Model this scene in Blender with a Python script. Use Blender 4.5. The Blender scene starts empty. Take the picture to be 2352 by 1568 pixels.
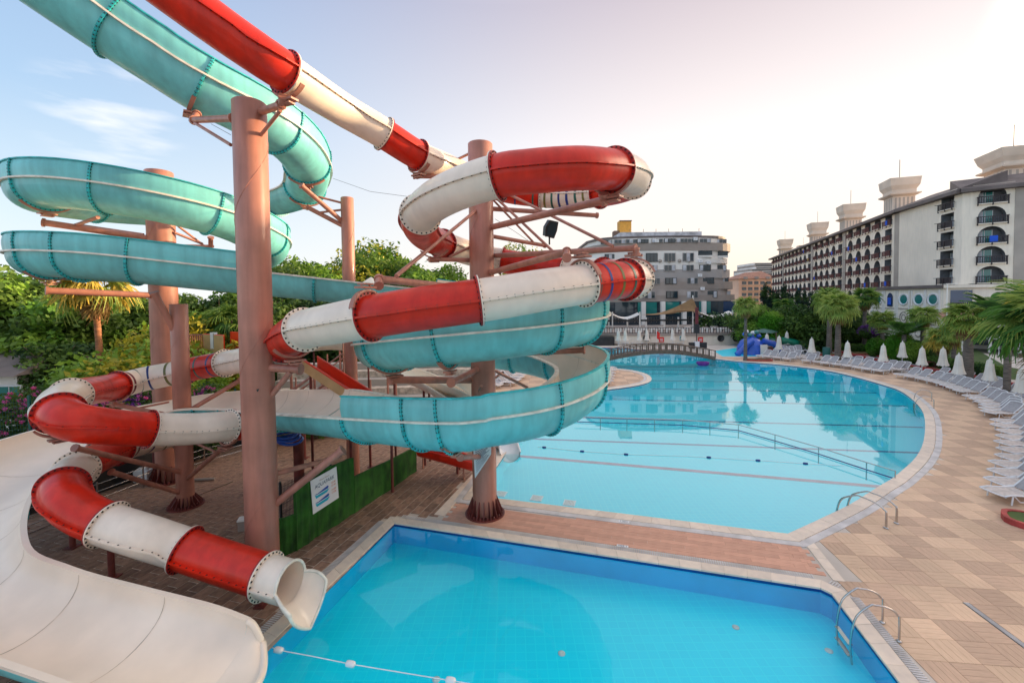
import bpy, math, random
import numpy as np
from mathutils import Vector, Matrix
from mathutils.geometry import tessellate_polygon
random.seed(7); rng = np.random.default_rng(7)
S = bpy.context.scene
COL = S.collection
# ------------------------------------------------------------------ camera
FPX, CX, CY, HGT = 1000.0, 1176.0, 784.0, 8.0     # focal length and centre in pixels of a 2352 wide picture
TILT, ROLL, SHP = math.radians(1.9), -0.011, -63.0
RM = (Matrix.Rotation(math.pi/2 - TILT, 3, 'X') @ Matrix.Rotation(ROLL, 3, 'Z'))
cam = bpy.data.cameras.new('camera'); co = bpy.data.objects.new('camera', cam); COL.objects.link(co)
co.matrix_world = Matrix.Translation((0, 0, HGT)) @ RM.to_4x4()
cam.sensor_width = 36; cam.lens = FPX*36/2352; cam.shift_y = SHP/2352; cam.clip_start = .1; cam.clip_end = 4000
S.camera = co
# ------------------------------------------------------------------ world and sun
SUN_AZ, SUN_EL = math.radians(70), math.radians(11.5)     # azimuth measured from +Y towards +X
sd = Vector((math.sin(SUN_AZ)*math.cos(SUN_EL), math.cos(SUN_AZ)*math.cos(SUN_EL), math.sin(SUN_EL)))
w = bpy.data.worlds.new('World'); S.world = w; w.use_nodes = True
nt = w.node_tree; nt.nodes.clear(); N = nt.nodes.new; Lk = nt.links.new
out = N('ShaderNodeOutputWorld'); bg = N('ShaderNodeBackground'); Lk(bg.outputs[0], out.inputs[0])
sky = N('ShaderNodeTexSky'); sky.sky_type = 'NISHITA'; sky.sun_disc = False
sky.sun_elevation = SUN_EL; sky.sun_rotation = SUN_AZ; sky.dust_density = 2.0; sky.air_density = 1.2
tc = N('ShaderNodeTexCoord'); nrm = N('ShaderNodeVectorMath'); nrm.operation = 'NORMALIZE'
Lk(tc.outputs['Generated'], nrm.inputs[0])
sep = N('ShaderNodeSeparateXYZ'); Lk(nrm.outputs[0], sep.inputs[0])
def ramp(stops):
    r = N('ShaderNodeValToRGB'); e = r.color_ramp.elements
    e[0].position, e[0].color = stops[0][0], (*stops[0][1], 1); e[1].position, e[1].color = stops[-1][0], (*stops[-1][1], 1)
    for p, c in stops[1:-1]:
        x = e.new(p); x.color = (*c, 1)
    Lk(sep.outputs[2], r.inputs[0]); return r
def lin(c): return tuple((x/12.92 if x < .04045 else ((x+.055)/1.055)**2.4) for x in c)
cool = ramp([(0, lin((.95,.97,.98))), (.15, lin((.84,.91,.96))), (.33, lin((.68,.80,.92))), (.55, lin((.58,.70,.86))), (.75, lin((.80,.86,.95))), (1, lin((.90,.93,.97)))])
warm = ramp([(0, lin((1,.92,.84))), (.12, lin((1,.95,.91))), (.33, lin((.99,.95,.94))), (.55, lin((.83,.77,.79))), (.75, lin((.93,.89,.91))), (1, lin((.95,.93,.95)))])  # top stops of both ramps, above the view, lightened to lift the shade
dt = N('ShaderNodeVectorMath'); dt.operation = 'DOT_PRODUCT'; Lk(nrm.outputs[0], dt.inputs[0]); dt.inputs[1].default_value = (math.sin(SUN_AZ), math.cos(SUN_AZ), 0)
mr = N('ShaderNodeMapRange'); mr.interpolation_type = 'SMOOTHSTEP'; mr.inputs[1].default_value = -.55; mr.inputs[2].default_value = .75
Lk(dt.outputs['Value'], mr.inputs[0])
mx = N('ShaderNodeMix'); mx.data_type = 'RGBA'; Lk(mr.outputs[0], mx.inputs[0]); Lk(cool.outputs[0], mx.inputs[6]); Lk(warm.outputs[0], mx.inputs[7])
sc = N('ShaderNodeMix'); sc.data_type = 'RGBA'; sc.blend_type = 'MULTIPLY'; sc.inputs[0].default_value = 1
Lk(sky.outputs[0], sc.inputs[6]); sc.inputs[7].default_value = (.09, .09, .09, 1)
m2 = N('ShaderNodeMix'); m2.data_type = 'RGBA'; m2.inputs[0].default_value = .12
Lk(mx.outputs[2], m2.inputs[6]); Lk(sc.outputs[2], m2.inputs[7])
bk = N('ShaderNodeMapRange'); bk.interpolation_type = 'SMOOTHSTEP'; bk.inputs[1].default_value = -.45; bk.inputs[2].default_value = -1.0; bk.inputs[3].default_value = 1.0; bk.inputs[4].default_value = 1.5  # sky opposite the sun, out of view, brightened to fill the shade
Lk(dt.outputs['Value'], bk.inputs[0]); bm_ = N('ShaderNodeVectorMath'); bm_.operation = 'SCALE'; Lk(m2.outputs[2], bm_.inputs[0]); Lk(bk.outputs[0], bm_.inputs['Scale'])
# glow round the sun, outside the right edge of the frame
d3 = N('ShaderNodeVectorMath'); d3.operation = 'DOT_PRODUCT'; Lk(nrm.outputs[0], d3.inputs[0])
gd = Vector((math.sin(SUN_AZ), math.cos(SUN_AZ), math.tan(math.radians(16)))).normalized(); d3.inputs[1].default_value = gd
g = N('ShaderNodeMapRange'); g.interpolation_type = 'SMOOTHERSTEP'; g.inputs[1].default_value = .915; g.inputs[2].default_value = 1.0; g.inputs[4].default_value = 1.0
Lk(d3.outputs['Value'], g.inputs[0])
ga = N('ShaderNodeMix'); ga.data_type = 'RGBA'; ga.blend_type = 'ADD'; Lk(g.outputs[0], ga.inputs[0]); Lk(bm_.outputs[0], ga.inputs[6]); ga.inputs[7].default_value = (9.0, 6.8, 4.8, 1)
# wisps of cirrus: stretched noise, kept to a streak of the left sky
cm = N('ShaderNodeMapping'); cm.inputs['Scale'].default_value = (3, 3, 14); cm.inputs['Rotation'].default_value = (0, .5, .4); Lk(nrm.outputs[0], cm.inputs[0])
cn = N('ShaderNodeTexNoise'); cn.inputs['Scale'].default_value = 2.2; cn.inputs['Detail'].default_value = 7; Lk(cm.outputs[0], cn.inputs[0])
cr = N('ShaderNodeMapRange'); cr.inputs[1].default_value = .48; cr.inputs[2].default_value = .85; Lk(cn.outputs[0], cr.inputs[0])
def px_dir(px, py): return (RM @ Vector(((px-CX)/FPX, (CY+SHP-py)/FPX, -1))).normalized()
d4 = N('ShaderNodeVectorMath'); d4.operation = 'DOT_PRODUCT'; Lk(nrm.outputs[0], d4.inputs[0]); d4.inputs[1].default_value = px_dir(255, 270)
c4 = N('ShaderNodeMapRange'); c4.interpolation_type = 'SMOOTHERSTEP'; c4.inputs[1].default_value = .9935; c4.inputs[2].default_value = 1.0; Lk(d4.outputs['Value'], c4.inputs[0])
cmul = N('ShaderNodeMath'); cmul.operation = 'MULTIPLY'; Lk(cr.outputs[0], cmul.inputs[0]); Lk(c4.outputs[0], cmul.inputs[1])
mc = N('ShaderNodeMix'); mc.data_type = 'RGBA'; Lk(cmul.outputs[0], mc.inputs[0]); Lk(ga.outputs[2], mc.inputs[6]); mc.inputs[7].default_value = (1.0, .97, .96, 1)
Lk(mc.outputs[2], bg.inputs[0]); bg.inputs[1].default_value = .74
sl = bpy.data.lights.new('sun', 'SUN'); so = bpy.data.objects.new('sun', sl); COL.objects.link(so)
sl.energy = 5.0; sl.angle = math.radians(.5); sl.color = (1, .72, .42)
so.rotation_euler = (-sd).to_track_quat('-Z', 'Y').to_euler(); so.location = (60, 20, 60)
S.view_settings.view_transform = 'Standard'; S.view_settings.look = 'None'; S.view_settings.exposure = 0.75; S.view_settings.gamma = 1; S.view_settings.use_curve_mapping = False
S.cycles.max_bounces = 8; S.cycles.transparent_max_bounces = 12; S.cycles.diffuse_bounces = 3; S.cycles.glossy_bounces = 4
# ------------------------------------------------------------------ helpers
def ray(px, py): return RM @ Vector(((px-CX)/FPX, (CY+SHP-py)/FPX, -1))
def W(px, py, Y):                       # the point at depth Y that the photograph shows at (px, py)
    d = ray(px, py); return Vector((0, 0, HGT)) + d*(Y/d.y)
def G(px, py, z=0.0):                   # the point of a level plane that the photograph shows at (px, py)
    d = ray(px, py); return Vector((0, 0, HGT)) + d*((z-HGT)/d.z)
def tag(o, label=None, cat=None, group=None, kind=None):
    if label: o['label'] = label
    if cat: o['category'] = cat
    if group: o['group'] = group
    if kind: o['kind'] = kind
    return o
def empty(name, loc=(0,0,0), rz=0.0, label=None, cat=None, group=None, kind=None):
    o = bpy.data.objects.new(name, None); COL.objects.link(o); o.location = loc; o.rotation_euler = (0,0,rz); o.empty_display_size = .2
    return tag(o, label, cat, group, kind)
def link_mesh(name, me, parent=None, loc=(0,0,0), rz=0.0):
    o = bpy.data.objects.new(name, me); COL.objects.link(o); o.location = loc; o.rotation_euler = (0,0,rz)
    if parent is not None: o.parent = parent
    return o
def copy_tree(o, parent=None):
    c = o.copy(); COL.objects.link(c)
    if parent is not None: c.parent = parent
    for ch in KIDS.get(o.name, ()): KIDS.setdefault(c.name, []).append(copy_tree(ch, c))
    return c
KIDS = {}
class MB:
    def __init__(s): s.v = []; s.f = []; s.m = []; s.mats = []; s.sm = []
    def mi(s, m):
        if m not in s.mats: s.mats.append(m)
        return s.mats.index(m)
    def add(s, vs, fs, m=None, smooth=False):
        b = len(s.v); s.v += [tuple(v) for v in vs]; s.f += [tuple(i+b for i in f) for f in fs]
        k = s.mi(m) if m else 0
        s.m += [k]*len(fs); s.sm += [smooth]*len(fs)
    def box(s, c, sx, sy, sz, rz=0, m=None, tilt=None):
        cs, sn = math.cos(rz), math.sin(rz); vs = []
        for dx in (-.5, .5):
            for dy in (-.5, .5):
                for dz in (-.5, .5):
                    p = Vector((dx*sx, dy*sy, dz*sz))
                    if tilt: p = tilt @ p
                    vs.append((c[0]+p.x*cs-p.y*sn, c[1]+p.x*sn+p.y*cs, c[2]+p.z))
        s.add(vs, [(0,1,3,2),(4,6,7,5),(0,4,5,1),(2,3,7,6),(0,2,6,4),(1,5,7,3)], m)
    def prism(s, poly, z0, z1, m=None, mside=None):
        n = len(poly); vs = [(p[0], p[1], z0) for p in poly] + [(p[0], p[1], z1) for p in poly]
        tr = tessellate_polygon([[Vector((p[0], p[1], 0)) for p in poly]])
        fs = []
        for t in tr:
            a, b, c = [Vector((poly[i][0], poly[i][1])) for i in t]
            if (b-a).cross(c-a) < 0: t = t[::-1]
            fs.append(tuple(i+n for i in t)); fs.append(tuple(t[::-1]))
        s.add(vs, fs, m)
        ar = sum(poly[i][0]*poly[(i+1)%n][1]-poly[(i+1)%n][0]*poly[i][1] for i in range(n))
        q = [(i, (i+1)%n, (i+1)%n+n, i+n) for i in range(n)]
        if ar < 0: q = [t[::-1] for t in q]
        s.add(vs, q, mside or m)
    def tube(s, pts, r, n=10, m=None, caps=True, smooth=True, r2=None, up=None):
        pts = [Vector(p) for p in pts]; rings = []; L = len(pts)
        u = None
        for i, p in enumerate(pts):
            t = (pts[min(i+1, L-1)] - pts[max(i-1, 0)]).normalized()
            if u is None:
                u = Vector((0,0,1)) if abs(t.z) < .9 else Vector((1,0,0))
            u = (u - t*u.dot(t)).normalized(); v = t.cross(u)
            rr = r if r2 is None else r + (r2-r)*i/(L-1)
            if isinstance(r, (list, tuple)): rr = r[i]
            rings.append([p + (u*math.cos(a)+v*math.sin(a))*rr for a in [2*math.pi*k/n for k in range(n)]])
        vs = [x for rg in rings for x in rg]
        fs = [(i*n+k, i*n+(k+1)%n, (i+1)*n+(k+1)%n, (i+1)*n+k) for i in range(L-1) for k in range(n)]
        s.add(vs, fs, m, smooth)
        if caps: s.add(rings[0], [tuple(range(n))[::-1]], m); s.add(rings[-1], [tuple(range(n))], m)
    def lathe(s, prof, c=(0,0,0), n=20, m=None, smooth=True):
        vs = []
        for r, z in prof: vs += [(c[0]+r*math.cos(2*math.pi*k/n), c[1]+r*math.sin(2*math.pi*k/n), c[2]+z) for k in range(n)]
        fs = [(i*n+k, i*n+(k+1)%n, (i+1)*n+(k+1)%n, (i+1)*n+k) for i in range(len(prof)-1) for k in range(n)]
        s.add(vs, fs, m, smooth)
        if prof[0][0] > 1e-4: s.add(vs[:n], [tuple(range(n))[::-1]], m)
        if prof[-1][0] > 1e-4: s.add(vs[-n:], [tuple(range(n))], m)
    def grid(s, rows, m=None, smooth=True, closed=False):
        n = len(rows[0]); vs = [x for r in rows for x in r]; K = n if closed else n-1
        s.add(vs, [(i*n+k, i*n+(k+1)%n, (i+1)*n+(k+1)%n, (i+1)*n+k) for i in range(len(rows)-1) for k in range(K)], m, smooth)
    def mesh(s, name, m=None):
        me = bpy.data.meshes.new(name)
        me.from_pydata(s.v, [], s.f)
        for x in ([m] if m and not s.mats else s.mats): me.materials.append(x)
        me.polygons.foreach_set('material_index', s.m); me.polygons.foreach_set('use_smooth', s.sm)
        me.update(); return me
    def build(s, name, m=None, parent=None, loc=(0,0,0), rz=0.0):
        return link_mesh(name, s.mesh(name, m), parent, loc, rz)
def np_mesh(name, V, F, mat, smooth=False, mi=None, mats=None):
    me = bpy.data.meshes.new(name); V = np.asarray(V, np.float32); F = np.asarray(F, np.int32); k = F.shape[1]
    me.vertices.add(len(V)); me.vertices.foreach_set('co', V.ravel())
    me.loops.add(F.size); me.loops.foreach_set('vertex_index', F.ravel())
    me.polygons.add(len(F)); me.polygons.foreach_set('loop_start', np.arange(0, F.size, k, dtype=np.int32))
    for x in (mats or [mat]): me.materials.append(x)
    if mi is not None: me.polygons.foreach_set('material_index', np.asarray(mi, np.int32))
    me.polygons.foreach_set('use_smooth', np.full(len(F), smooth))
    me.update(calc_edges=True); return me
# ------------------------------------------------------------------ materials
def mat(name, col, rough=.6, metal=0.0, var=.12, vscale=1.5, bump=0.0, bscale=20.0, coat=0.0, spec=None, col2=None, trans=0.0, rand=0.0, stretch=None, coord='Object', detail=4, wvar=0.0, streak=0.0):
    m = bpy.data.materials.new(name); m.use_nodes = True; t = m.node_tree; b = t.nodes['Principled BSDF']; n = t.nodes.new; l = t.links.new
    b.inputs['Roughness'].default_value = rough; b.inputs['Metallic'].default_value = metal
    if coat: b.inputs['Coat Weight'].default_value = coat; b.inputs['Coat Roughness'].default_value = .12
    if spec is not None: b.inputs['Specular IOR Level'].default_value = spec
    tcn = n('ShaderNodeTexCoord'); src = tcn.outputs[coord]
    if coord == 'World':
        pass
    if stretch:
        mp = n('ShaderNodeMapping'); mp.inputs['Scale'].default_value = stretch; l(src, mp.inputs[0]); src = mp.outputs[0]
    tx = n('ShaderNodeTexNoise'); tx.inputs['Scale'].default_value = vscale; tx.inputs['Detail'].default_value = detail; l(src, tx.inputs[0])
    mxn = n('ShaderNodeMix'); mxn.data_type = 'RGBA'
    c2 = col2 or tuple(max(0, c*(1-var*2.2)) for c in col); c1 = tuple(min(1, c*(1+var)) for c in col) if not col2 else col
    mxn.inputs[6].default_value = (*c1, 1); mxn.inputs[7].default_value = (*c2, 1)
    rg = n('ShaderNodeMapRange'); rg.inputs[1].default_value = .35; rg.inputs[2].default_value = .68; l(tx.outputs[0], rg.inputs[0]); l(rg.outputs[0], mxn.inputs[0])
    colout = mxn.outputs[2]
    if rand:
        oi = n('ShaderNodeObjectInfo'); hs = n('ShaderNodeHueSaturation'); mm = n('ShaderNodeMapRange'); mm.inputs[3].default_value = 1-rand; mm.inputs[4].default_value = 1+rand
        l(oi.outputs['Random'], mm.inputs[0]); l(mm.outputs[0], hs.inputs['Value']); l(colout, hs.inputs['Color']); colout = hs.outputs[0]
    if wvar or streak:
        gp = n('ShaderNodeNewGeometry'); 
        for amt, scl, sc3 in ((wvar, .45, (1,1,1)), (streak, 1.3, (3.2,3.2,.35))):
            if not amt: continue
            mpp = n('ShaderNodeMapping'); mpp.inputs['Scale'].default_value = sc3; l(gp.outputs['Position'], mpp.inputs[0])
            tw = n('ShaderNodeTexNoise'); tw.inputs['Scale'].default_value = scl; tw.inputs['Detail'].default_value = 5; l(mpp.outputs[0], tw.inputs[0])
            rw = n('ShaderNodeMapRange'); rw.inputs[1].default_value = .38; rw.inputs[2].default_value = .66; rw.inputs[3].default_value = 1.0; rw.inputs[4].default_value = 1-amt; l(tw.outputs[0], rw.inputs[0])
            hs2 = n('ShaderNodeHueSaturation'); l(rw.outputs[0], hs2.inputs['Value']); l(colout, hs2.inputs['Color']); colout = hs2.outputs[0]
            if amt == streak and coat:
                rr_ = n('ShaderNodeMapRange'); rr_.inputs[3].default_value = rough; rr_.inputs[4].default_value = min(1, rough+.25); l(tw.outputs[0], rr_.inputs[0]); l(rr_.outputs[0], b.inputs['Roughness'])
    l(colout, b.inputs['Base Color'])
    if bump:
        t2 = n('ShaderNodeTexNoise'); t2.inputs['Scale'].default_value = bscale; t2.inputs['Detail'].default_value = 3; l(src, t2.inputs[0])
        bp = n('ShaderNodeBump'); bp.inputs['Strength'].default_value = bump; bp.inputs['Distance'].default_value = .02; l(t2.outputs[0], bp.inputs['Height']); l(bp.outputs[0], b.inputs['Normal'])
    if trans:
        tr = n('ShaderNodeBsdfTranslucent'); l(colout, tr.inputs[0]); ms = n('ShaderNodeMixShader'); ms.inputs[0].default_value = trans
        l(b.outputs[0], ms.inputs[1]); l(tr.outputs[0], ms.inputs[2]); l(ms.outputs[0], t.nodes['Material Output'].inputs[0])
    return m
M = {}
M['red'] = mat('red_fibreglass', (.70,.020,.003), .34, spec=.35, var=.08, vscale=1.2, coat=.22, streak=.20, trans=.03, bump=.05, bscale=3)
M['cream'] = mat('cream_fibreglass', (.92,.78,.65), .36, var=.04, vscale=1.3, coat=.3, streak=.06, trans=.08, bump=.04, bscale=3)
M['creamin'] = mat('cream_gelcoat', (.94,.79,.64), .40, var=.04, vscale=.8, coat=.15, wvar=.10)
M['teal'] = mat('teal_fibreglass', (.27,.80,.82), .38, var=.07, vscale=.7, coat=.35, streak=.14, trans=.32, bump=.06, bscale=2.5)
M['tealrib'] = mat('teal_flange_paint', (.03,.50,.52), .45, var=.15, vscale=4)
M['creamrib'] = mat('cream_flange', (.78,.72,.62), .5, var=.1, vscale=4)
M['redrib'] = mat('red_flange', (.40,.015,.012), .45, var=.2, vscale=4)
M['bolt'] = mat('dark_bolt_heads', (.05,.045,.045), .5, .6)
M['steel'] = mat('brown_painted_steel', (.47,.19,.13), .42, var=.10, vscale=.9, coat=.25, streak=.22, bump=.04, bscale=6)
M['steeldk'] = mat('dark_red_painted_steel', (.17,.035,.028), .5, var=.2, vscale=2)
M['inox'] = mat('stainless_tube', (.55,.52,.50), .22, 1.0, var=.05)
M['black'] = mat('black_metal', (.03,.03,.032), .5, var=.2)
M['white'] = mat('white_plastic', (.80,.78,.78), .35, var=.04)
M['fabric'] = mat('grey_mesh_fabric', (.36,.33,.33), .8, var=.1, vscale=8)
M['fabric2'] = mat('beige_mesh_fabric', (.60,.52,.47), .8, var=.1, vscale=8)
M['canvas'] = mat('cream_parasol_canvas', (.90,.82,.72), .8, var=.04, vscale=2, trans=.15)
M['stripe_g'] = mat('dark_green_band', (.02,.12,.09), .4); M['stripe_b'] = mat('dark_blue_band', (.015,.04,.20), .4)
M['stripe_o'] = mat('olive_band', (.18,.17,.04), .4); M['stripe_m'] = mat('maroon_band', (.16,.02,.03), .4)
M['deck_light'] = mat('light_wood_look_tile', (.82,.565,.375), .55, var=.10, vscale=3, col2=(.70,.46,.30), rand=.10, stretch=(1.2,14,1), bump=.05, wvar=.16)
M['deck_dark'] = mat('dark_wood_look_tile', (.68,.45,.305), .55, var=.10, vscale=3, col2=(.54,.35,.235), rand=.12, stretch=(1.2,14,1), bump=.05, wvar=.16)
M['strip'] = mat('pink_brown_wood_look_tile', (.70,.37,.25), .55, col2=(.54,.27,.18), vscale=3, rand=.10, stretch=(1,12,1), bump=.05)
M['paver'] = mat('brown_stone_paver', (.34,.20,.135), .8, col2=(.19,.11,.075), vscale=5, rand=.28, bump=.35, bscale=14)
M['joint'] = mat('pale_paver_joints', (.60,.48,.38), .9, var=.2, vscale=3)
M['coping'] = mat('cream_stone_coping', (.80,.66,.53), .6, col2=(.70,.58,.48), vscale=4, rand=.08, bump=.1)
M['copgrate'] = mat('white_grate_plastic', (.62,.58,.56), .6)
M['prom'] = mat('beige_promenade_stone', (.66,.57,.49), .8, var=.10, vscale=.35, bump=.1)
M['asphalt'] = mat('grey_blue_path', (.30,.33,.36), .8, var=.1, vscale=.8)
M['earth'] = mat('dry_ground', (.16,.13,.09), .95, col2=(.07,.08,.04), vscale=.25, bump=.3, bscale=2)
M['lawn'] = mat('lawn', (.09,.13,.03), .95, col2=(.045,.085,.02), vscale=1.2, bump=.5, bscale=30)
M['redkerb'] = mat('red_painted_kerb', (.42,.05,.045), .6, var=.15, vscale=3)
M['turf'] = mat('artificial_grass_cladding', (.028,.135,.012), .95, col2=(.008,.05,.006), vscale=3.2, bump=1.0, bscale=60, stretch=(1,1,.5))
M['stucco'] = mat('cream_stucco', (.93,.81,.67), .85, streak=.07, var=.04, vscale=.2, bump=.15, bscale=4)
M['stuccod'] = mat('taupe_stucco', (.42,.36,.31), .85, var=.08, vscale=.3)
M['greyband'] = mat('warm_grey_render', (.36,.295,.255), .8, var=.08, vscale=.2)
M['offwhite'] = mat('off_white_render', (.84,.78,.72), .8, var=.07, vscale=.2)
M['salmon'] = mat('salmon_render', (.78,.48,.34), .85, var=.1, vscale=.1)
M['roof'] = mat('grey_brown_roof_sheet', (.16,.125,.115), .7, var=.12, vscale=.5)
M['rooftile'] = mat('terracotta_roof', (.40,.20,.14), .8, var=.2, vscale=2)
M['railw'] = mat('dark_red_timber_railing', (.135,.032,.03), .6, var=.3, vscale=2)
M['railk'] = mat('dark_brown_railing', (.04,.028,.03), .6, var=.3)
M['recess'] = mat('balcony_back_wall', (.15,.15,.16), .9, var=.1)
M['wood'] = mat('weathered_timber', (.20,.125,.09), .75, var=.25, vscale=3, stretch=(1,1,6))
M['tower'] = mat('pale_stone_tower', (.72,.59,.48), .85, var=.07, vscale=.3)
M['blue'] = mat('blue_plastic', (.01,.09,.50), .3, var=.1, coat=.4); M['green'] = mat('green_plastic', (.01,.22,.13), .3, coat=.4)
M['cloth_blue'] = mat('blue_towel', (.02,.10,.60), .9, var=.1)
M['orange'] = mat('orange_red_fibreglass', (.80,.06,.02), .35, coat=.4, var=.06, trans=.1)
M['sand'] = mat('sand_fibreglass', (.62,.42,.20), .4, coat=.4, var=.08, trans=.15)
M['sail'] = mat('brown_shade_sail', (.36,.22,.11), .85, var=.1, trans=.2)
M['gold'] = mat('ochre_lift_tower', (.72,.36,.06), .7, var=.08)
M['signred'] = mat('red_sign_panel', (.75,.03,.02), .5)
M['bark'] = mat('palm_bark', (.20,.16,.13), .9, col2=(.08,.065,.055), vscale=2.5, bump=.8, bscale=9, stretch=(1,1,5))
M['barkred'] = mat('reddish_palm_bark', (.46,.19,.085), .9, col2=(.20,.09,.05), vscale=2.0, bump=.8, bscale=9, stretch=(1,1,4))
M['barkg'] = mat('tree_bark', (.13,.10,.075), .95, bump=.6, bscale=8)
def leafmat(name, c, c2, vs=.5, tr=.35, rand=.15):
    return mat(name, c, .55, col2=c2, vscale=vs, trans=tr, rand=rand, spec=.3, detail=6)
M['leaf'] = leafmat('mid_green_leaves', (.17,.27,.045), (.04,.10,.018))
M['leafd'] = leafmat('dark_green_leaves', (.10,.19,.035), (.02,.06,.018))
M['leafb'] = leafmat('blue_green_needles', (.035,.075,.04), (.01,.03,.025))
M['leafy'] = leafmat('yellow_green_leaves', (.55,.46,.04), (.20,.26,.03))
M['leafl'] = leafmat('light_green_leaves', (.28,.44,.05), (.10,.24,.03))
M['leafbr'] = leafmat('bright_clipped_leaves', (.10,.30,.015), (.03,.14,.01))
M['flower'] = leafmat('pink_oleander_flowers', (.85,.14,.32), (.62,.16,.55), 2.0)
M['purple'] = leafmat('purple_flowers', (.22,.05,.35), (.12,.03,.2), 2.0)
M['frond'] = leafmat('palm_fan_leaves', (.28,.38,.06), (.08,.18,.03), 1.5)
M['frondl'] = leafmat('pale_palm_fan_leaves', (.46,.52,.11), (.16,.28,.05), 1.2)
M['frondy'] = leafmat('sun_tinted_yellow_fan_leaves', (.75,.50,.08), (.35,.30,.05), 1.2)  # sunlight put into the leaf yellow; also serves yellowing leaves
M['thatch'] = leafmat('dry_palm_leaves', (.36,.24,.09), (.18,.11,.04), 1.2)
M['frondd'] = leafmat('dark_palm_leaves', (.10,.24,.03), (.03,.09,.02), 1.2)
def tilemat(name, c, c2, grout, size=.05, rough=.3):
    m = bpy.data.materials.new(name); m.use_nodes = True; t = m.node_tree; b = t.nodes['Principled BSDF']; n = t.nodes.new; l = t.links.new
    tcn = n('ShaderNodeTexCoord'); br = n('ShaderNodeTexBrick'); br.offset = 0; br.inputs['Scale'].default_value = 1
    br.inputs['Brick Width'].default_value = size; br.inputs['Row Height'].default_value = size; br.inputs['Mortar Size'].default_value = size*.05
    br.inputs['Color1'].default_value = (*c,1); br.inputs['Color2'].default_value = (*c2,1); br.inputs['Mortar'].default_value = (*grout,1)
    l(tcn.outputs['Object'], br.inputs[0]); l(br.outputs[0], b.inputs['Base Color']); b.inputs['Roughness'].default_value = rough
    return m
M['tilebig'] = tilemat('pale_aqua_pool_tiles', (.01,.80,.95), (.008,.77,.93), (.06,.84,.95), .25)
M['tilenear'] = tilemat('blue_pool_tiles', (.0,.74,.93), (.0,.71,.91), (.012,.78,.94), .25)
M['tilewall'] = mat('blue_pool_wall_tiles', (.0,.44,.76), .3, var=.05, vscale=.8)
M['tiledark'] = mat('navy_lane_tiles', (.006,.06,.26), .3); M['tilerefl'] = mat('sky_reflection_lane_tiles', (.40,.24,.34), .4)  # mauve: sky reflection on a dark lane put into the tile colour
def watermat(name, tint, ior, bs, bstr):
    m = bpy.data.materials.new(name); m.use_nodes = True; t = m.node_tree; t.nodes.clear(); n = t.nodes.new; l = t.links.new
    o = n('ShaderNodeOutputMaterial'); tr = n('ShaderNodeBsdfTransparent'); tr.inputs[0].default_value = (*tint, 1)
    gl = n('ShaderNodeBsdfGlossy'); gl.inputs['Roughness'].default_value = .015; fr = n('ShaderNodeFresnel'); gm = n('ShaderNodeNewGeometry'); mrr = n('ShaderNodeMapRange'); mrr.inputs[3].default_value = ior; mrr.inputs[4].default_value = 1/ior; l(gm.outputs['Backfacing'], mrr.inputs[0]); l(mrr.outputs[0], fr.inputs[0])
    ms = n('ShaderNodeMixShader'); l(fr.outputs[0], ms.inputs[0]); l(tr.outputs[0], ms.inputs[1]); l(gl.outputs[0], ms.inputs[2]); l(ms.outputs[0], o.inputs[0])
    tcn = n('ShaderNodeTexCoord'); tx = n('ShaderNodeTexNoise'); tx.inputs['Scale'].default_value = bs; tx.inputs['Detail'].default_value = 3; l(tcn.outputs['Object'], tx.inputs[0])
    bp = n('ShaderNodeBump'); bp.inputs['Strength'].default_value = bstr; bp.inputs['Distance'].default_value = .01; l(tx.outputs[0], bp.inputs['Height'])
    l(bp.outputs[0], gl.inputs['Normal']); l(bp.outputs[0], fr.inputs['Normal']); return m
M['water'] = watermat('pool_water', (.88,1.0,1.0), 2.35, 1.9, .07)
M['water2'] = watermat('plunge_pool_water', (.85,1.0,1.0), 1.36, 3.0, .16)
def glassmat(name, col, rough=.05):
    m = bpy.data.materials.new(name); m.use_nodes = True; b = m.node_tree.nodes['Principled BSDF']; n = m.node_tree.nodes.new; l = m.node_tree.links.new
    tcn = n('ShaderNodeTexCoord'); tx = n('ShaderNodeTexNoise'); tx.inputs['Scale'].default_value = .4; l(tcn.outputs['Object'], tx.inputs[0])
    mxn = n('ShaderNodeMix'); mxn.data_type = 'RGBA'; mxn.inputs[6].default_value = (*col,1); mxn.inputs[7].default_value = (*[c*.35 for c in col],1); l(tx.outputs[0], mxn.inputs[0]); l(mxn.outputs[2], b.inputs['Base Color'])
    b.inputs['Roughness'].default_value = rough; b.inputs['Specular IOR Level'].default_value = .8; return m
M['glass'] = glassmat('dark_window_glass', (.03,.055,.075)); M['glassg'] = glassmat('green_tinted_glass', (.04,.30,.27)); M['glassb'] = glassmat('blue_tinted_glass', (.02,.06,.16))
M['curtain'] = mat('white_curtained_window', (.55,.55,.58), .5, var=.2, vscale=.8)
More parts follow.
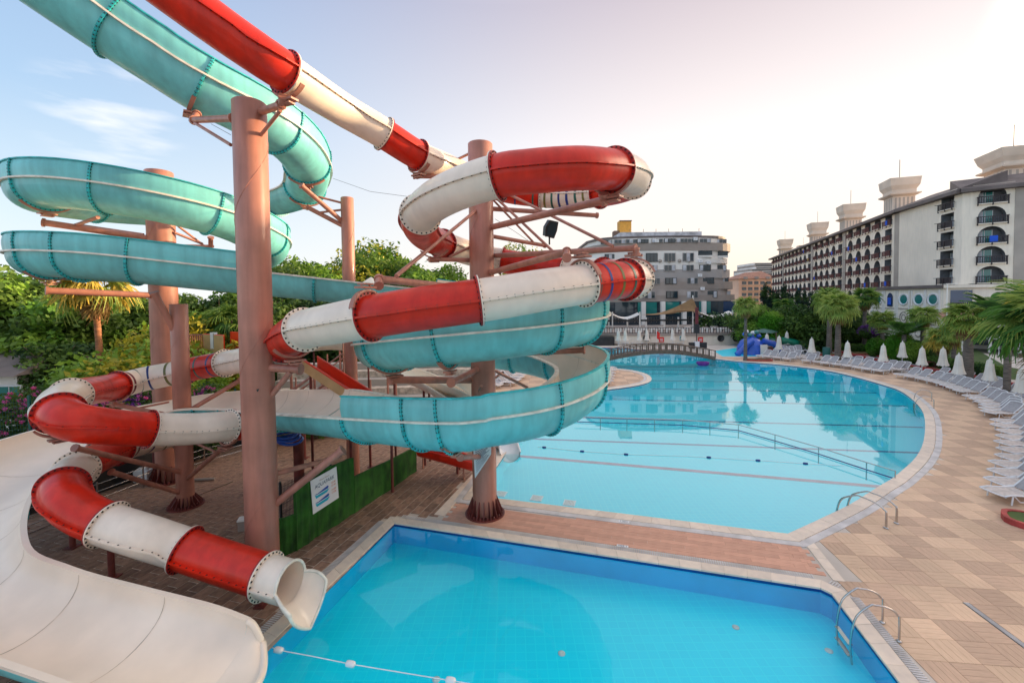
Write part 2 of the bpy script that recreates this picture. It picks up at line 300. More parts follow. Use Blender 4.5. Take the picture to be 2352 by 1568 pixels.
# ------------------------------------------------------------------ ground, pools, decks
def P2(px, py): p = G(px, py); return (p.x, p.y)
def smooth_poly(pts, k=4, closed=False):
    P = [np.array(p, float) for p in pts]; out = []; n = len(P)
    for i in range(n-1 if not closed else n):
        p0 = P[(i-1) % n] if (closed or i > 0) else P[0]; p1 = P[i]; p2 = P[(i+1) % n]; p3 = P[(i+2) % n] if (closed or i+2 < n) else P[-1]
        for j in range(k):
            t = j/k; out.append(tuple(.5*((2*p1)+(-p0+p2)*t+(2*p0-5*p1+4*p2-p3)*t*t+(-p0+3*p1-3*p2+p3)*t**3)))
    if not closed: out.append(tuple(P[-1]))
    return out
cA, cB = P2(905,1200), P2(1885,1349)             # far corners of the plunge pool
cB2 = P2(1912,1362); cC = P2(2070,1568)
NR0 = 10
ex = Vector((cB[0]-cA[0], cB[1]-cA[1], 0)).normalized(); ey = Vector((-ex.y, ex.x, 0)); PANG = math.atan2(ex.y, ex.x)
cL = P2(620,1475); dl = Vector((cL[0]-cA[0], cL[1]-cA[1], 0)).normalized(); dr = Vector((cC[0]-cB2[0], cC[1]-cB2[1], 0)).normalized()
A0 = (cA[0]+dl.x*14, cA[1]+dl.y*14); C0 = (cB2[0]+dr.x*10, cB2[1]+dr.y*10)
NEAR = [cA, cB, cB2, C0, A0][::-1]                # counter-clockwise
bigR = [P2(*p) for p in [(1811,1227),(1885,1193),(1958,1157),(2018,1119),(2058,1094),(2108,1047),(2125,1001),(2123,951),(2101,921),(2068,897),(2031,884),(1968,866),(1901,851),(1801,838),(1701,830),(1645,824)]]
bigT = [P2(*p) for p in [(1645,824),(1600,812),(1500,806),(1430,799),(1340,797),(1250,800),(1190,815)]]
isl = [P2(*p) for p in [(1190,815),(1250,833),(1330,838),(1398,845),(1450,850),(1485,859),(1496,870),(1485,879),(1450,887),(1398,894),(1330,905),(1260,925),(1212,965)]]
bl = P2(1092,1139)
BIG = [bl] + [P2(1811,1227)] + smooth_poly(bigR, 4)[1:-1] + bigT[:-1] + smooth_poly(isl, 3)
BIG = [tuple(p) for p in BIG]
def area(poly): return .5*sum(poly[i][0]*poly[(i+1)%len(poly)][1]-poly[(i+1)%len(poly)][0]*poly[i][1] for i in range(len(poly)))
if area(NEAR) < 0: NEAR = NEAR[::-1]
if area(BIG) < 0: BIG = BIG[::-1]
def inside(poly, x, y):
    x = np.asarray(x, float); y = np.asarray(y, float); r = np.zeros(x.shape, bool); n = len(poly)
    for i in range(n):
        x1, y1 = poly[i]; x2, y2 = poly[(i+1) % n]
        c = ((y1 > y) != (y2 > y)); r ^= c & (x < (x2-x1)*(y-y1)/((y2-y1) if y2 != y1 else 1e-9)+x1)
    return r
def dist(poly, x, y, closed=True):
    x = np.asarray(x, float); y = np.asarray(y, float); d = np.full(x.shape, 1e9); n = len(poly)
    for i in range(n if closed else n-1):
        a = np.array(poly[i]); b = np.array(poly[(i+1) % n]); ab = b-a; L = ab@ab
        t = np.clip(((x-a[0])*ab[0]+(y-a[1])*ab[1])/max(L, 1e-9), 0, 1)
        d = np.minimum(d, np.hypot(x-a[0]-t*ab[0], y-a[1]-t*ab[1]))
    return d
def sheet(name, outer, holes, z, m, label=None):
    loops = [[Vector((p[0], p[1], 0)) for p in outer]] + [[Vector((p[0], p[1], 0)) for p in h] for h in holes]
    V = [(p.x, p.y, z) for lp in loops for p in lp]; F = []
    for t in tessellate_polygon(loops):
        a, b, c = [Vector(V[i][:2]) for i in t]
        F.append(tuple(t) if (b-a).cross(c-a) > 0 else tuple(t[::-1]))
    mb = MB(); mb.add(V, F, m); o = mb.build(name); tag(o, label, kind='structure'); return o
sheet('ground', [(-1600,-60),(1600,-60),(1600,2600),(-1600,2600)], [NEAR, BIG], -.05, M['earth'])
# promenade around the big pool, paving beds under the tiles
PROM = [(9.6,14.5),(12,4),(45,0),(75,25),(72,62),(62,72),(44,74),(20,80),(-14,80),(-12,60),(-3,42),(0,22)]
sheet('promenade', [(-14,-14),(60,-14),(66,30),(64,60),(60,72),(50,84),(10,84),(-10,74),(-8,44),(-3,27),(-8,17.2)], [BIG, NEAR] , -.016, M['prom'])
PAVR = [(-3.4,16.9),(-6.4,3.0),(-22,3),(-26,14),(-24,30),(-9,34),(-1.3,27.0),(-2.2,18.2)]
sheet('paving_bed', [(-7.6,2.0),(-26,2),(-30,14),(-26,36),(-9,38),(-1.95,26.9),(-2.65,17.1),(-4.02,16.58)], [], -.012, M['joint'])
def pool(name, poly, depth, mf, mw, mwat, wz=-.07):
    root = empty(name, (0,0,0), kind='structure')
    mb = MB(); n = len(poly)
    mb.add([(p[0], p[1], -depth) for p in poly], [t if (Vector(poly[t[1]])-Vector(poly[t[0]])).cross(Vector(poly[t[2]])-Vector(poly[t[0]])) > 0 else t[::-1] for t in [tuple(q) for q in tessellate_polygon([[Vector((p[0],p[1],0)) for p in poly]])]], mf)
    mb.build('pool_floor', parent=root)
    mb = MB()
    for i in range(n):
        a, b = poly[i], poly[(i+1) % n]
        mb.add([(a[0],a[1],-depth),(b[0],b[1],-depth),(b[0],b[1],-.13),(a[0],a[1],-.13)], [(0,3,2,1)], mw)
        mb.add([(a[0],a[1],-.13),(b[0],b[1],-.13),(b[0],b[1],.0),(a[0],a[1],.0)], [(0,3,2,1)], M['tiledark'])
    mb.build('pool_wall', parent=root)
    o = sheet('water', poly, [], wz, mwat); o.parent = root
    return root
pool_big = pool('swimming_pool', BIG, .95, M['tilebig'], M['tilebig'], M['water'])
pool_near = pool('plunge_pool', NEAR, .72, M['tilenear'], M['tilewall'], M['water2'])
# coping: stone pieces round each pool, a row of pale grate pieces behind
def ring(poly, d0, d1, step, z, th, m, name, parent, skip=lambda x, y: False, gap=.008):
    n = len(poly); pts = [Vector((p[0], p[1])) for p in poly]; off = []
    for i in range(n):
        e1 = (pts[i]-pts[i-1]).normalized(); e2 = (pts[(i+1)%n]-pts[i]).normalized()
        n1 = Vector((e1.y,-e1.x)); n2 = Vector((e2.y,-e2.x)); b = (n1+n2)
        b = b.normalized() if b.length > 1e-4 else n1; k = 1/max(.45, b.dot(n1)); off.append(b*k)
    cnt = 0
    for i in range(n):
        j = (i+1) % n; L = (pts[j]-pts[i]).length; k = max(1, round(L/step))
        for q in range(k):
            t0, t1 = q/k, (q+1)/k; g = gap/max(L,.01)/2
            a, b = pts[i].lerp(pts[j], t0+g), pts[i].lerp(pts[j], t1-g); oa, ob = off[i].lerp(off[j], t0), off[i].lerp(off[j], t1)
            if skip(a.x, a.y): continue
            mb = MB(); quad = [a+oa*d0, b+ob*d0, b+ob*d1, a+oa*d1]
            dz = random.uniform(-.002,.002)
            V = [(v.x, v.y, z-th) for v in quad]+[(v.x, v.y, z+dz) for v in quad]
            mb.add(V, [(7,6,5,4),(0,4,5,1),(1,5,6,2),(2,6,7,3),(3,7,4,0)], m)
            mb.build(name, parent=parent); cnt += 1
    return cnt
cop1 = empty('pool_coping', kind='structure')
far = lambda x, y: y > 62 or x < -2.2 and y > 30
ring(BIG, -.03, .42, .62, .018, .05, M['coping'], 'coping_stone', cop1, lambda x, y: y > 64)
cop2 = empty('pool_coping', kind='structure')
out_near = lambda x, y: y < 5.5
ring(NEAR, -.03, .36, .60, .018, .05, M['coping'], 'coping_stone', cop2, out_near)
gr = empty('overflow_grate', kind='structure')
mb = MB()
def grate_bars(poly, d0, d1, step, z, m, skip):
    n = len(poly); pts = [Vector((p[0], p[1])) for p in poly]
    for i in range(n):
        j = (i+1) % n; e = pts[j]-pts[i]; L = e.length
        if L < 1e-6: continue
        e.normalize(); nn = Vector((e.y, -e.x)); k = int(L/step)
        for q in range(k):
            a = pts[i]+e*(q+.5)*step
            if skip(a.x, a.y): continue
            c = a+nn*(d0+d1)/2
            mb.box((c.x, c.y, z), step*.55, d1-d0, .012, math.atan2(e.y, e.x), m)
grate_bars(NEAR, .38, .60, .065, .006, M['copgrate'], out_near)
tag(mb.build('grate_bars', parent=gr), kind='stuff')
mb = MB()
ringpts = ring(BIG, .44, .70, 1.2, .012, .03, M['copgrate'], 'kerb_stone', gr, lambda x, y: y > 60 or x < -.5 and y > 22)
# lane lines on the floor of the big pool
ang = math.radians(-8.4); lines = empty('lane_marking', kind='structure')
def clipline(poly, p, d):
    ts = []; n = len(poly)
    for i in range(n):
        a = Vector(poly[i]); b = Vector(poly[(i+1)%n]); e = b-a; den = d.x*e.y-d.y*e.x
        if abs(den) < 1e-9: continue
        t = ((a.x-p.x)*e.y-(a.y-p.y)*e.x)/den; u = ((a.x-p.x)*d.y-(a.y-p.y)*d.x)/den
        if 0 <= u <= 1: ts.append(t)
    return sorted(ts)
def floor_line(px, py, wdt, m, z=-.945, a=ang):
    p = G(px, py, -.95); p = Vector((p.x, p.y)); d = Vector((math.cos(a), math.sin(a)))
    ts = clipline(BIG, p, d)
    for i in range(0, len(ts)-1, 2):
        a0, a1 = p+d*(ts[i]+.02), p+d*(ts[i+1]-.02); c = (a0+a1)/2
        mbb = MB(); mbb.box((c.x, c.y, z+.002), (a1-a0).length, wdt, .006, a, m); mbb.build('lane_line', parent=lines)
for py in (846,853,862,879,899,927,974,1031): floor_line(1900, py+1, .22, M['tiledark'])
q0, q1 = G(1568,1079,-.95), G(2018,1117,-.95); floor_line(1700, 1090, .34, M['tilerefl'], a=math.atan2(q1.y-q0.y, q1.x-q0.x))
for (x, y) in ((1150,1134),(1233,1144),(1308,1155)):
    p = G(x, y, -.95); o = MB(); a = math.atan2(P2(1811,1227)[1]-bl[1], P2(1811,1227)[0]-bl[0])
    o.box((p.x,p.y,-.935), .52,.52,.02, a, M['white'])
    for k in range(7):
        o.box((p.x+math.cos(a)*(k-3)*.06, p.y+math.sin(a)*(k-3)*.06, -.92), .03,.42,.012, a, M['fabric2'])
    tag(o.build('floor_drain'), ['square floor drain under water nearest the thick column','square floor drain under water between two others','square floor drain under water farthest from the thick column'][(x>1200)+(x>1300)], 'drain', 'floor drains in the big pool')
# round fittings in the plunge pool
for (x, y, wall) in ((1210,1278,0),(1524,1329,0),(1456,1318,0),(1904,1494,0),(1690,1440,0),(1002,1560,0),(1290,1500,0)):
    p = G(x, y, -.72)
    if not inside(NEAR, p.x, p.y): continue
    o = MB(); o.lathe([(.09,0),(.09,.012),(.05,.018)], (p.x,p.y,-.72), 14, M['copgrate']); o.build('inlet_nozzle', parent=pool_near)
# tiles -------------------------------------------------------------
NGR = 300
def plank_tile(size, n, th, m, name, along=0, w=None):
    mb = MB(); w = w or size
    for k in range(n):
        y = (k+.5)*w/n-w/2
        if along == 0: mb.box((0, y, -th/2), size-.006, w/n-.006, th, 0, m)
        else: mb.box((y, 0, -th/2), w/n-.006, size-.006, th, 0, m)
    me = mb.mesh(name)
    # the grain runs along the plank: object coordinates are stretched, so rotate through the object instead
    return me
def place_tiles(items, parent, name, near=NGR):
    """items: (mesh, x, y, rz); nearest ones as objects, the rest joined"""
    def score(it):
        x, y = it[1], it[2]; return math.hypot(x, y) if abs(x) < 1.25*max(y, .1)+1 and y > 5.5 else 1e6
    items.sort(key=score)
    for me, x, y, rz in items[:near]: link_mesh(name, me, parent, (x, y, random.uniform(-.0015,.0015)), rz)
    groups = {}
    for me, x, y, rz in items[near:]: groups.setdefault(me.name, (me, []))[1].append((x, y, rz))
    V, F, MI, mats = [], [], [], []; base = 0
    for me, lst in groups.values():
        nv = len(me.vertices); v = np.empty(nv*3, np.float32); me.vertices.foreach_get('co', v); v = v.reshape(-1, 3)
        f = np.array([list(p.vertices) for p in me.polygons]); mats.append(me.materials[0])
        for x, y, rz in lst:
            c, s = math.cos(rz), math.sin(rz)
            V.append(np.stack([v[:,0]*c-v[:,1]*s+x, v[:,0]*s+v[:,1]*c+y, v[:,2]], 1)); F.append(f+base); MI += [len(mats)-1]*len(f); base += nv
    if V:
        o = link_mesh('far_'+name+'s', np_mesh(name+'_rest', np.concatenate(V), np.concatenate(F), None, mi=MI, mats=mats), parent); tag(o, kind='stuff')
deck = empty('tiled_deck', kind='structure')
TS = .675; DA = math.radians(-6.4); tl = {}
for k, mm in (('l', M['deck_light']), ('d', M['deck_dark'])): tl[k] = plank_tile(TS-.004, 4, .02, mm, 'deck_tile')
div1, div2 = Vector(P2(1852,1238)), Vector(P2(1928,1334)); dd = (div2-div1)
gx, gy = np.meshgrid(np.arange(-20, 90), np.arange(0, 110)); cs, sn = math.cos(DA), math.sin(DA)
o0 = Vector(P2(1906,1221))
uu = gx*TS+TS/2; vv = -gy*TS+TS/2+20; 
X = o0.x+uu*cs-vv*sn; Y = o0.y+uu*sn+vv*cs
gx2, gy2 = np.meshgrid(np.arange(-30, 80), np.arange(-80, 30)); X = o0.x+(gx2+.5)*TS*cs-(gy2+.5)*TS*sn; Y = o0.y+(gx2+.5)*TS*sn+(gy2+.5)*TS*cs
gy2b = gy2
def clear(X, Y, d): return (~inside(BIG, X, Y)) & (~inside(NEAR, X, Y)) & (dist(BIG, X, Y) > d) & (dist(NEAR, X, Y) > d)
gx3, gy3 = np.meshgrid(np.arange(-30, 90), np.arange(-30, 90)); X = o0.x+(gx3+.5)*TS*cs-(gy3+.5)*TS*sn; Y = o0.y+(gx3+.5)*TS*sn+(gy3+.5)*TS*cs
right_of = (dd.x*(Y-div1.y)-dd.y*(X-div1.x)) > .25*dd.length
ok = clear(X, Y, .52) & right_of & (Y > 3.5) & (X > 6) & ((dist(BIG, X, Y) < 6.2) | (Y < 19)) & (X < 40) & (Y < 58)
its = []
for a, b, x, y in zip(gx3[ok], gy3[ok], X[ok], Y[ok]):
    dark = ((a//2+b//2) % 2) == 0; its.append((tl['d' if dark else 'l'], float(x), float(y), DA+(math.pi/2 if (a+b) % 2 else 0)))
# island deck
xi, yi = X, Y
oki = (~inside(BIG, X, Y)) & (dist(BIG, X, Y) > .5) & (dist(isl, X, Y, False) < 9) & (Y > 24) & (Y < 55) & (X < 16) & (X > -7) & ~right_of | ((~inside(BIG, X, Y)) & (dist(BIG, X, Y) > .5) & (Y > 30) & (Y < 55) & (X > -6) & (X < 14))
for a, b, x, y in zip(gx3[oki], gy3[oki], X[oki], Y[oki]):
    dark = ((a//2+b//2) % 2) == 0; its.append((tl['d' if dark else 'l'], float(x), float(y), DA+(math.pi/2 if (a+b) % 2 else 0)))
place_tiles(its, deck, 'deck_tile')
strip = empty('plank_walkway', kind='structure')
PL, PW = 1.15, .19; pm = plank_tile(PL, 1, .02, M['strip'], 'plank', w=PW)
its = []; V0 = Vector(cA)
linL = (Vector(P2(1008,1180)), Vector(P2(1090,1088)))
a_, b_ = linL
pm4 = plank_tile(PL/4, 1, .02, M['strip'], 'plank', w=PW)
def wok(p, m):
    if dist(BIG, p.x, p.y) < .70+m*.1 or dist(NEAR, p.x, p.y) < .60+m*.1 or inside(BIG, p.x, p.y) or inside(NEAR, p.x, p.y): return False
    if (dd.x*(p.y-div1.y)-dd.y*(p.x-div1.x)) > -(.15+m)*dd.length: return False
    if (b_-a_).x*(p.y-a_.y)-(b_-a_).y*(p.x-a_.x) > -(.20+m)*(b_-a_).length: return False
    return p.y < 20
for r in range(-4, 60):
    for c in range(-4, 16):
        x = (c+(r*.37 % 1))*PL; y = .45+(r+.5)*PW; p = V0+Vector((ex.x, ex.y))*x+Vector((ey.x, ey.y))*y
        if wok(p, PL/2): its.append((pm, p.x, p.y, PANG)); continue
        for q in range(4):
            p2 = p+Vector((ex.x, ex.y))*PL*((q+.5)/4-.5)
            if wok(p2, PL/8): its.append((pm4, p2.x, p2.y, PANG))
place_tiles(its, strip, 'plank')
# pale stone strips that close the walkway
for nm, (s0, s1, wd) in {'a': (P2(1852,1238), P2(1928,1334), .30), 'b': (P2(1008,1183), P2(1094,1090), .40)}.items():
    s0, s1 = Vector(s0), Vector(s1); e = (s1-s0); k = round(e.length/.6); root = empty('stone_edging', kind='structure')
    for q in range(k):
        c = s0+e*((q+.5)/k); mb = MB(); mb.box((0,0,-.01), e.length/k-.01, wd, .03, 0, M['coping']); mb.build('edging_stone', parent=root, loc=(c.x, c.y, .004), rz=math.atan2(e.y, e.x))
s0, s1 = Vector(P2(1094,1090)), Vector(P2(1165,1000))
# pavers under the slides
pav = empty('paved_yard', kind='structure'); PX, PY = .62, .38
pv = [plank_tile(PX-.03, 1, .03, M['paver'], 'paver', w=PY-.028) for _ in range(1)][0]
its = []; PVR = [(-3.2,16.1),(-7.4,3.2),(-24,3.2),(-29,14),(-25,35),(-9,37),(-1.5,26.9),(-2.0,16.3)]
cs, sn = math.cos(PANG+math.pi/2), math.sin(PANG+math.pi/2)
gx3, gy3 = np.meshgrid(np.arange(-80, 80), np.arange(-110, 110)); U = (gx3+(gy3 % 2)*.5)*PX; Vv = gy3*PY
X = -12+U*cs-Vv*sn; Y = 15+U*sn+Vv*cs
ok = inside(PVR, X, Y) & ~inside(NEAR, X, Y) & ~inside(BIG, X, Y) & (dist(NEAR, X, Y) > .52) & (dist(BIG, X, Y) > .62) & (Y < 27)
ok &= ((b_-a_).x*(Y-a_.y)-(b_-a_).y*(X-a_.x) > .36) | (Y > 18.9) | (X < -5)
for x, y in zip(X[ok], Y[ok]): its.append((pv, float(x), float(y), PANG+math.pi/2))
def pscore(it): return math.hypot(it[1]+4, it[2]-14)
place_tiles(its, pav, 'paver')
# drain channel in the deck at the right
p0, p1 = Vector(P2(2218,1383)), Vector(P2(2352,1482)); e = p1-p0; k = 60; mb = MB()
for q in range(k):
    c = p0+e*1.5*((q+.5)/k); mb.box((c.x, c.y, .006), e.length*1.5/k*.5, .12, .012, math.atan2(e.y, e.x), M['copgrate'])
c = p0+e*.75; mb.box((c.x, c.y, -.004), e.length*1.5, .17, .01, math.atan2(e.y, e.x), M['black'])
tag(mb.build('drain_channel'), 'pale slotted drain channel set in the tiled deck', 'drain')
# grey paths, lawns and kerbs on the promenade
def strip_sheet(name, pts, wd, z, m, hgt=.02):
    P = smooth_poly(pts, 4); mb = MB(); L, R = [], []
    for i, p in enumerate(P):
        a = Vector(P[max(i-1,0)]); b = Vector(P[min(i+1,len(P)-1)]); e = (b-a).normalized(); nn = Vector((-e.y, e.x))
        L.append(Vector(p)+nn*wd/2); R.append(Vector(p)-nn*wd/2)
    rows = [[(l.x,l.y,z),(l.x,l.y,z+hgt),(r.x,r.y,z+hgt),(r.x,r.y,z)] for l, r in zip(L, R)]
    mb.grid(rows, m, smooth=False); return tag(mb.build(name), kind='structure')
path_px = [(1690,790),(1830,808),(1960,818),(2060,838),(2180,862),(2290,885),(2420,925)]
strip_sheet('garden_path', [P2(*p) for p in path_px], 4.2, -.03, M['asphalt'], .022)
kerb_px = [(1790,798),(1905,806),(1990,823),(2100,845),(2180,857),(2290,878),(2430,905)]
strip_sheet('red_kerb', [P2(*p) for p in kerb_px], .35, -.02, M['redkerb'], .28)
lawn_px = [(1760,790),(1905,800),(2000,815),(2110,838),(2190,850),(2300,868),(2600,905)]
lp = [P2(*p) for p in lawn_px]; sheet('lawn', lp+[(lp[-1][0]+6, lp[-1][1]+14),(75,72),(60,84)], [], -.006, M['lawn'])
def planting_bed(px, py, L, wd, rz, lab):
    p = G(px, py); root = empty('planting_bed', (p.x, p.y, 0), rz, lab, 'planting bed', 'red edged planting beds')
    mb = MB(); n = 20; pts = []
    for k in range(n):
        a = 2*math.pi*k/n; s = .62; pts.append((abs(math.cos(a))**s*math.copysign(L/2, math.cos(a)), abs(math.sin(a))**s*math.copysign(wd/2, math.sin(a))))
    mb.prism([(x*.9, y*.86) for x, y in pts], 0, .16, M['lawn']); mb.build('soil_bed', parent=root)
    mb = MB(); rows = []
    for k in range(n+1):
        x, y = pts[k % n]; rows.append([(x,y,0),(x,y,.2),(x*.9,y*.86,.2),(x*.9,y*.86,.1)])
    mb.grid(rows, M['redkerb'], smooth=False); mb.build('kerb', parent=root); return root
for a in [(1742,828,3.2,1.2,-.15,'red edged bed round the lone palm by the bridge'),(1900,830,4.5,1.6,-.2,'red edged bed round the bin and grey palms'),(1918,816,4.5,1.6,-.2,'red edged bed round the dark trunk beyond the bin'),(1988,814,5,1.6,-.25,'red edged bed under the tall shaggy palm'),(2068,821,5,1.6,-.3,'long red edged bed with a low lawn beside the grey path'),
          (2115,848,5,1.5,-.35,'red edged bed at the table by the hedge'),(2178,860,3.5,1.3,-.4,'red edged bed behind the cream parasols'),(2238,892,4.2,1.8,-.5,'red edged bed round the thick leaning palm'),(2452,1222,3.0,1.5,-.75,'red edged bed cut by the lower frame edge at the right')]:
    planting_bed(*a)
# ------------------------------------------------------------------ splines
def cr(P, t):
    n = len(P); i = min(int(t), n-2); u = t-i
    p0 = P[max(i-1, 0)]; p1 = P[i]; p2 = P[i+1]; p3 = P[min(i+2, n-1)]
    return .5*((2*p1)+(p2-p0)*u+(2*p0-5*p1+4*p2-p3)*u*u+(3*p1-p0-3*p2+p3)*u**3)
def frames(P, ts):
    """centre, tangent, level side vector and up at each parameter"""
    o = []
    for t in ts:
        a = cr(P, max(t-.02, 0)); b = cr(P, min(t+.02, len(P)-1-1e-6)); T = Vector((b-a)[:3]).normalized()
        c = cr(P, t); sd_ = Vector((T.y, -T.x, 0)).normalized(); up = sd_.cross(T).normalized()
        o.append((c, T, sd_, up))
    return o
def dense(P, a, b, step=.28):
    k = max(3, int(sum((Vector(cr(P, a+(b-a)*(i+1)/24)[:3])-Vector(cr(P, a+(b-a)*i/24)[:3])).length for i in range(24))/step))
    return [a+(b-a)*i/k for i in range(k+1)]
# ------------------------------------------------------------------ red and cream tube slide
TR = .5
AP = [(300,-88,9.9),(418,0,10.2),(540,88,10.7),(655,166,11.4),(784,250,13.6),(873,302,14.6),(960,357,15.6),(1020,382,16.8),(1090,412,17.6),(1160,436,17.8),(1230,446,17.7),
      (1300,450,17.3),(1378,444,16.4),(1432,430,14.9),(1455,409,13.2),(1425,393,11.5),(1352,387,10.4),(1284,389,10.1),(1212,395,10.1),(1151,403,10.2),(1060,431,10.6),(998,462,11.2),(966,492,12.1),(963,520,13.3),(985,546,15.2),
      (1040,569,17.4),(1110,590,18.3),(1200,607,18.2),(1300,621,17.6),(1384,626,16.2),(1440,634,14.4),(1457,642,13.0),(1436,642,11.8),(1350,652,11.0),(1250,666,10.3),(1150,683,10.05),(1050,697,9.9),(950,711,9.9),
      (860,726,10.0),(763,744,10.6),(700,757,11.3),(662,777,12.2),(650,797,13.3),(620,812,14.8),(575,824,16.6),(535,831,17.8),(470,842,18.3),(400,857,18.35),(333,870,18.0),(290,881,17.4),(233,893,16.2),(180,903,14.6),
      (142,920,13.1),(134,943,12.0),(165,966,11.6),(233,978,12.0),(333,985,13.0),(433,985,13.9),(505,980,14.5),(556,977,15.3),(582,975,16.6),(570,978,18.1),(500,984,18.9),(430,990,18.8),(360,1008,18.0),
      (297,1022,16.4),(228,1050,14.6),(172,1082,13.0),(146,1112,11.9),(152,1146,11.3),(190,1178,11.15),(247,1203,11.1),(330,1230,10.95),(413,1257,11.1),(505,1288,10.95),(604,1320,10.65),(660,1336,10.48),(700,1346,10.36)]
PA = [np.array(tuple(W(x, y, d))+(0,)) for x, y, d in AP]
def nearest_t(P, px, py, t0, t1):
    best = None
    for i in range(int((t1-t0)*20)+1):
        t = t0+i/20
        if t > len(P)-1.001: break
        q = proj(Vector(cr(P, t)[:3])); d = math.hypot(q[0]-px, q[1]-py)
        if best is None or d < best[0]: best = (d, t)
    return best[1]
def proj(p):
    c = RM.transposed() @ (Vector(p)-Vector((0,0,HGT))); return (CX+FPX*c.x/-c.z, CY+SHP-FPX*c.y/-c.z)
# joints: control index of each flange, colour of the section that starts there, stripes
AJ = [(0,'r',''),(3,'c',''),(5.1,'r',''),(6.0,'c',''),(8.2,'r',''),(9.0,'r','bg'),(10.2,'c','ogbbgob'),(12.0,'r',''),(13.7,'c',''),(15.25,'r',''),(19.1,'c',''),(22.0,'r',''),(24.6,'c',''),(26.5,'r',''),(28.0,'c',''),(29.0,'r',''),
      (30.2,'c',''),(31.0,'c',''),(32.0,'r','gobg'),(33.1,'c',''),(35.5,'r',''),(38.1,'c',''),(40.0,'r',''),(41.6,'c',''),(42.1,'r',''),(43.6,'c',''),(45.3,'r','bgb'),(46.6,'c','obgm'),(49.35,'r',''),(51.4,'c',''),(53.2,'r',''),(56.1,'c',''),
      (58.4,'r',''),(61.5,'c',''),(63.5,'c','obm'),(65.4,'r',''),(66.9,'c',''),(68.2,'r',''),(71.0,'c',''),(73.15,'r',''),(75.1,'c',''),(76.15,None,'')]
slideA = empty('tube_slide', tuple(cr(PA, 0)[:3]), 0, 'closed red and cream tube slide winding round the brown columns to the plunge pool', 'water slide')
oA = slideA.location.copy()
STR = {'g': M['stripe_g'], 'b': M['stripe_b'], 'o': M['stripe_o'], 'm': M['stripe_m']}
def flange_mesh(c, T, sd_, up, R0, R1, th, m, n=36):
    mb = MB(); rows = []
    for (r, k) in ((R0-.01, -th/2), (R1, -th/2), (R1, th/2), (R0-.01, th/2)):
        rows.append([tuple(c+T*k+(sd_*math.cos(a)+up*math.sin(a))*r) for a in [2*math.pi*j/n for j in range(n)]])
    mb.grid(rows, m, smooth=False, closed=True); return mb
def bolts(mb, c, T, sd_, up, R, off, n, m, s=.019, a0=0, a1=2*math.pi):
    for j in range(n):
        a = a0+(a1-a0)*(j+.5)/n
        for sg in (-1, 1):
            p = c+(sd_*math.cos(a)+up*math.sin(a))*R+T*off*sg
            e1 = (sd_*math.cos(a)+up*math.sin(a)); e2 = T.cross(e1)
            V = [p+e1*x*s+e2*y*s+T*sg*z for z in (-.004, .014) for x, y in ((-1,-1),(1,-1),(1,1),(-1,1))]
            mb.add([tuple(v) for v in V], [(4,5,6,7),(0,1,5,4),(1,2,6,5),(2,3,7,6),(3,0,4,7)], m)
for (t0, colr, st), (t1, _, _) in zip(AJ[:-1], AJ[1:]):
    ts = dense(PA, t0, t1, .2); fr = frames(PA, ts); n = 32; mb = MB(); m = M['red'] if colr == 'r' else M['cream']; mr_ = M['redrib'] if colr == 'r' else M['creamrib']
    last = t1 > 76
    rows = [[tuple(Vector(c[:3])-oA+(sd_*math.cos(a)+up*math.sin(a))*TR) for a in [2*math.pi*j/n for j in range(n)]] for c, T, sd_, up in fr]
    mb.grid(rows, m, closed=True)
    rows = [[tuple(Vector(c[:3])-oA+(sd_*math.cos(a)+up*math.sin(a))*(TR-.02)) for a in [-2*math.pi*j/n for j in range(n)]] for c, T, sd_, up in fr]
    mb.grid(rows, M['creamin'] if colr == 'c' else m, closed=True)
    for sg in (-1, 1):                                           # bolted lengthwise seams
        rr = []
        for c, T, sd_, up in fr:
            c = Vector(c[:3])-oA; s_ = sd_*sg
            rr.append([tuple(c+s_*(TR-.01)+up*.018), tuple(c+s_*(TR+.075)+up*.02), tuple(c+s_*(TR+.075)-up*.02), tuple(c+s_*(TR-.01)-up*.018)])
        mb.grid(rr, m, smooth=False)
    sec = mb.build('tube_section', parent=slideA)
    c0, T0, s0, u0 = fr[0]; bm = MB()
    for (c, T, sd_, up), off, e in ((fr[0], .02, 1), (fr[-1], -.02, 1)):
        if e and not (last and off < 0): 
            c = Vector(c[:3])-oA
            f = flange_mesh(c+T*off, T, sd_, up, TR, TR+.085, .03, mr_ if colr == 'r' else M['cream']); f.build('flange', parent=sec)
            bolts(bm, c, T, sd_, up, TR+.047, .036, 26, M['bolt'])
    L = len(fr)
    for i in range(0, L-1):
        for k in range(1):
            c, T, sd_, up = fr[i]; c = Vector(c[:3])-oA
            for sg in (-1, 1):
                p = c+sd_*sg*(TR+.035); bm.box(tuple(p+up*.02), .03, .03, .018, math.atan2(T.y, T.x), M['bolt']); bm.box(tuple(p-up*.02), .03, .03, .018, math.atan2(T.y, T.x), M['bolt'])
    tag(bm.build('bolt_heads', parent=sec), kind='stuff')
    for q, ch in enumerate(st):
        t = t0+(t1-t0)*(q+.6)/len(st); tt = [t, t+(t1-t0)*.012+.004, t+(t1-t0)*.03+.02]; ff = frames(PA, tt); sm_ = MB()
        rows = [[tuple(Vector(c[:3])-oA+(sd_*math.cos(a)+up*math.sin(a))*(TR+.006)) for a in [2*math.pi*j/n for j in range(n)]] for c, T, sd_, up in ff]
        sm_.grid(rows, STR[ch], closed=True); sm_.build('colour_band', parent=sec)
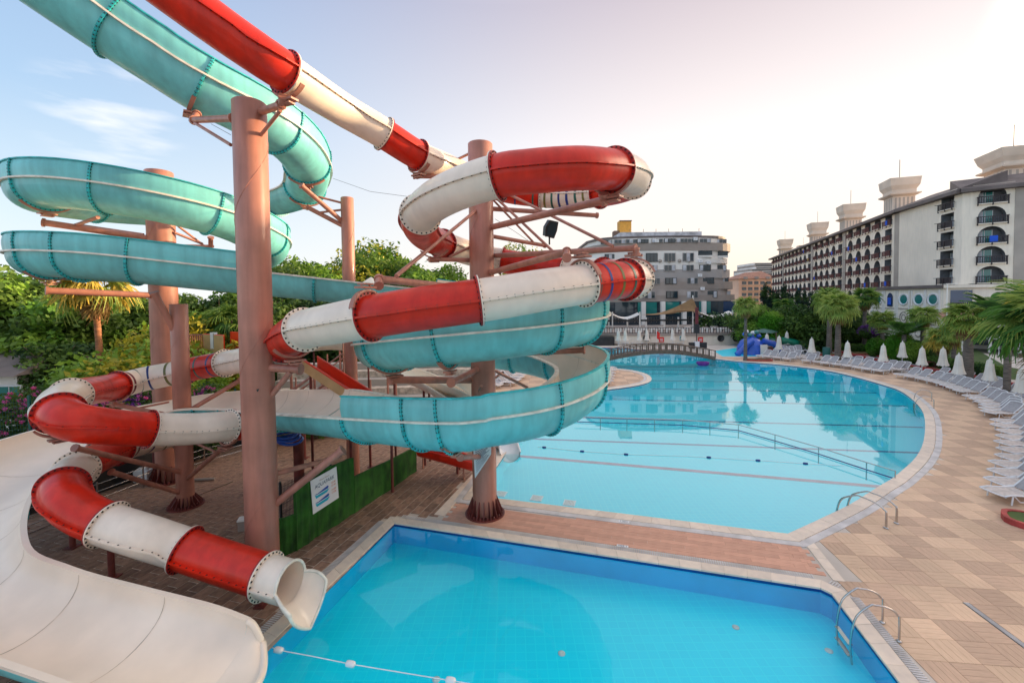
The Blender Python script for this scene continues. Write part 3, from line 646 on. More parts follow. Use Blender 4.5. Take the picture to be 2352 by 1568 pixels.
# open mouth: the lower half runs on and flares into a lip over the water
c, T, sd_, up = frames(PA, [76.15])[0]; c = Vector(c[:3])-oA; mb = MB()
T = Vector((T.x, T.y, 0)).normalized(); up = Vector((0,0,1)); sd_ = Vector((T.y, -T.x, 0))
nseg = 12; prev = []
def lip(k, thick=0.0):
    u = k/nseg; row = []
    for j in range(21):
        a = math.pi+math.pi*j/20; e = abs(math.cos(a)); Lx = u*.52; wd = TR*(1+.34*math.sin(u*math.pi*.62)*e**.5)
        row.append(tuple(c+T*Lx+sd_*math.cos(a)*(wd+thick)+up*(math.sin(a)*(TR+thick)*(1-.05*u)-.60*u**1.7*(1-e)-.26*u*u*e)))
    return row
R1 = [lip(k) for k in range(nseg+1)]; R2 = [lip(k, -.045) for k in range(nseg+1)]
mb.grid(R1, M['cream']); mb.grid([r[::-1] for r in R2], M['cream']); mb.grid([R1[-1], R2[-1]], M['creamrib'], smooth=False)
mb.grid([[r[0] for r in R1], [r[0] for r in R2]], M['creamrib'], smooth=False); mb.grid([[r[-1] for r in R2], [r[-1] for r in R1]], M['creamrib'], smooth=False)
rim = [tuple(Vector(r[0])) for r in R2[::-1]]
edge = [Vector(r[0])*.5+Vector(q[0])*.5 for r, q in zip(R1, R2)][::-1]
arch = [c+(sd_*math.cos(a)+up*math.sin(a))*TR for a in [math.pi-math.pi*j/16 for j in range(17)]]
mb.tube(arch, .035, 8, M['creamrib'])
end = [Vector(a)*.5+Vector(b)*.5 for a, b in zip(R1[-1], R2[-1])]
left = [Vector(r[0])*.5+Vector(q[0])*.5 for r, q in zip(R1, R2)]; right = [Vector(r[-1])*.5+Vector(q[-1])*.5 for r, q in zip(R1, R2)]
mb.tube(left+end[1:-1]+right[::-1], .04, 8, M['creamrib'])
mb.build('splash_lip', parent=slideA)
M['seam'] = mat('worn_joint_sealant', (.66,.53,.41), .7, var=.2, vscale=3)
# ------------------------------------------------------------------ teal open slide
pM, pR = G(1114,1178), G(392,1118)                       # feet of the columns inside the two coils
pM = Vector((pM.x, pM.y)); pR = Vector((pR.x*19.6/pR.y, 19.6))
def ang_of(px, py=600): d = ray(px, py); return math.atan2(d.x, d.y)
def coil(center, pxl, pxr):
    a = (ang_of(pxr)-ang_of(pxl))/2; mid = (ang_of(pxr)+ang_of(pxl))/2; D = center.length
    return Vector((math.sin(mid)*D, math.cos(mid)*D)), math.sin(a)*D
BA = .90                                                  # half width of the channel
cR, RoR = coil(pM, 808, 1397); cL_, RoL = coil(pR, 9, 667)
def near_hit(C, R, px, py, side=-1):
    """where the view through (px, py) meets the outer wall of a coil: angle round the coil and height"""
    d = ray(px, py); f = Vector((d.x, d.y)); k = f.length; f.normalize(); b = f.dot(C); disc = R*R-(C.length_squared-b*b)
    s = b+side*math.sqrt(max(disc, 0)); p = f*s; z = HGT+d.z*(s/k); q = p-C; return math.degrees(math.atan2(q.y, q.x)), z
def table(C, R, samples):
    o = []
    for px, py, turn, side in samples:
        a, z = near_hit(C, R, px, py, side); o.append((a % 360+360*turn, z))
    return sorted(o)
tabL = table(cL_, RoL, [(8,413,0,-1),(60,404,0,-1),(210,417,0,-1),(360,443,0,-1),(540,489,0,-1),(620,525,0,-1)])
tabL2 = table(cL_, RoL, [(8,577,0,-1),(120,576,0,-1),(324,591,0,-1)])
a_end, z_end = near_hit(cL_, RoL, 668, 560); tabL.append((a_end % 360 if a_end > 200 else a_end+360, z_end)); tabL.sort()
ZL = [(90, 13.1), (150, 12.85)]+tabL+[(450, 10.15), (520, 9.95)]+[(a+360, z) for a, z in tabL2]
tabR1 = table(cR, RoR, [(840,788,0,-1),(997,771,0,-1),(1290,743,0,-1)]); tabR2 = table(cR, RoR, [(997,968,0,-1),(1290,931,0,-1),(784,966,0,-1)])
_, zr1 = near_hit(cR, RoR, 1397, 722); _, zr2 = near_hit(cR, RoR, 1397, 863); _, zl1 = near_hit(cR, RoR, 809, 795)
def interp(tab, x):
    tab = sorted(tab); xs = [p[0] for p in tab]; ys = [p[1] for p in tab]; return float(np.interp(x, xs, ys))
BP = []                                                  # x, y, z, half width, depth
def addB(v, a=BA, d=.90): BP.append(np.array((v[0], v[1], v[2], a, d)))
for x, y, d in [(-30,-138,12.2),(70,-68,12.7),(167,0,13.1),(266,68,13.6),(365,133,14.1),(465,198,14.7),(565,252,15.6),(642,300,16.8),(693,352,18.4),(708,402,20.2),(672,443,22.2)]: addB(W(x, y, d))
RcL, RcR = RoL-BA, RoR-BA
IB0 = len(BP)
for a in range(95, 650, 22): addB((cL_.x+RcL*math.cos(math.radians(a)), cL_.y+RcL*math.sin(math.radians(a)), interp(ZL, a)))
IB1 = len(BP)-1
pe = Vector(BP[-1][:2])
r0 = Vector((cR.x+RcR*math.cos(math.radians(104)), cR.y+RcR*math.sin(math.radians(104))))
for t in (.22, .42, .62, .82):
    q = pe.lerp(r0, t); addB((q.x, q.y, BP[IB1][2]+(8.2-BP[IB1][2])*t))
IB2 = len(BP)
zz = [(104, 8.15), (40, 7.8), (0-12, zr1)]+[(a-360 if a > 180 else a, z) for a, z in tabR1]+[(-165, zl1), (-270, 5.95), (-330, 5.5), (-372, zr2)]+[((a-360 if a > 180 else a)-360, z) for a, z in tabR2]
for a in range(104, -470, -22): addB((cR.x+RcR*math.cos(math.radians(a)), cR.y+RcR*math.sin(math.radians(a)), interp(zz, a)), BA, .90 if a > -200 else 1.04)
IB3 = len(BP)-1
def mid(p, q): return ((p.x+q.x)/2, (p.y+q.y)/2, (p.z+q.z)/2)
def at_z(px, py, z): return G(px, py, z)
for (n1, f1, z, wd) in [((690,950),(725,894),4.35,None),((622,940),(640,897),4.15,None)]:
    a_, b_2 = at_z(*n1, z), at_z(*f1, z); addB(mid(a_, b_2), max(BA, (a_-b_2).length/2-.05), 1.0)
for far, z, wid in [((500,903),3.85,1.65),((360,925),3.55,1.7),((210,958),3.25,1.7),((60,998),2.95,1.75)]:
    p = at_z(*far, z); prev = Vector(BP[-1][:3]); dirn = (Vector((p.x, p.y))-Vector((prev.x, prev.y))).normalized(); nrm2 = Vector((-dirn.y, dirn.x)); 
    addB((p.x+nrm2.x*wid, p.y+nrm2.y*wid, z), wid, .85)
BP = BP[:-4]
for cx_, cy_, z, wd in []: pass
def pair(inner, outer_w, z, dirv, a=None):
    p = at_z(*inner, z); n_ = Vector((dirv[1], -dirv[0])).normalized(); return (p.x+n_.x*outer_w, p.y+n_.y*outer_w, z)
# far straight, wide bend on the left, and the run to the pool
for v_ in ((-12.4,17.85,4.0,1.6),(-14.2,17.6,3.75,1.7),(-15.9,16.7,3.4,1.9),(-16.75,15.1,3.05,1.95),(-16.4,13.2,2.7,1.75),(-15.2,11.4,2.35,1.55),(-12.85,9.66,1.98,1.22)): addB(v_[:3], v_[3], .85)
for inner, z, wid, dirv in [((167,1308),1.72,1.10,(.9,-.42)),((310,1348),1.42,1.10,(.97,-.24)),((420,1376),1.24,1.12,(.975,-.22)),((500,1398),1.12,1.13,(.975,-.22)),((572,1426),.96,1.13,(.975,-.22))]:
    p = at_z(*inner, z); d_ = Vector(dirv).normalized(); nr = Vector((d_.y, -d_.x)); addB((p.x+nr.x*wid, p.y+nr.y*wid, z), wid, .85 if z > 1.3 else .72)
PB = BP; NB = len(PB)
slideB = empty('open_slide', tuple(PB[0][:3]), 0, 'open teal channel slide with cream inside, coiling round two columns and sweeping to the pool', 'water slide')
oB = slideB.location.copy()
def uprof(a, d, n=18):
    return [(a*math.cos(math.pi+math.pi*j/n), -d*abs(math.sin(math.pi*j/n))**.92) for j in range(n+1)]   # from -a to +a
WH = .62
W1E, W2E = nearest_t(PB, 604, 640, IB1-.5, IB2), IB3+.58
def outer_side(t):
    if t < W1E: return 1            # right of travel
    if IB2+.8 < t < W2E: return -1
    return 0
def bsec(t0, t1):
    ts = dense(PB, t0, t1, .3); fr = frames(PB, ts); sgn = outer_side((t0+t1)/2); mb = MB(); ro, ri = [], []
    late = t0 > IB3+1
    for c, T, sd_, up in fr:
        a, d = c[3], c[4]; c = Vector(c[:3])-oB; up = Vector((0,0,1)) if late else up
        ro.append([tuple(c+sd_*x+up*z) for x, z in uprof(a, d)]); ri.append([tuple(c+sd_*x+up*z) for x, z in uprof(a-.045, d-.045)][::-1])
    mb.grid(ro, M['teal']); mb.grid(ri, M['creamin'])
    for sg in (-1, 1):                                        # rim flange
        rr = []
        for c, T, sd_, up in fr:
            a = c[3]; c = Vector(c[:3])-oB; s_ = sd_*sg; e = .10 if not late else .075
            rr.append([tuple(c+s_*(a-.05)+up*.03), tuple(c+s_*(a+e)+up*.03), tuple(c+s_*(a+e)-up*.03), tuple(c+s_*(a-.05)-up*.03), tuple(c+s_*(a-.05)+up*.03)])
        mb.grid(rr, M['creamrib'] if not late else M['creamin'], smooth=False)
    sec = mb.build('channel_section', parent=slideB)
    c, T, sd_, up = fr[0]; up = Vector((0,0,1)) if late else up; a, d = c[3], c[4]; c = Vector(c[:3])-oB; jb = MB()
    jb.grid([[tuple(c+T*k+sd_*x+up*z) for x, z in uprof(a-.050, d-.050)][::-1] for k in (-.009, .009)], M['seam']); jb.build('joint_seam', parent=sec)
    if sgn:
        wb = MB(); r1, r2, r3 = [], [], []
        for c, T, sd_, up in fr:
            a = c[3]; c = Vector(c[:3])-oB; s_ = sd_*sgn; z0 = Vector((0,0,1))
            r1.append([tuple(c+s_*(a+.02+.05*math.sin(k/5*2.6)-.05*(k/5)**2)+up*(.03+WH*k/5)) for k in range(6)])
            r2.append([tuple(c+s_*(a-.02+.05*math.sin(k/5*2.6)-.05*(k/5)**2)+up*(.03+WH*k/5)) for k in range(6)][::-1])
            q = c+s_*(a-.01)+up*(.03+WH); r3.append([tuple(q-s_*.04+up*.02), tuple(q+s_*.06+up*.02), tuple(q+s_*.06-up*.02), tuple(q-s_*.04-up*.02), tuple(q-s_*.04+up*.02)])
        wb.grid(r1, M['teal']); wb.grid(r2, M['creamin']); wb.grid(r3, M['tealrib'], smooth=False)
        wb.build('side_wall', parent=sec)
    # cross flange at the start of the section
    c, T, sd_, up = fr[0]; a, d = c[3], c[4]; c = Vector(c[:3])-oB; up = Vector((0,0,1)) if late else up; fb = MB()
    pr = uprof(a, d, 22); outl = [(x, z) for x, z in pr]
    if sgn > 0: outl += [(a+.02, .03+WH*.5), (a-.01, .03+WH)]
    if sgn < 0: outl = [(-(a-.01), .03+WH), (-(a+.02), .03+WH*.5)]+outl
    def nrm2(i):
        x0, z0 = outl[max(i-1,0)]; x1, z1 = outl[min(i+1,len(outl)-1)]; dx, dz = x1-x0, z1-z0; L = math.hypot(dx, dz) or 1; return (dz/L, -dx/L)
    rows = []
    for k, off in ((-.035,-.005),(-.035,.085),(.035,.085),(.035,-.005)):
        rr = []
        for i, (x, z) in enumerate(outl):
            nx, nz = nrm2(i)
            if nx*x+nz*(z-.2 if z > 0 else z) < 0: nx, nz = -nx, -nz
            rr.append(tuple(c+T*k+sd_*(x+nx*off)+up*(z+nz*off)))
        rows.append(rr)
    fb.grid(rows, M['tealrib'], smooth=False); fb.build('cross_flange', parent=sec)
    bb = MB()
    dots = []
    for i in range(len(outl)-1):
        x0, z0 = outl[i]; x1, z1 = outl[i+1]; L = math.hypot(x1-x0, z1-z0); k = max(1, round(L/.11))
        for q in range(k): dots.append((x0+(x1-x0)*(q+.5)/k, z0+(z1-z0)*(q+.5)/k, nrm2(i)))
    for x, z, (nx, nz) in dots:
        if nx*x+nz*(z-.2 if z > 0 else z) < 0: nx, nz = -nx, -nz
        p = c+sd_*(x+nx*.045)+up*(z+nz*.045)
        for sg in (-1, 1):
            q = p+T*sg*.038; e1 = sd_*.017; e2 = up*.017
            V = [q+e1*i_+e2*j_+T*sg*k_ for k_ in (-.004,.012) for i_, j_ in ((-1,-1),(1,-1),(1,1),(-1,1))]
            bb.add([tuple(v) for v in V], [(4,5,6,7),(0,1,5,4),(1,2,6,5),(2,3,7,6),(3,0,4,7)], M['bolt'])
        q = p+(sd_*nx+up*nz)*.042; e1 = T*.016; e2 = (sd_*(-nz)+up*nx)*.016
        V = [q+e1*i_+e2*j_+(sd_*nx+up*nz)*k_ for k_ in (-.004,.01) for i_, j_ in ((-1,-1),(1,-1),(1,1),(-1,1))]
        bb.add([tuple(v) for v in V], [(4,5,6,7),(0,1,5,4),(1,2,6,5),(2,3,7,6),(3,0,4,7)], M['bolt'])
    tag(bb.build('bolt_heads', parent=sec), kind='stuff')
# section joints every 2.6 m or so, matched to the flanges the photograph shows
Ls = [0]; 
for i in range(1, (NB-1)*8+1):
    a = Vector(cr(PB, (i-1)/8)[:3]); b = Vector(cr(PB, min(i/8, NB-1.0001))[:3]); Ls.append(Ls[-1]+(b-a).length)
def t_at(s): return float(np.interp(s, Ls, [i/8 for i in range(len(Ls))]))
def s_at(t): return float(np.interp(t, [i/8 for i in range(len(Ls))], Ls))
jt = [0.0]
hints = [nearest_t(PB, 266, 68, 1, 5), nearest_t(PB, 462, 200, 4, 7), nearest_t(PB, 640, 300, 6, 9), nearest_t(PB, 705, 375, 7.5, 10), nearest_t(PB, 700, 425, 9, 11), nearest_t(PB, 640, 460, 9.5, 12)]
th = math.radians
def tL(a): return IB0+(a-95)/22
def tR(a): return IB2+(104-a)/22
jt = [0.0]+hints+[tL(a) for a in (128, 170)]
for px, turn in ((30,0),(208,0),(508,0),(655,0)):
    a = (near_hit(cL_, RoL, max(px,12), 480)[0]) % 360; jt.append(tL(a if a > 100 else a+360))
jt += [tL(a) for a in (440, 490, 540)]
for px in (30,118,322):
    a = (near_hit(cL_, RoL, max(px,12), 480)[0]) % 360; jt.append(tL(a+360))
jt = [t for t in jt if t < IB1+.01]
jt += [nearest_t(PB, 322, 600, IB1-1, IB2), W1E]
jt += [nearest_t(PB, 722, 672, IB1, IB2), IB2-.6]
for px in (1385, 1290, 993, 835):
    a = near_hit(cR, RoR, px, 760)[0]; a = a if a < 90 else a-360; jt.append(tR(a))
jt += [tR(-205), tR(-245), tR(-290), tR(-330)]
for px in (1390, 1290, 993, 792, ):
    a = near_hit(cR, RoR, px, 960)[0]; a = a if a < 90 else a-360; jt.append(tR(a-360))
jt += [IB3+.1, IB3+.42, W2E, IB3+1.08, IB3+1.5]
t = IB3+2.0; jt.append(t)
s = s_at(t)
while s+3.0 < Ls[-1]: s += 2.3; jt.append(t_at(s))
jt = sorted(set(round(x, 3) for x in jt)); jj = [jt[0]]
for x in jt[1:]:
    if x-jj[-1] > .22 and x < NB-1.1: jj.append(x)
jt = jj+[NB-1.001]
for a, b in zip(jt[:-1], jt[1:]): bsec(a, b)
# rounded end of the run-out at the pool, dipping to the water
c, T, sd_, up = frames(PB, [NB-1.001])[0]; a, d = c[3], c[4]; c = Vector(c[:3])-oB; up = Vector((0,0,1)); mb = MB(); rows, rows2 = [], []
T = Vector((T.x, T.y, 0)).normalized()
for k in range(9):
    u = k/8; row = []; row2 = []
    for x, z in uprof(a, d, 24):
        e = abs(x)/a; Lx = u*(.95-.62*e**2.2); dz = -(.22*u*u)*(1 if z > -.1 else .2)-.30*u*u*e
        row.append(tuple(c+T*Lx+sd_*x*(1+.03*u)+up*(z*(1-.30*u*u)+dz))); row2.append(tuple(c+T*Lx+sd_*x*(.965+.03*u)+up*(z*(1-.30*u*u)*.94+dz+.01)))
    rows.append(row); rows2.append(row2)
mb.grid(rows, M['teal']); mb.grid([r[::-1] for r in rows2], M['creamin'])
lipc = [Vector(r[0])*.5+Vector(q[0])*.5 for r, q in zip(rows, rows2)]+[Vector(p)*.5+Vector(q)*.5 for p, q in zip(rows[-1], rows2[-1])][1:-1]+[Vector(r[-1])*.5+Vector(q[-1])*.5 for r, q in zip(rows, rows2)][::-1]
mb.tube(lipc, .075, 10, M['creamin']); mb.build('end_lip', parent=slideB)
# ------------------------------------------------------------------ columns, arms and braces
def column(name, foot, r, ztop, label, arms=(), gusset=True, cat='support column', group='brown steel slide columns', lean=0, rg=None):
    root = empty(name, (foot[0], foot[1], 0), 0, label, cat, group)
    mb = MB(); n = 28; H = ztop
    mb.lathe([(r, 0), (r, H*.33), (r, H*.66), (r, H-.03), (r-.03, H)], n=n, m=M['steel']); mb.build('shaft', parent=root)
    wb = MB(); k = 90                                            # spiral weld seam
    pts = [Vector(((r+.002)*math.cos(q*.21+2), (r+.002)*math.sin(q*.21+2), H*q/k)) for q in range(k+1)]; wb.tube(pts, .008, 5, M['steel'], caps=False); wb.build('weld_seam', parent=root)
    if gusset:
        R = rg or r*1.62; gb = MB(); gb.lathe([(R, 0), (R, .05), (r-.02, .05)], n=32, m=M['steeldk'], smooth=False); gb.build('base_plate', parent=root)
        for q in range(16):
            a = 2*math.pi*q/16; e = Vector((math.cos(a), math.sin(a), 0)); f = Vector((-e.y, e.x, 0))*.012; hh = .62*r/.45
            P = [e*(r-.01)+Vector((0,0,.05)), e*(R-.05)+Vector((0,0,.05)), e*(R-.07)+Vector((0,0,.12)), e*(r+.03)+Vector((0,0,hh)), e*(r-.01)+Vector((0,0,hh))]
            g2 = MB(); g2.add([tuple(p-f) for p in P]+[tuple(p+f) for p in P], [(4,3,2,1,0),(5,6,7,8,9)]+[(i,(i+1)%5,(i+1)%5+5,i+5) for i in range(5)], M['steeldk']); g2.build('gusset', parent=root)
            b2 = MB(); e2 = Vector((math.cos(a+.196), math.sin(a+.196), 0)); b2.lathe([(.035,0),(.035,.07),(.02,.09)], tuple(e2*(R-.09)+Vector((0,0,.05))), 6, M['steeldk'], False); b2.build('anchor_bolt', parent=root)
    o = Vector((foot[0], foot[1], 0))
    for a in arms:
        nm = a[0]; pts = [W(*q)-o if len(q) == 3 else Vector(q[:3])-o for q in a[1]]; ab = MB(); ab.tube(pts, a[2], 12, M['steel'])
        obj = ab.build(nm, parent=root)
        for e_, f_ in ((pts[0], pts[1]), (pts[-1], pts[-2])):
            if nm == 'arm':
                cb = MB(); dv = (e_-f_).normalized(); cb.tube([e_-dv*.05, e_+dv*.02], a[2]*1.35, 12, M['steel'], smooth=False); cb.build('end_plate', parent=obj)
    return root
def cz(px, py, Y): return W(px, py, Y).z
mX = W(598, 1240, 12.5); 
YP = 12.5; xm = W(601, 1320, YP).x
column('support_column', (W(594,1000,YP).x+.02, YP), .44, cz(565, 236, YP), 'thick brown column standing nearest, its top bolted to arms under both slides', [
  ('arm', [(535,272,YP),(445,276,13.9)], .10), ('arm', [(445,278,13.9),(452,262,14.2)], .10), ('brace', [(530,333,YP),(448,283,13.8)], .05),
  ('arm', [(590,260,YP),(645,241,11.6)], .10), ('arm', [(646,243,11.5),(650,222,11.3)], .09), ('brace', [(590,322,YP),(644,254,11.6)], .05),
  ('arm', [(600,843,YP),(690,848,12.3)], .12), ('brace', [(610,925,YP),(668,853,12.3)], .08),
  ('arm', [(600,1182,YP),(787,1033,12.9)], .11), ('arm', [(600,1096,YP),(752,1056,14.6)], .08)], gusset=False)
column('support_column', (pM.x, pM.y), .45, cz(1103, 330, pM.y), 'thick brown column with a ribbed foot standing between the two pools', [
  ('arm', [(1120,524,16.2),(1388,460,11.3)], .11), ('arm', [(1387,462,11.3),(1387,446,11.2)], .10), ('arm', [(1120,479,16.6),(1372,495,17.6)], .09),
  ('brace', [(1090,347,16.6),(994,394,17.6)], .05), ('arm', [(1100,407,16.6),(950,405,15.9)], .08), ('brace', [(1124,440,16.6),(1273,580,15.2)], .05), ('brace', [(1140,432,16.6),(1408,566,12.6)], .05),
  ('brace', [(1124,450,16.4),(1225,556,17)], .04), ('brace', [(1100,478,16.0),(910,634,10.9)], .055), ('arm', [(1100,598,16.5),(986,595,15.6)], .08), ('brace', [(1095,560,16.5),(1032,590,16)], .05),
  ('arm', [(1120,541,16.5),(1252,564,18.4)], .08), ('arm', [(1125,588,16.4),(1460,570,12.4)], .09), ('arm', [(1460,571,12.4),(1462,586,12.4)], .09), ('arm', [(1115,629,16.2),(1302,579,11.4)], .10), ('arm', [(1302,577,11.4),(1302,592,10.8)], .09),
  ('arm', [(1090,664,16.2),(870,641,10.9)], .10), ('arm', [(870,640,10.9),(870,656,10.6)], .09),
  ('arm', [(1100,873,16.3),(898,872,13.7)], .12), ('arm', [(1105,844,16.2),(1036,879,13.2)], .11), ('brace', [(1120,842,16.4),(1211,890,17.6)], .06), ('brace', [(1120,880,16.4),(1155,855,18)], .05),
  ('arm', [(1115,815,16.4),(1342,804,15.2)], .10), ('brace', [(1095,905,16.4),(1106,886,15.0)], .05), ('arm', [(1110,1048,16.4),(1057,1050,13.2)], .09)], rg=.74)
column('support_column', (pR.x, pR.y), .53, cz(378, 394, pR.y), 'thickest brown column standing behind another at the left, its top above the teal coil', [
  ('arm', [(380,553,pR.y),(99,511,17.6)], .13), ('brace', [(330,540,19.2),(172,517,18.4)], .08), ('brace', [(172,518,18.2),(225,499,17.2)], .07),
  ('arm', [(385,680,pR.y),(106,667,16.6)], .13), ('brace', [(400,534,pR.y),(465,560,20.6)], .06), ('brace', [(410,520,pR.y),(470,565,21)], .05), ('arm', [(484,566,20.8),(484,545,20.6)], .10), ('arm', [(400,565,pR.y),(484,566,20.8)], .08)], rg=.86)
pF = G(427,1160)
column('support_column', (pF.x, pF.y), .30, cz(411, 698, pF.y), 'slim brown column with a ribbed foot in front of the thickest one at the left', [
  ('arm', [(412,780,17.0),(354,672,16.2)], .12), ('arm', [(425,1086,pF.y),(172,1028,12.6)], .085), ('arm', [(425,1135,pF.y),(255,1083,14.4)], .085), ('arm', [(428,1101,pF.y),(513,1027,14.8)], .085),
  ('arm', [(432,944,pF.y),(552,873,18.3)], .09), ('arm', [(425,960,pF.y),(262,929,16.4)], .085), ('brace', [(388,923,17.6),(303,940,16.6)], .04), ('brace', [(430,1010,pF.y),(492,1036,14.8)], .04)], rg=.62)
pT = G(812,1090)
column('support_column', (pT.x, pT.y), .28, cz(795, 454, pT.y), 'tall slim brown column behind the slides, left of the two pools', [
  ('arm', [(790,512,pT.y),(692,426,18.2)], .10), ('arm', [(790,520,pT.y),(706,476,19.6)], .10), ('brace', [(785,466,pT.y),(731,452,19.4)], .05), ('brace', [(785,482,pT.y),(736,488,19.6)], .05)], gusset=False)
# saddles: curved steel straps under the channels and tubes where an arm meets them
sad = empty('slide_saddles', (0,0,0)); SAD = []
def saddle(P, oP, t, r, a0, a1, rad=None, parent=None, hang=.0):
    c, T, sd_, up = frames(P, [t])[0]; rr = rad; mb = MB(); n = 14; V = []
    C = Vector(c[:3])
    rows = []
    for k in (-.06, .06):
        rows.append([tuple(C+T*k+(sd_*math.cos(a)+up*math.sin(a))*(rr)) for a in [a0+(a1-a0)*j/n for j in range(n+1)]])
    rows2 = [[tuple(Vector(p)+(Vector(p)-C-T*((Vector(p)-C).dot(T))).normalized()*.05) for p in r_] for r_ in rows]
    mb.grid([rows[0], rows2[0], rows2[1], rows[1]], M['steel'], smooth=False)
    bot = C+(sd_*math.cos((a0+a1)/2)+up*math.sin((a0+a1)/2))*(rr+.05)
    mb.box(tuple(bot+up*math.sin((a0+a1)/2)*.05), .5, .24, .05, math.atan2(sd_.y, sd_.x), M['steel']); mb.box(tuple(bot+up*math.sin((a0+a1)/2)*.13), .32, .2, .04, math.atan2(sd_.y, sd_.x), M['steel'])
    for s_ in (-1, 1): mb.box(tuple(bot+sd_*s_*.14+up*math.sin((a0+a1)/2)*.09), .04, .04, .10, 0, M['steel'])
    return tag(mb.build('saddle'), None)
bpy.data.objects.remove(sad)
for t_, lab in ((3, 'steel saddle under the red tube beside the nearest column top'),(6.0,'steel saddle under the red tube where it nears the second column'),(15.3,'steel saddle under the upper red bend at the right'),(24.2,'steel saddle under the lower end of the upper red bend'),(40.6,'steel saddle under the red bend beside the nearest column'),(53.3,'steel saddle under the far left red tube'),(58.3,'steel saddle under the cream tube left of the nearest column'),(49.4,'steel saddle behind the far left red tube')):
    tag(saddle(PA, oA, t_+.06, 0, math.radians(215), math.radians(325), TR+.09), lab, 'bracket', 'steel saddles under the tube')
for t_, lab in ((33.1,'steel hanger clamped over the tube right of the second column'),(38.1,'steel hanger clamped over the red tube left of the second column'),(31.3,'steel hanger clamped over the cream bend at the far right')):
    tag(saddle(PA, oA, t_, 0, math.radians(20), math.radians(160), TR+.09), lab, 'bracket', 'steel hangers over the tube')
def bt(px, py, a, b): return nearest_t(PB, px, py, a, b)
for t_, lab in ((bt(462,200,4,7),'wide saddle under the teal channel left of the nearest column'),(bt(705,375,7.5,10),'wide saddle under the teal bend, upper one at the slim column'),(bt(700,425,9,11),'wide saddle under the teal bend, lower one at the slim column'),
                (tL((near_hit(cL_, RoL, 30, 480)[0]) % 360),'wide saddle under the left end of the upper teal coil'),(tL((near_hit(cL_, RoL, 30, 480)[0]) % 360+360),'wide saddle under the left end of the lower teal coil'),
                (tR(near_hit(cR, RoR, 993, 760)[0]),'wide saddle under the upper of the two teal turns round the second column'),(tR(near_hit(cR, RoR, 993, 960)[0]-360),'wide saddle under the lowest teal turn beside the sign'),(tR(near_hit(cR, RoR, 835, 760)[0]),'wide saddle at the left end of the upper teal turn')):
    tag(saddle(PB, oB, t_, 0, math.radians(225), math.radians(315), BA+.09), lab, 'bracket', 'wide steel saddles under the teal channel')
# short posts under the run-out and the lower tube
def post(px, py, ztop, r, lab, braces=()):
    p = G(px, py); root = empty('support_post', (p.x, p.y, 0), 0, lab, 'post', 'short brown posts under the slides')
    mb = MB(); mb.tube([(0,0,0),(0,0,ztop)], r, 14, M['steeldk']); mb.build('shaft', parent=root)
    mb = MB(); mb.box((0,0,.015), r*4, r*4, .03, 0, M['steeldk']); mb.build('foot_plate', parent=root); return root
post(46,1218,1.3,.085,'short post under the run-out at its far left bend'); post(167,1256,1.35,.085,'short post below the red tube bend at the left'); post(257,1326,1.25,.085,'short post under the long cream tube section')
post(357,1098,1.9,.085,'post by the white tank behind the left coil'); post(600,1390,.55,.07,'stub post under the last cream tube section')
post(688,1118,3.3,.21,'stout post under the teal channel beside the blue rings'); post(699,1052,3.4,.09,'thin post behind the stout one under the teal channel')
post(851,1072,2.2,.06,'thin post behind the long hedge panel')
# guy wires
def wire(pts, lab, r=.008):
    mb = MB(); mb.tube(pts, r, 5, M['black']); tag(mb.build('guy_wire'), lab, 'wire')
wire([W(765,410,20), W(850,440,19), W(940,452,18)], 'thin dark wire strung from the teal bend to the red tube')
wire([W(1137,503,17), W(1180,530,17.5), W(1224,560,18)], 'thin wire running from the second column to the floodlight')
wire([W(485,285,15), W(530,310,13)], 'thin wire under the arm of the nearest column')

b_ = W(592, 896, 12.07); nb = MB(); nb.add([(-.035,0,.03),(.035,0,.035),(-.01,0,-.05),(-.035,.03,.03),(.035,.03,.035),(-.01,.03,-.05)], [(2,1,0),(3,4,5)], M['black']); tag(nb.build('hole_mark', loc=(b_.x, b_.y-.01, b_.z)), 'tiny black triangle standing for a hole low on the nearest column', 'plate')  # flat black facets in place of a small hole in the shaft
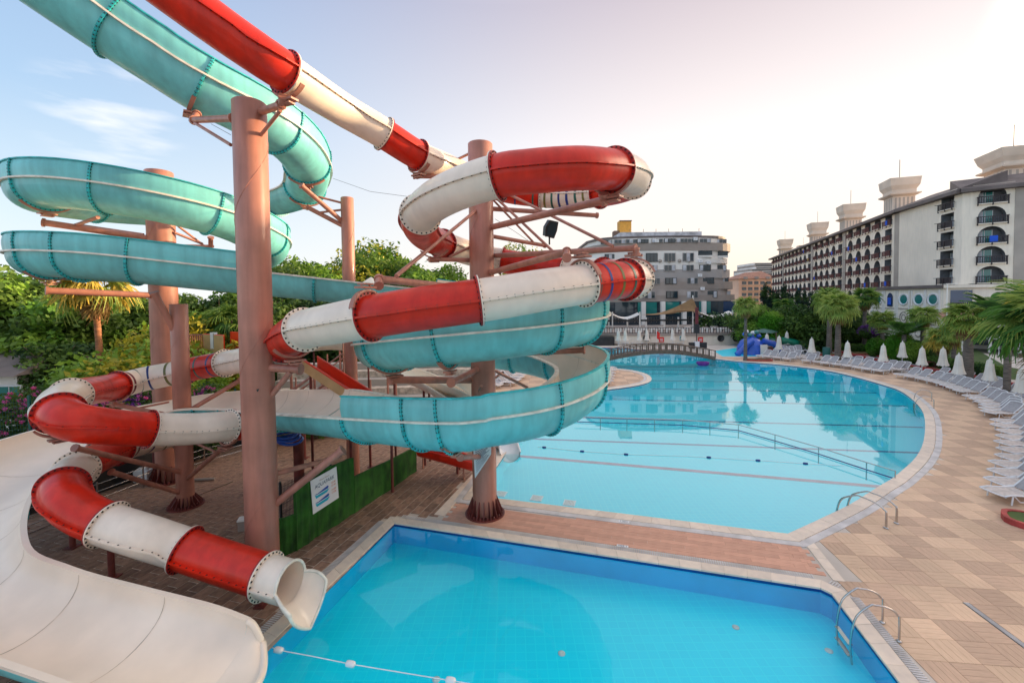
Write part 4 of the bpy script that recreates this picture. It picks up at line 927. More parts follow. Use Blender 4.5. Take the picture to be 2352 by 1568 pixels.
# ------------------------------------------------------------------ the long hotel
class Facade:
    """a vertical plane from p to q (seen from outside, left to right); u along it, n outwards"""
    def __init__(s, p, q):
        s.p = Vector((p[0], p[1])); s.q = Vector((q[0], q[1])); s.L = (s.q-s.p).length; s.u = (s.q-s.p).normalized(); s.n = Vector((s.u.y, -s.u.x)); s.rz = math.atan2(s.u.y, s.u.x)
    def at(s, d, out=0.0): return s.p+s.u*d+s.n*out
FH = 3.1; Z5 = 9.7; ZE = 24.7
hotel = empty('hotel_block', (76, 86, 0), 0, 'long cream hotel with arched balconies and flared roof towers at the right', 'building')
HO = Vector((76, 86, 0))
def hp(v, z=0): return (v.x-HO.x, v.y-HO.y, z)
def bay_mesh(w, kind):
    """wall of one bay: x from 0 to w, y=0 the outer face (y negative is outside), floor at z=0"""
    mb = MB(); dpt = 1.5; H = FH
    if kind == 'arch': ow, spring, rr = min(3.1, w-1.2), 1.15, min(3.1, w-1.2)/2; sill = 0.0
    else: ow, spring, rr = min(2.9, w-.9), 2.5, 0; sill = 0.0
    x0, x1 = (w-ow)/2, (w+ow)/2
    if kind == 'arch': pts = [(x0, .12)]+[(w/2-rr*math.cos(math.pi*k/12), spring+(2.72-spring)*math.sin(math.pi*k/12)) for k in range(13)]+[(x1, .12)]
    else: pts = [(x0, .12), (x0, 2.55), (x1, 2.55), (x1, .12)]
    outer = [(0,0),(w,0),(w,H),(0,H)]
    loops = [[Vector((a, b, 0)) for a, b in outer], [Vector((a, b, 0)) for a, b in pts]]
    V = [p for lp in loops for p in lp]; vs = [(p.x, 0, p.y) for p in V]
    fs = []
    for t in tessellate_polygon(loops):
        a, b, c = [V[i] for i in t]; fs.append(tuple(t) if (b-a).cross(c-a).z > 0 else tuple(t[::-1]))
    mb.add(vs, fs, M['stucco'])
    n = len(pts); rv = [(a, 0, b) for a, b in pts]+[(a, dpt, b) for a, b in pts]
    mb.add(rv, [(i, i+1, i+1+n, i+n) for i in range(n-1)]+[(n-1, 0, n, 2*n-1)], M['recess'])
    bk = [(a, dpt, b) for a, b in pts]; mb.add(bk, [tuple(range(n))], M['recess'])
    return mb.mesh('wall_bay')
def door_mesh(w, kind):
    mb = MB(); mb.box((w/2-.45, 1.42, 1.2), 1.7, .08, 2.1, 0, M['glassg']); mb.box((w/2-.45, 1.37, 1.2), .08, .05, 2.1, 0, M['white']); mb.box((w/2-.45-.85, 1.38, 1.2), .07, .05, 2.1, 0, M['white']); mb.box((w/2+.4, 1.38, 1.2), .07, .05, 2.1, 0, M['white'])
    mb.box((w/2-.9, 1.36, 1.2), .5, .03, 2.0, 0, M['curtain']); return mb.mesh('glass_door')
def rail_mesh(w, m):
    mb = MB(); a = min(3.3, w-.9); y = -.38; x0 = (w-a)/2
    mb.box((w/2, y, 1.12), a+.25, .10, .12, 0, m); mb.box((w/2, y, .22), a, .08, .10, 0, m)
    for k in range(13): mb.box((x0+a*(k+.5)/13, y, .66), .075, .05, .86, 0, m)
    for k in (0, .5, 1): mb.box((x0+a*k, y, .45), .15, .13, 1.35, 0, m)
    for x in (x0, x0+a): mb.box((x, y/2, 1.12), .09, abs(y), .1, 0, m); mb.box((x, y/2-.2, 1.12), .07, 1.0, .07, 0, m)
    mb.box((w/2, -.2, .05), a+.1, .42, .12, 0, M['stucco']); return mb.mesh('balcony_railing')
cache = {}
def get(kind, w, dark):
    k = (kind, round(w, 2), dark)
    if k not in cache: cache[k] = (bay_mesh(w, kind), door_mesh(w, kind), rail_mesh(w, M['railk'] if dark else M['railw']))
    return cache[k]
towel_me = {}
def towel(colr):
    if colr not in towel_me:
        mb = MB(); mb.grid([[(x*.9/6, -.47-.02*math.sin(x*2), z) for x in range(7)] for z in (1.2, .7, .25)], colr); towel_me[colr] = mb.mesh('towel')
    return towel_me[colr]
def put_bays(F, d0, kinds, w, floors, dark=False, towels={}):
    for i, k in enumerate(kinds):
        for f in floors:
            z = Z5+f*FH; a = get(k, w, dark); p = F.at(d0+i*w)
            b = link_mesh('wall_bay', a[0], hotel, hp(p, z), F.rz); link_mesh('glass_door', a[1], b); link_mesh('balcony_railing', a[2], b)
            if (i, f) in towels: link_mesh('hanging_towel', towel(towels[(i, f)]), b, (w/2-.3, 0, 0))
def wall_box(F, d0, d1, z0, z1, th, m, out=0.0, name='wall_panel', parent=None):
    a = F.at(d0, out); b = F.at(d1, out); c = F.at(d1, out-th); d = F.at(d0, out-th)
    mb = MB(); mb.prism([(v.x-HO.x, v.y-HO.y) for v in (a, b, c, d)], z0, z1, m); return mb.build(name, parent=parent or hotel)
P0, P1, P2_, P3, P4, P5 = (114,191), (75.9,85.6), (72.3,70.2), (78.3,66.2), (96,52), (98,-45)
FL = Facade(P0, P1); w5 = 5.0
ends = FL.L
# from the near corner (d = L) towards the far end
segs = [('corner', 2.0), ('seg', 5), ('pil', 1.8), ('seg', 5), ('pil', 1.8), ('seg', 7), ('pil', 1.8), ('seg', 4)]
d = ends; sidx = 0
for k, v in segs:
    if k in ('corner', 'pil'):
        wall_box(FL, d-v, d, 0, ZE, 2.0, M['stuccod'], .25 if k == 'pil' else .0, 'pilaster'); d -= v
    else:
        w = (d-.3)/v if sidx == 3 else w5
        kinds = ['arch']*(v-1)+['rect']
        tw = [{(4,4):M['cloth_blue'],(0,3):M['cloth_blue'],(2,4-4):M['cloth_blue'],(4,0):M['cloth_blue'],(1,2):M['cloth_blue']},{(3,3):M['cloth_blue'],(0,1):M['cloth_blue']},{(5,4):M['cloth_blue'],(6,3):M['frondy'],(4,0):M['cloth_blue']},{}][sidx]
        put_bays(FL, d-v*w, kinds, w, range(-1, 5), towels=tw)
        wall_box(FL, d-v*w, d, 0, Z5-FH, 2.0, M['stucco'], 0.0, 'base_wall'); wall_box(FL, d-v*w, d, Z5+5*FH, ZE-.2, 2.0, M['stucco'], .0, 'parapet'); d -= v*w; sidx += 1
# solid end wall with the horizontal ribs, one balcony column near the corner
FS = Facade(P1, P2_); 
wall_box(FS, 0, 10.6, Z5-.1, ZE, 1.2, M['stucco'], 0.0, 'blank_end_wall')
mb = MB()
for k in range(46):
    a = FS.at(.4, .03); b = FS.at(10.3, .03); mb.box((((a+b)/2).x-HO.x, ((a+b)/2).y-HO.y, Z5+.3+k*.32), 9.8, .05, .05, FS.rz, M['offwhite'])
tag(mb.build('wall_ribs', parent=hotel), kind='stuff')
put_bays(FS, 10.6, ['rect'], 4.0, range(0, 5), dark=True); wall_box(FS, 10.6, 14.6, Z5+5*FH, ZE, 1.0, M['stucco'], 0, 'parapet')
wall_box(FS, 14.6, FS.L, Z5-.1, ZE, 1.2, M['stucco'], 0.0, 'corner_wall')
FF = Facade(P2_, P3)
wall_box(FF, 0, .9, Z5-.1, ZE, 1.2, M['stucco'], 0.0, 'corner_wall'); put_bays(FF, .9, ['arch'], 4.8, range(0, 5), dark=True, towels={(0,2):M['cloth_blue']}); wall_box(FF, .9, 5.7, Z5+5*FH, ZE, 1.0, M['stucco'], 0, 'parapet')
wall_box(FF, 5.7, 7.2, Z5-.1, ZE, 1.2, M['stuccod'], .1, 'pilaster')
FG = Facade(P3, P4); put_bays(FG, 0, ['rect','arch','arch','rect'], 5.0, range(0, 5), dark=True); wall_box(FG, 0, FG.L, Z5+5*FH, ZE, 1.0, M['stucco'], 0, 'parapet'); wall_box(FG, 20, FG.L, Z5-.1, ZE, 1.2, M['stuccod'], 0, 'pilaster')
# unseen wing beyond the right frame edge, its height set to shade the pool
FW = Facade(P4, P5); wall_box(FW, 0, FW.L, 0, ZE+6.5, 14, M['stucco'], 0, 'unseen_wing_wall'); wall_box(FG, 7, FG.L+2, ZE-.5, ZE+6.5, 12, M['stucco'], -1.5, 'unseen_wing_wall'); wall_box(FW, -1, FW.L, ZE+6.5, ZE+7.8, 16, M['roof'], 1.2, 'unseen_wing_roof')
# base storeys under the end block
for F in (FS, FF, FG): wall_box(F, 0, F.L, 0, Z5-.1, 1.2, M['stucco'], 0, 'base_wall')
# eaves and sloping roof
def roof_piece(F, d0, d1, over=1.1):
    a0 = F.at(d0, over); a1 = F.at(d1, over); b0 = F.at(d0, -5.5); b1 = F.at(d1, -5.5); c0 = F.at(d0, over-.5); c1 = F.at(d1, over-.5)
    mb = MB(); z = ZE
    V = [hp(a0, z-.0), hp(a1, z), hp(b1, z+2.6), hp(b0, z+2.6), hp(a0, z-.55), hp(a1, z-.55), hp(b1, z-.55), hp(b0, z-.55)]
    mb.add(V, [(0,1,2,3),(4,7,6,5),(0,4,5,1),(1,5,6,2),(2,6,7,3),(3,7,4,0)], M['roof']); mb.build('roof', parent=hotel)
roof_piece(FL, -2, FL.L+.6); roof_piece(FS, -.6, FS.L+.4); roof_piece(FF, -.4, FF.L+.3); roof_piece(FG, -.3, FG.L)
mb = MB()   # bulk behind the facades
mb.prism([(p[0]-HO.x, p[1]-HO.y) for p in [(117.5,190),(80.5,87.5),(76.2,72.6),(79.2,68.2),(97,54),(112,60),(100,90),(132,186)]], 0, ZE-.6, M['stuccod']); mb.build('core', parent=hotel)
# roof towers
def roof_tower(cx, cy, s, zt, rz):
    root = empty('roof_tower', (cx-HO.x, cy-HO.y, ZE)); root.parent = hotel; H = zt-ZE; mb = MB(); a = s*.36
    mb.box((0,0,H*.32), a*2, a*2, H*.64, rz, M['tower']); mb.build('shaft', parent=root)
    mb = MB()
    def sq(r, z): return [(r*x*math.cos(rz)-r*y*math.sin(rz), r*x*math.sin(rz)+r*y*math.cos(rz), z) for x, y in ((-1,-1),(1,-1),(1,1),(-1,1))]
    prof = [(a+.05,H*.56),(a+.75,H*.60),(a+.8,H*.63),(a+.15,H*.64),(a+.15,H*.72),(a+.6,H*.82),(s*.49,H*.96),(s*.5,H),(.01,H)]
    mb.grid([sq(r, z) for r, z in prof], M['tower'], smooth=False, closed=True); mb.build('flared_cap', parent=root)
    sb = MB(); cs, sn = math.cos(rz), math.sin(rz)
    for f in range(4):
        for k in range(5):
            x, y = (k-2)*a*.36, -a-.005
            X, Y_ = [(x,y),(-y,x),(-x,-y),(y,-x)][f]; sb.box((X*cs-Y_*sn, X*sn+Y_*cs, H*.30), .34 if f % 2 == 0 else .06, .06 if f % 2 == 0 else .34, H*.46, rz, M['stuccod'])
    sb.build('slit_openings', parent=root); mb = MB(); mb.tube([(0,0,H),(0,0,H+4.5)], .06, 6, M['black']); mb.build('lightning_rod', parent=root)
for (px, Y, s, py) in ((2328, 76, 7.0, 347), (2066, 98, 5.6, 414), (1954, 130, 5.7, 472), (1878, 168, 5.8, 513), (1803, 218, 6.0, 551), (1845, 250, 5.5, 564)):
    p = W(px, py, Y); roof_tower(p.x, p.y, s, p.z, FL.rz+.02)
# ornate podium in front of the end block
FPd = Facade((65.6,79.5), (65.0,65.6)); FPe = Facade((65.0,65.6), (77.5,57.5))
pod = empty('hotel_podium', (65, 72, 0), 0, 'ornate low cream podium with round windows below the hotel end wall', 'building'); HO = Vector((65, 72, 0)); PO = HO
def pbox(F, d0, d1, z0, z1, th, m, out, name): return wall_box(F, d0, d1, z0, z1, th, m, out, name, pod)
pbox(FPd, 0, FPd.L, 0, 9.0, 1.0, M['stucco'], 0, 'wall_panel'); pbox(FPd, -.3, FPd.L+.3, 9.0, 9.5, 7, M['roof'], .5, 'coping'); pbox(FPe, -.3, FPe.L, 9.0, 9.45, 10, M['stucco'], .4, 'coping'); pbox(FPe, 0, FPe.L, 5.4, 9.0, 1, M['stucco'], 0, 'wall_panel')
pbox(FPe, 0, FPe.L, 0, 5.0, 1, M['stuccod'], -.6, 'wall_panel')
def on(F, d, z, out, mbf, name):
    p = F.at(d, out); return mbf.build(name, parent=pod, loc=hp(p, z), rz=F.rz)
for k, d in enumerate((1.6, 4.3, 7.0, 9.8, 12.3)):
    if k == 1:
        mb = MB(); mb.prism([(-.5,-1.2),(.5,-1.2),(.5,.5),(.3,.95),(0,1.15),(-.3,.95),(-.5,.5)], 0, .14, M['glassb']); me = mb.mesh('arched_window'); me.transform(Matrix.Rotation(math.pi/2, 4, 'X')); link_mesh('arched_window', me, pod, hp(FPd.at(d, .05), 7.3), FPd.rz)
        mb = MB(); mb.grid([[(x*.12-.36, -.12, z) for x in range(7)] for z in (.3, -.9)], M['cloth_blue']); on(FPd, d, 7.3, .12, mb, 'hanging_towel')
    else:
        mb = MB(); n = 24; R = [(.98,0),(.98,.16),(.78,.16),(.74,.02)]; mb.grid([[(r*math.cos(2*math.pi*j/n), -z, r*math.sin(2*math.pi*j/n)) for j in range(n)] for r, z in R], M['white'], closed=True); fr_ = on(FPd, d, 7.3, 0, mb, 'round_frame')
        mb = MB(); mb.add([(.76*math.cos(2*math.pi*j/n), -.05, .76*math.sin(2*math.pi*j/n)) for j in range(n)], [tuple(range(n))], M['glassg']); g_ = mb.build('round_window', parent=fr_)
    for z, rr in ((4.3, .8), (4.3, .45), (2.0, .6)):
        mb = MB(); n = 18; mb.grid([[(r*math.cos(2*math.pi*j/n), -zz, 1.25*r*math.sin(2*math.pi*j/n)) for j in range(n)] for r, zz in ((rr,0),(rr,.1),(rr-.12,.1),(rr-.12,0))], M['stuccod'], closed=True); on(FPd, d, z, 0, mb, 'relief_ornament')
    mb = MB()
    for x in (-1.15, 1.15): mb.box((x, -.1, 0), .22, .2, 8.6, 0, M['offwhite'])
    for z in (-3.9, -1.6, 1.3): mb.box((0, -.06, z), 2.1, .12, .12, 0, M['stuccod'])
    on(FPd, d, 4.5, 0, mb, 'pilaster_strips')
mb = MB(); mb.box((0,-.03,0), 2.3, .3, 2.9, 0, M['glassb']); mb.box((0,-.3,-.9), 2.5, .1, 1.0, 0, M['railk']); on(FPe, 1.9, 7.2, 0, mb, 'balcony_opening')
mb = MB(); mb.box((0,-.03,0), 3.6, .3, 2.7, 0, M['glassb']); mb.box((0,-.3,-.9), 3.8, .1, .9, 0, M['railk']); on(FPe, 11.4, 7.2, 0, mb, 'balcony_opening')
mb = MB(); mb.tube([(1.5*abs(math.cos(a))**.6*math.copysign(1, math.cos(a)), -.12, .75*math.sin(a)) for a in [2*math.pi*k/24 for k in range(25)]], .07, 6, M['stripe_g'], caps=False); mb.box((0,-.1,.15), 2.6, .06, .06, 0, M['stripe_g']); mb.box((0,-.1,-.15), 2.6, .06, .06, 0, M['stripe_g']); on(FPe, 6.4, 7.2, 0, mb, 'oval_emblem')
a = FPe.at(-1, 5); b = FPe.at(FPe.L+2, 5); c = FPe.at(FPe.L+2, .0); d_ = FPe.at(-1, .0); mb = MB()
mb.add([hp(a, 4.2), hp(b, 4.2), hp(c, 5.4), hp(d_, 5.4), hp(a, 3.7), hp(b, 3.7), hp(c, 3.7), hp(d_, 3.7)], [(0,1,2,3)], M['rooftile']); mb.add([hp(a, 4.2), hp(b, 4.2), hp(b, 3.5), hp(a, 3.5), hp(c, 3.5), hp(d_, 3.5), hp(d_, 5.4)], [(0,3,2,1),(3,5,4,2),(0,6,5,3)], M['stucco']); mb.build('lean_to_roof', parent=pod)
mb = MB()
for k in range(6): p = FPe.at(1+k*2.8, 4.6); mb.tube([hp(p, 0), hp(p, 3.6)], .18, 8, M['offwhite'])
mb.build('verandah_posts', parent=pod)
mb = MB(); pbox(FPe, .5, FPe.L, .6, 3.2, .1, M['glass'], -.45, 'dark_glazing')
# ------------------------------------------------------------------ the rounded restaurant block in the middle
BY = 101.0
def bx(px, Y=BY): return W(px, 680, Y).x
def bz(py, px=1540, Y=BY): return W(px, py, Y).z
blk = empty('restaurant_block', (bx(1540), BY+8, 0), 0, 'grey and white building of stacked rounded floors with a gold lift tower', 'building'); BO = Vector((bx(1540), BY+8, 0))
def plan(pxl, pxr, bulge=4.0, dep=16, rr=6.0, n=24):
    x0, x1 = bx(pxl)-BO.x, bx(pxr)-BO.x; pts = []
    for k in range(n+1):
        u = k/n; x = x0+(x1-x0)*u; y = -8-bulge*math.sin(math.pi*(.15+.7*u))+bulge*.45
        e = min(1, (x1-x)/rr); y += rr*(1-math.sqrt(max(0, 1-(1-e)**2)))
        e = min(1, (x-x0)/rr); y += rr*(1-math.sqrt(max(0, 1-(1-e)**2))); pts.append((x, y))
    pts += [(x1, dep), (x0, dep)]; return pts
LV = [(692,678,1345,1711,'greyband'),(678,665,1352,1694,'greyband2'),(665,648,1345,1706,'greyband'),(648,640,1352,1690,'greyband2'),(640,620,1345,1699,'offgrey'),(620,606,1350,1683,'offwhite'),(606,594,1348,1693,'offwhite2'),(594,578,1356,1683,'offwhite'),(578,560,1352,1700,'greyband'),(560,549,1362,1682,'offwhite'),(549,544,1358,1688,'roof')]
M['greyband2'] = mat('brown_grey_cladding', (.42,.355,.32), .8, var=.10, vscale=.5); M['offgrey'] = mat('pale_grey_render', (.40,.36,.34), .8, var=.06, vscale=.2); M['offwhite2'] = M['offwhite']
for i, (yb, yt, xl, xr, m) in enumerate(LV):
    mb = MB(); mb.prism(plan(xl, xr), bz(yb), bz(yt), M[m]); mb.build('floor_band' if 'band' in m or 'roof' == m or i in (4,6) else 'wall_band', parent=blk)
def front_y(px): 
    pts = plan(1352, 1688); x = bx(px)-BO.x; return float(np.interp(x, [p[0] for p in pts[:25]], [p[1] for p in pts[:25]]))
rows = [(553,557,[1392,1420,1445,1470,1502,1530,1558,1583,1612,1654]),(585,600,[1400,1455,1490,1530,1572]),(612,621,[1400,1452,1490,1530,1572,1612,1654]),(641,650,[1410,1455,1496,1533,1582,1620,1662]),(671,682,[1405,1440,1485,1535,1582,1628,1672])]
for r, (yt, yb, xs) in enumerate(rows):
    for px in xs:
        wd = 2.6; z0, z1 = bz(yb+3), bz(yt-2); x = bx(px)-BO.x; y = front_y(px)-.10
        mb = MB(); mb.box((0,0,0), wd, .22, z1-z0, 0, M['offgrey'] if (px+r) % 3 else M['black']); wn = mb.build('window', parent=blk, loc=(x, y, (z0+z1)/2))
        for k in (-1, 0, 1):
            mb = MB(); mb.box((k*wd*.31, -.12, 0), wd*.27, .03, (z1-z0)*.86, 0, M[['glass','curtain','glass','glass'][(px+k+r) % 4]]); mb.build('pane', parent=wn)
for px in (1612, 1654):
    x = bx(px)-BO.x; mb = MB(); mb.box((0,0,0), 3.2, .3, 1.5, 0, M['glass']); mb.box((0,-.2,-.5), 3.2, .1, .45, 0, M['offwhite']); mb.build('balcony_opening', parent=blk, loc=(x, front_y(px)-.05, bz(586)))
for px, py in ((1500,556),(1588,552),(1600,602),(1599,634),(1605,664),(1620,605)):
    mb = MB(); mb.box((0,0,0), .9, .4, .7, 0, M['white']); mb.lathe([(.26,0),(.26,.03),(.0,.03)], (0,0,0), 12, M['black']); mb.build('air_conditioner', parent=blk, loc=(bx(px)-BO.x, front_y(px)-.3, bz(py)))
for px in (1508,1529,1552,1574):
    mb = MB(); mb.lathe([(.42,0),(.42,.1),(.0,.1)], n=14, m=M['stuccod']); me = mb.mesh('round_plaque'); me.transform(Matrix.Rotation(math.pi/2, 4, 'X')); link_mesh('round_plaque', me, blk, (bx(px)-BO.x, front_y(px)-.12, bz(601)))
# glazed lower storeys with columns
lz0, lz1 = 0.3, bz(692)
mb = MB(); mb.prism(plan(1352,1702,dep=14), 0, lz1, M['glass']); mb.build('glazed_storey', parent=blk)
for px, mm in ((1372,'glassb'),(1480,'glassg'),(1530,'glassg'),(1603,'glassg'),(1648,'glassb')):
    x = bx(px)-BO.x; mb = MB(); mb.box((0,0,0), 4.3 if mm == 'glassg' else 7.4, .12, 2.6, 0, M[mm]); mb.build('window', parent=blk, loc=(x, front_y(px)-.12, bz(706)))
for px in (1347, 1470, 1513, 1561, 1607, 1690):
    x = bx(px)-BO.x; mb = MB(); mb.box((0,0,lz1/2), .9, .9, lz1, 0, M['offwhite']); mb.build('column', parent=blk, loc=(x, front_y(px)-.5, 0))
mb = MB()
for px in range(1350, 1700, 6): x = bx(px)-BO.x; mb.box((x, front_y(px)-.28, 3.1), .07, .07, 1.0 if px % 12 else 1.3, 0, M['inox'])
for px in range(1352, 1694, 12):
    x = bx(px)-BO.x; x2 = bx(px+12)-BO.x; mb.box(((x+x2)/2, front_y(px+6)-.28, 3.6), (x2-x)+.02, .06, .06, 0, M['inox'])
mb.build('railing', parent=blk)
# roof pieces
mb = MB(); z0, z1 = bz(544), bz(533); z1 = W(1525,534,BY+3).z; mb.box((bx(1525)-BO.x, 0, (z0+z1)/2), bx(1620)-bx(1430), 12, z1-z0, 0, M['curtain']); mb.build('roof_screen', parent=blk)
zt_ = W(1436,507,BY+9).z; zs_ = W(1422,530,BY+9).z; mb = MB(); xg = W(1436,507,BY+9).x-BO.x; mb.box((xg, 2, (bz(546)+zt_)/2), 2.9, 2.7, zt_-bz(546), 0, M['gold']); mb.box((xg, .6, zt_-.1), 3.1, .3, .25, 0, M['wood']); mb.box((xg, .6, bz(546)+.6), 3.1, .3, .25, 0, M['wood']); mb.box((xg-2.1, 2, (bz(546)+zs_)/2), 1.4, 2.2, zs_-bz(546), 0, M['wood']); mb.build('lift_tower', parent=blk)
mb = MB()
for px in (1458,1490,1520,1550,1583,1622): x = bx(px)-BO.x; mb.tube([(x,-4,bz(546)),(x,-4,bz(519))], .06, 5, M['black'])
mb.build('flag_poles', parent=blk)
mb = MB(); mb.lathe([(2.6,0),(2.4,.5),(1.2,1.1),(0,1.3)], (bx(1606)-BO.x, 0, bz(534)), 16, M['rooftile']); mb.build('roof_cap', parent=blk)
# raised terrace with railing and the cream wall below
TY = 74.0
terr = empty('terrace', (W(1540,760,TY).x, TY, 0), 0, 'raised cafe terrace with a pale curved wall in front of the rounded building', 'terrace'); TO = Vector((W(1540,760,TY).x, TY))
tp = []
for px, Y, yt in ((1340,77,765),(1400,75.5,765.5),(1470,74.3,766),(1540,73.6,766),(1610,73.4,766),(1670,73.8,764),(1712,75,761),(1760,80,757)): tp.append((W(px,yt,Y).x-TO.x, Y-TO.y))
tp = smooth_poly(tp, 3); zt = 1.95
mb = MB(); mb.prism(tp+[(tp[-1][0]+3, 24),(tp[0][0], 24)], -.02, zt-.35, M['stucco']); mb.build('retaining_wall', parent=terr)
mb = MB(); mb.prism([(x, y-.25) for x, y in tp]+[(tp[-1][0]+3, 24),(tp[0][0], 24)], zt-.35, zt, M['greyband']); mb.build('terrace_slab', parent=terr)
mb = MB(); rl = []
for i in range(len(tp)-1):
    a, b = Vector(tp[i]), Vector(tp[i+1]); k = max(1, round((b-a).length/.45))
    for q in range(k):
        c = a.lerp(b, q/k); mb.box((c.x, c.y-.1, zt+.5), .07, .07, 1.0, 0, M['railk'])
        if q % 2 == 0: mb.box((c.x+.2, c.y-.05, zt+.5), .30, .03, .72, 0, M['offwhite'])
    rl.append((a.x, a.y-.1, zt+1.02))
rl.append((tp[-1][0], tp[-1][1]-.1, zt+1.02)); mb.tube(rl, .06, 6, M['railk']); mb.tube([(x, y, zt+.12) for x, y, _ in rl], .05, 6, M['railk']); mb.build('terrace_railing', parent=terr)
for px, Y in ((1484,74),(1653,73.9),(1687,74.4)):
    p = W(px, 776, Y); n = 20; mb = MB(); mb.grid([[(r*math.cos(2*math.pi*j/n), -z, r*math.sin(2*math.pi*j/n)) for j in range(n)] for r, z in ((.56,-.2),(.56,.14),(.42,.14),(.38,.05),(.01,.05))], M['black'], closed=True); mb.build('porthole', parent=terr, loc=(p.x-TO.x, Y-TO.y-.35, p.z))
mb = MB(); p0_, p1_ = W(1341,766,74.5), W(1410,795,74.5); mb.box(((p0_.x+p1_.x)/2-TO.x, 1.2, .72), p1_.x-p0_.x, 2.4, 1.5, 0, M['black']); mb.build('dark_opening', parent=terr)
for px, lab in ((1520,'red square panel on the terrace wall beside the red flag'),(1610,'red square panel on the terrace wall right of the lamp post')):
    p = W(px, 780, 72.6); mb = MB(); mb.box((0,0,0), .85, .06, .85, 0, M['signred']); mb.box((0,-.04,.05), .5, .02, .12, 0, M['white']); mb.box((0,-.04,-.18), .5, .02, .08, 0, M['white'])
    tag(mb.build('sign_panel', loc=(p.x, 72.75, p.z)), lab, 'sign')
p = W(1567, 777, 72.6); mb = MB(); mb.box((0,0,0), .7, .08, .7, 0, M['glassg']); mb.box((0,.02,0), .85, .06, .85, 0, M['white']); tag(mb.build('wall_board', loc=(p.x, 72.7, p.z)), 'small pale green board on the terrace wall', 'sign')
p = W(1508, 793, 70); r_ = empty('red_flag', (p.x, p.y, 0), 0, 'red flag hanging on a thin pole before the terrace wall', 'flag'); mb = MB(); mb.tube([(0,0,0),(0,0,3.0)], .03, 6, M['white']); mb.build('pole', parent=r_)
mb = MB(); mb.grid([[(.05+.09*j+.03*math.sin(k), .05*math.sin(j*1.7+k), 2.7-.2*k-.06*j) for j in range(6)] for k in range(7)], M['signred']); mb.build('flag_cloth', parent=r_)
# cafe furniture people-high clutter on the terrace: tables and chairs as simple pieces
for i, px in enumerate(range(1420, 1700, 20)):
    p = W(px, 755, 77+(i % 3)); r_ = empty('cafe_table', (p.x, p.y, zt), random.random()*.3, 'white clothed cafe table behind the terrace railing, number %d' % (i+1) if False else 'white clothed cafe table behind the terrace railing, '+['far left','second along','third along','fourth along','left of the sail','under the sail edge','under the sail tip','beside the middle mast','left of the dark mast','right of the dark mast','eleventh along','twelfth along','next to last','last'][i], 'table', 'cafe tables on the terrace')
    mb = MB(); mb.box((0,0,.74), 1.0, .8, .04, 0, M['offwhite']); mb.box((0,0,.56), 1.02, .82, .32, 0, M['offwhite']); mb.build('tabletop', parent=r_); mb = MB(); mb.tube([(0,0,0),(0,0,.5)], .06, 6, M['black']); mb.build('leg', parent=r_)
# pergola beams and shade sail
mb = MB(); r_ = empty('pergola', (W(1540,733,90).x, 88, 0), 0, 'dark flat pergola along the glazed restaurant front', 'pergola'); 
x0, x1 = W(1352,733,88).x-r_.location.x, W(1705,733,88).x-r_.location.x; mb.box(((x0+x1)/2, 0, W(1540,735,88).z), x1-x0, .5, .35, 0, M['black']); mb.build('beam', parent=r_)
for px in (1362,1398,1441,1484,1526,1558,1592,1638,1676,1700): x = W(px,733,88).x-r_.location.x; mb = MB(); mb.box((x, 0, 2.1), .28, .28, 4.0, 0, M['offwhite']); mb.build('post', parent=r_)
sail = empty('shade_sail', (W(1575,720,84).x, 84, 0), 0, 'brown pointed shade sail stretched on masts with pale wings', 'awning'); so_ = sail.location
pk = W(1592,684,84)-so_; le = W(1470,722,82)-so_; rt = W(1608,718,84)-so_; bt_ = W(1555,714,80)-so_; lo = W(1407,722,86)-so_; rr_ = W(1683,718,84)-so_
mb = MB(); rows = []
for k in range(11):
    u = k/10; a = le.lerp(pk, u); a.z -= 1.0*math.sin(math.pi*u)*(1-u*.3); b = bt_.lerp(rt, u); b.z += .2*math.sin(math.pi*u); rows.append([tuple(a.lerp(b, v/6)+Vector((0,0,-.35*math.sin(math.pi*v/6)))) for v in range(7)])
mb.grid(rows, M['sail']); mb.build('sail_cloth', parent=sail)
for a, b in ((lo, le), (rt, rr_)):
    mb = MB(); rows = []
    for k in range(9):
        u = k/8; p = a.lerp(b, u); p.z -= .9*math.sin(math.pi*u); rows.append([tuple(p), tuple(p+Vector((0,1.6,.35))), tuple(p+Vector((0,3.2,0)))])
    mb.grid(rows, M['offwhite']); mb.build('pale_wing', parent=sail)
for q in (pk, rr_, le, lo): mb = MB(); mb.tube([(q.x, q.y+.1, 0),(q.x, q.y+.1, q.z+.5)], .13, 8, M['offwhite']); mb.build('mast', parent=sail)
# far buildings
fb = empty('far_hotel', (W(1738,660,235).x, 235, 0), 0, 'salmon far hotel with an orange roof between the two big buildings', 'building'); o = fb.location
xl, xr = W(1697,660,235).x-o.x, W(1780,660,235).x-o.x; zt2 = W(1738,640,235).z
mb = MB(); mb.box(((xl+xr)/2, 8, zt2/2), xr-xl, 16, zt2, 0, M['salmon']); mb.build('wall', parent=fb)
mb = MB(); mb.add([(xl-1,-1,zt2),(xr+1,-1,zt2),(xr+1,18,zt2),(xl-1,18,zt2),(xl+6,6,zt2+3.6),(xr-4,6,zt2+4.4)], [(0,1,5,4),(1,2,5),(2,3,4,5),(3,0,4)], M['rooftile']); mb.build('roof', parent=fb)
for k in range(5):
    for f in range(6):
        x = xl+1.8+k*(xr-xl-3)/5+1; z = zt2-2.2-f*3.1; mb = MB(); mb.box((x, -.15, z), 2.2, .3, 1.6, 0, M['glass']); mb.box((x, -.7, z-1.0), 2.8, 1.2, .14, 0, M['stucco']); mb.build('window', parent=fb)
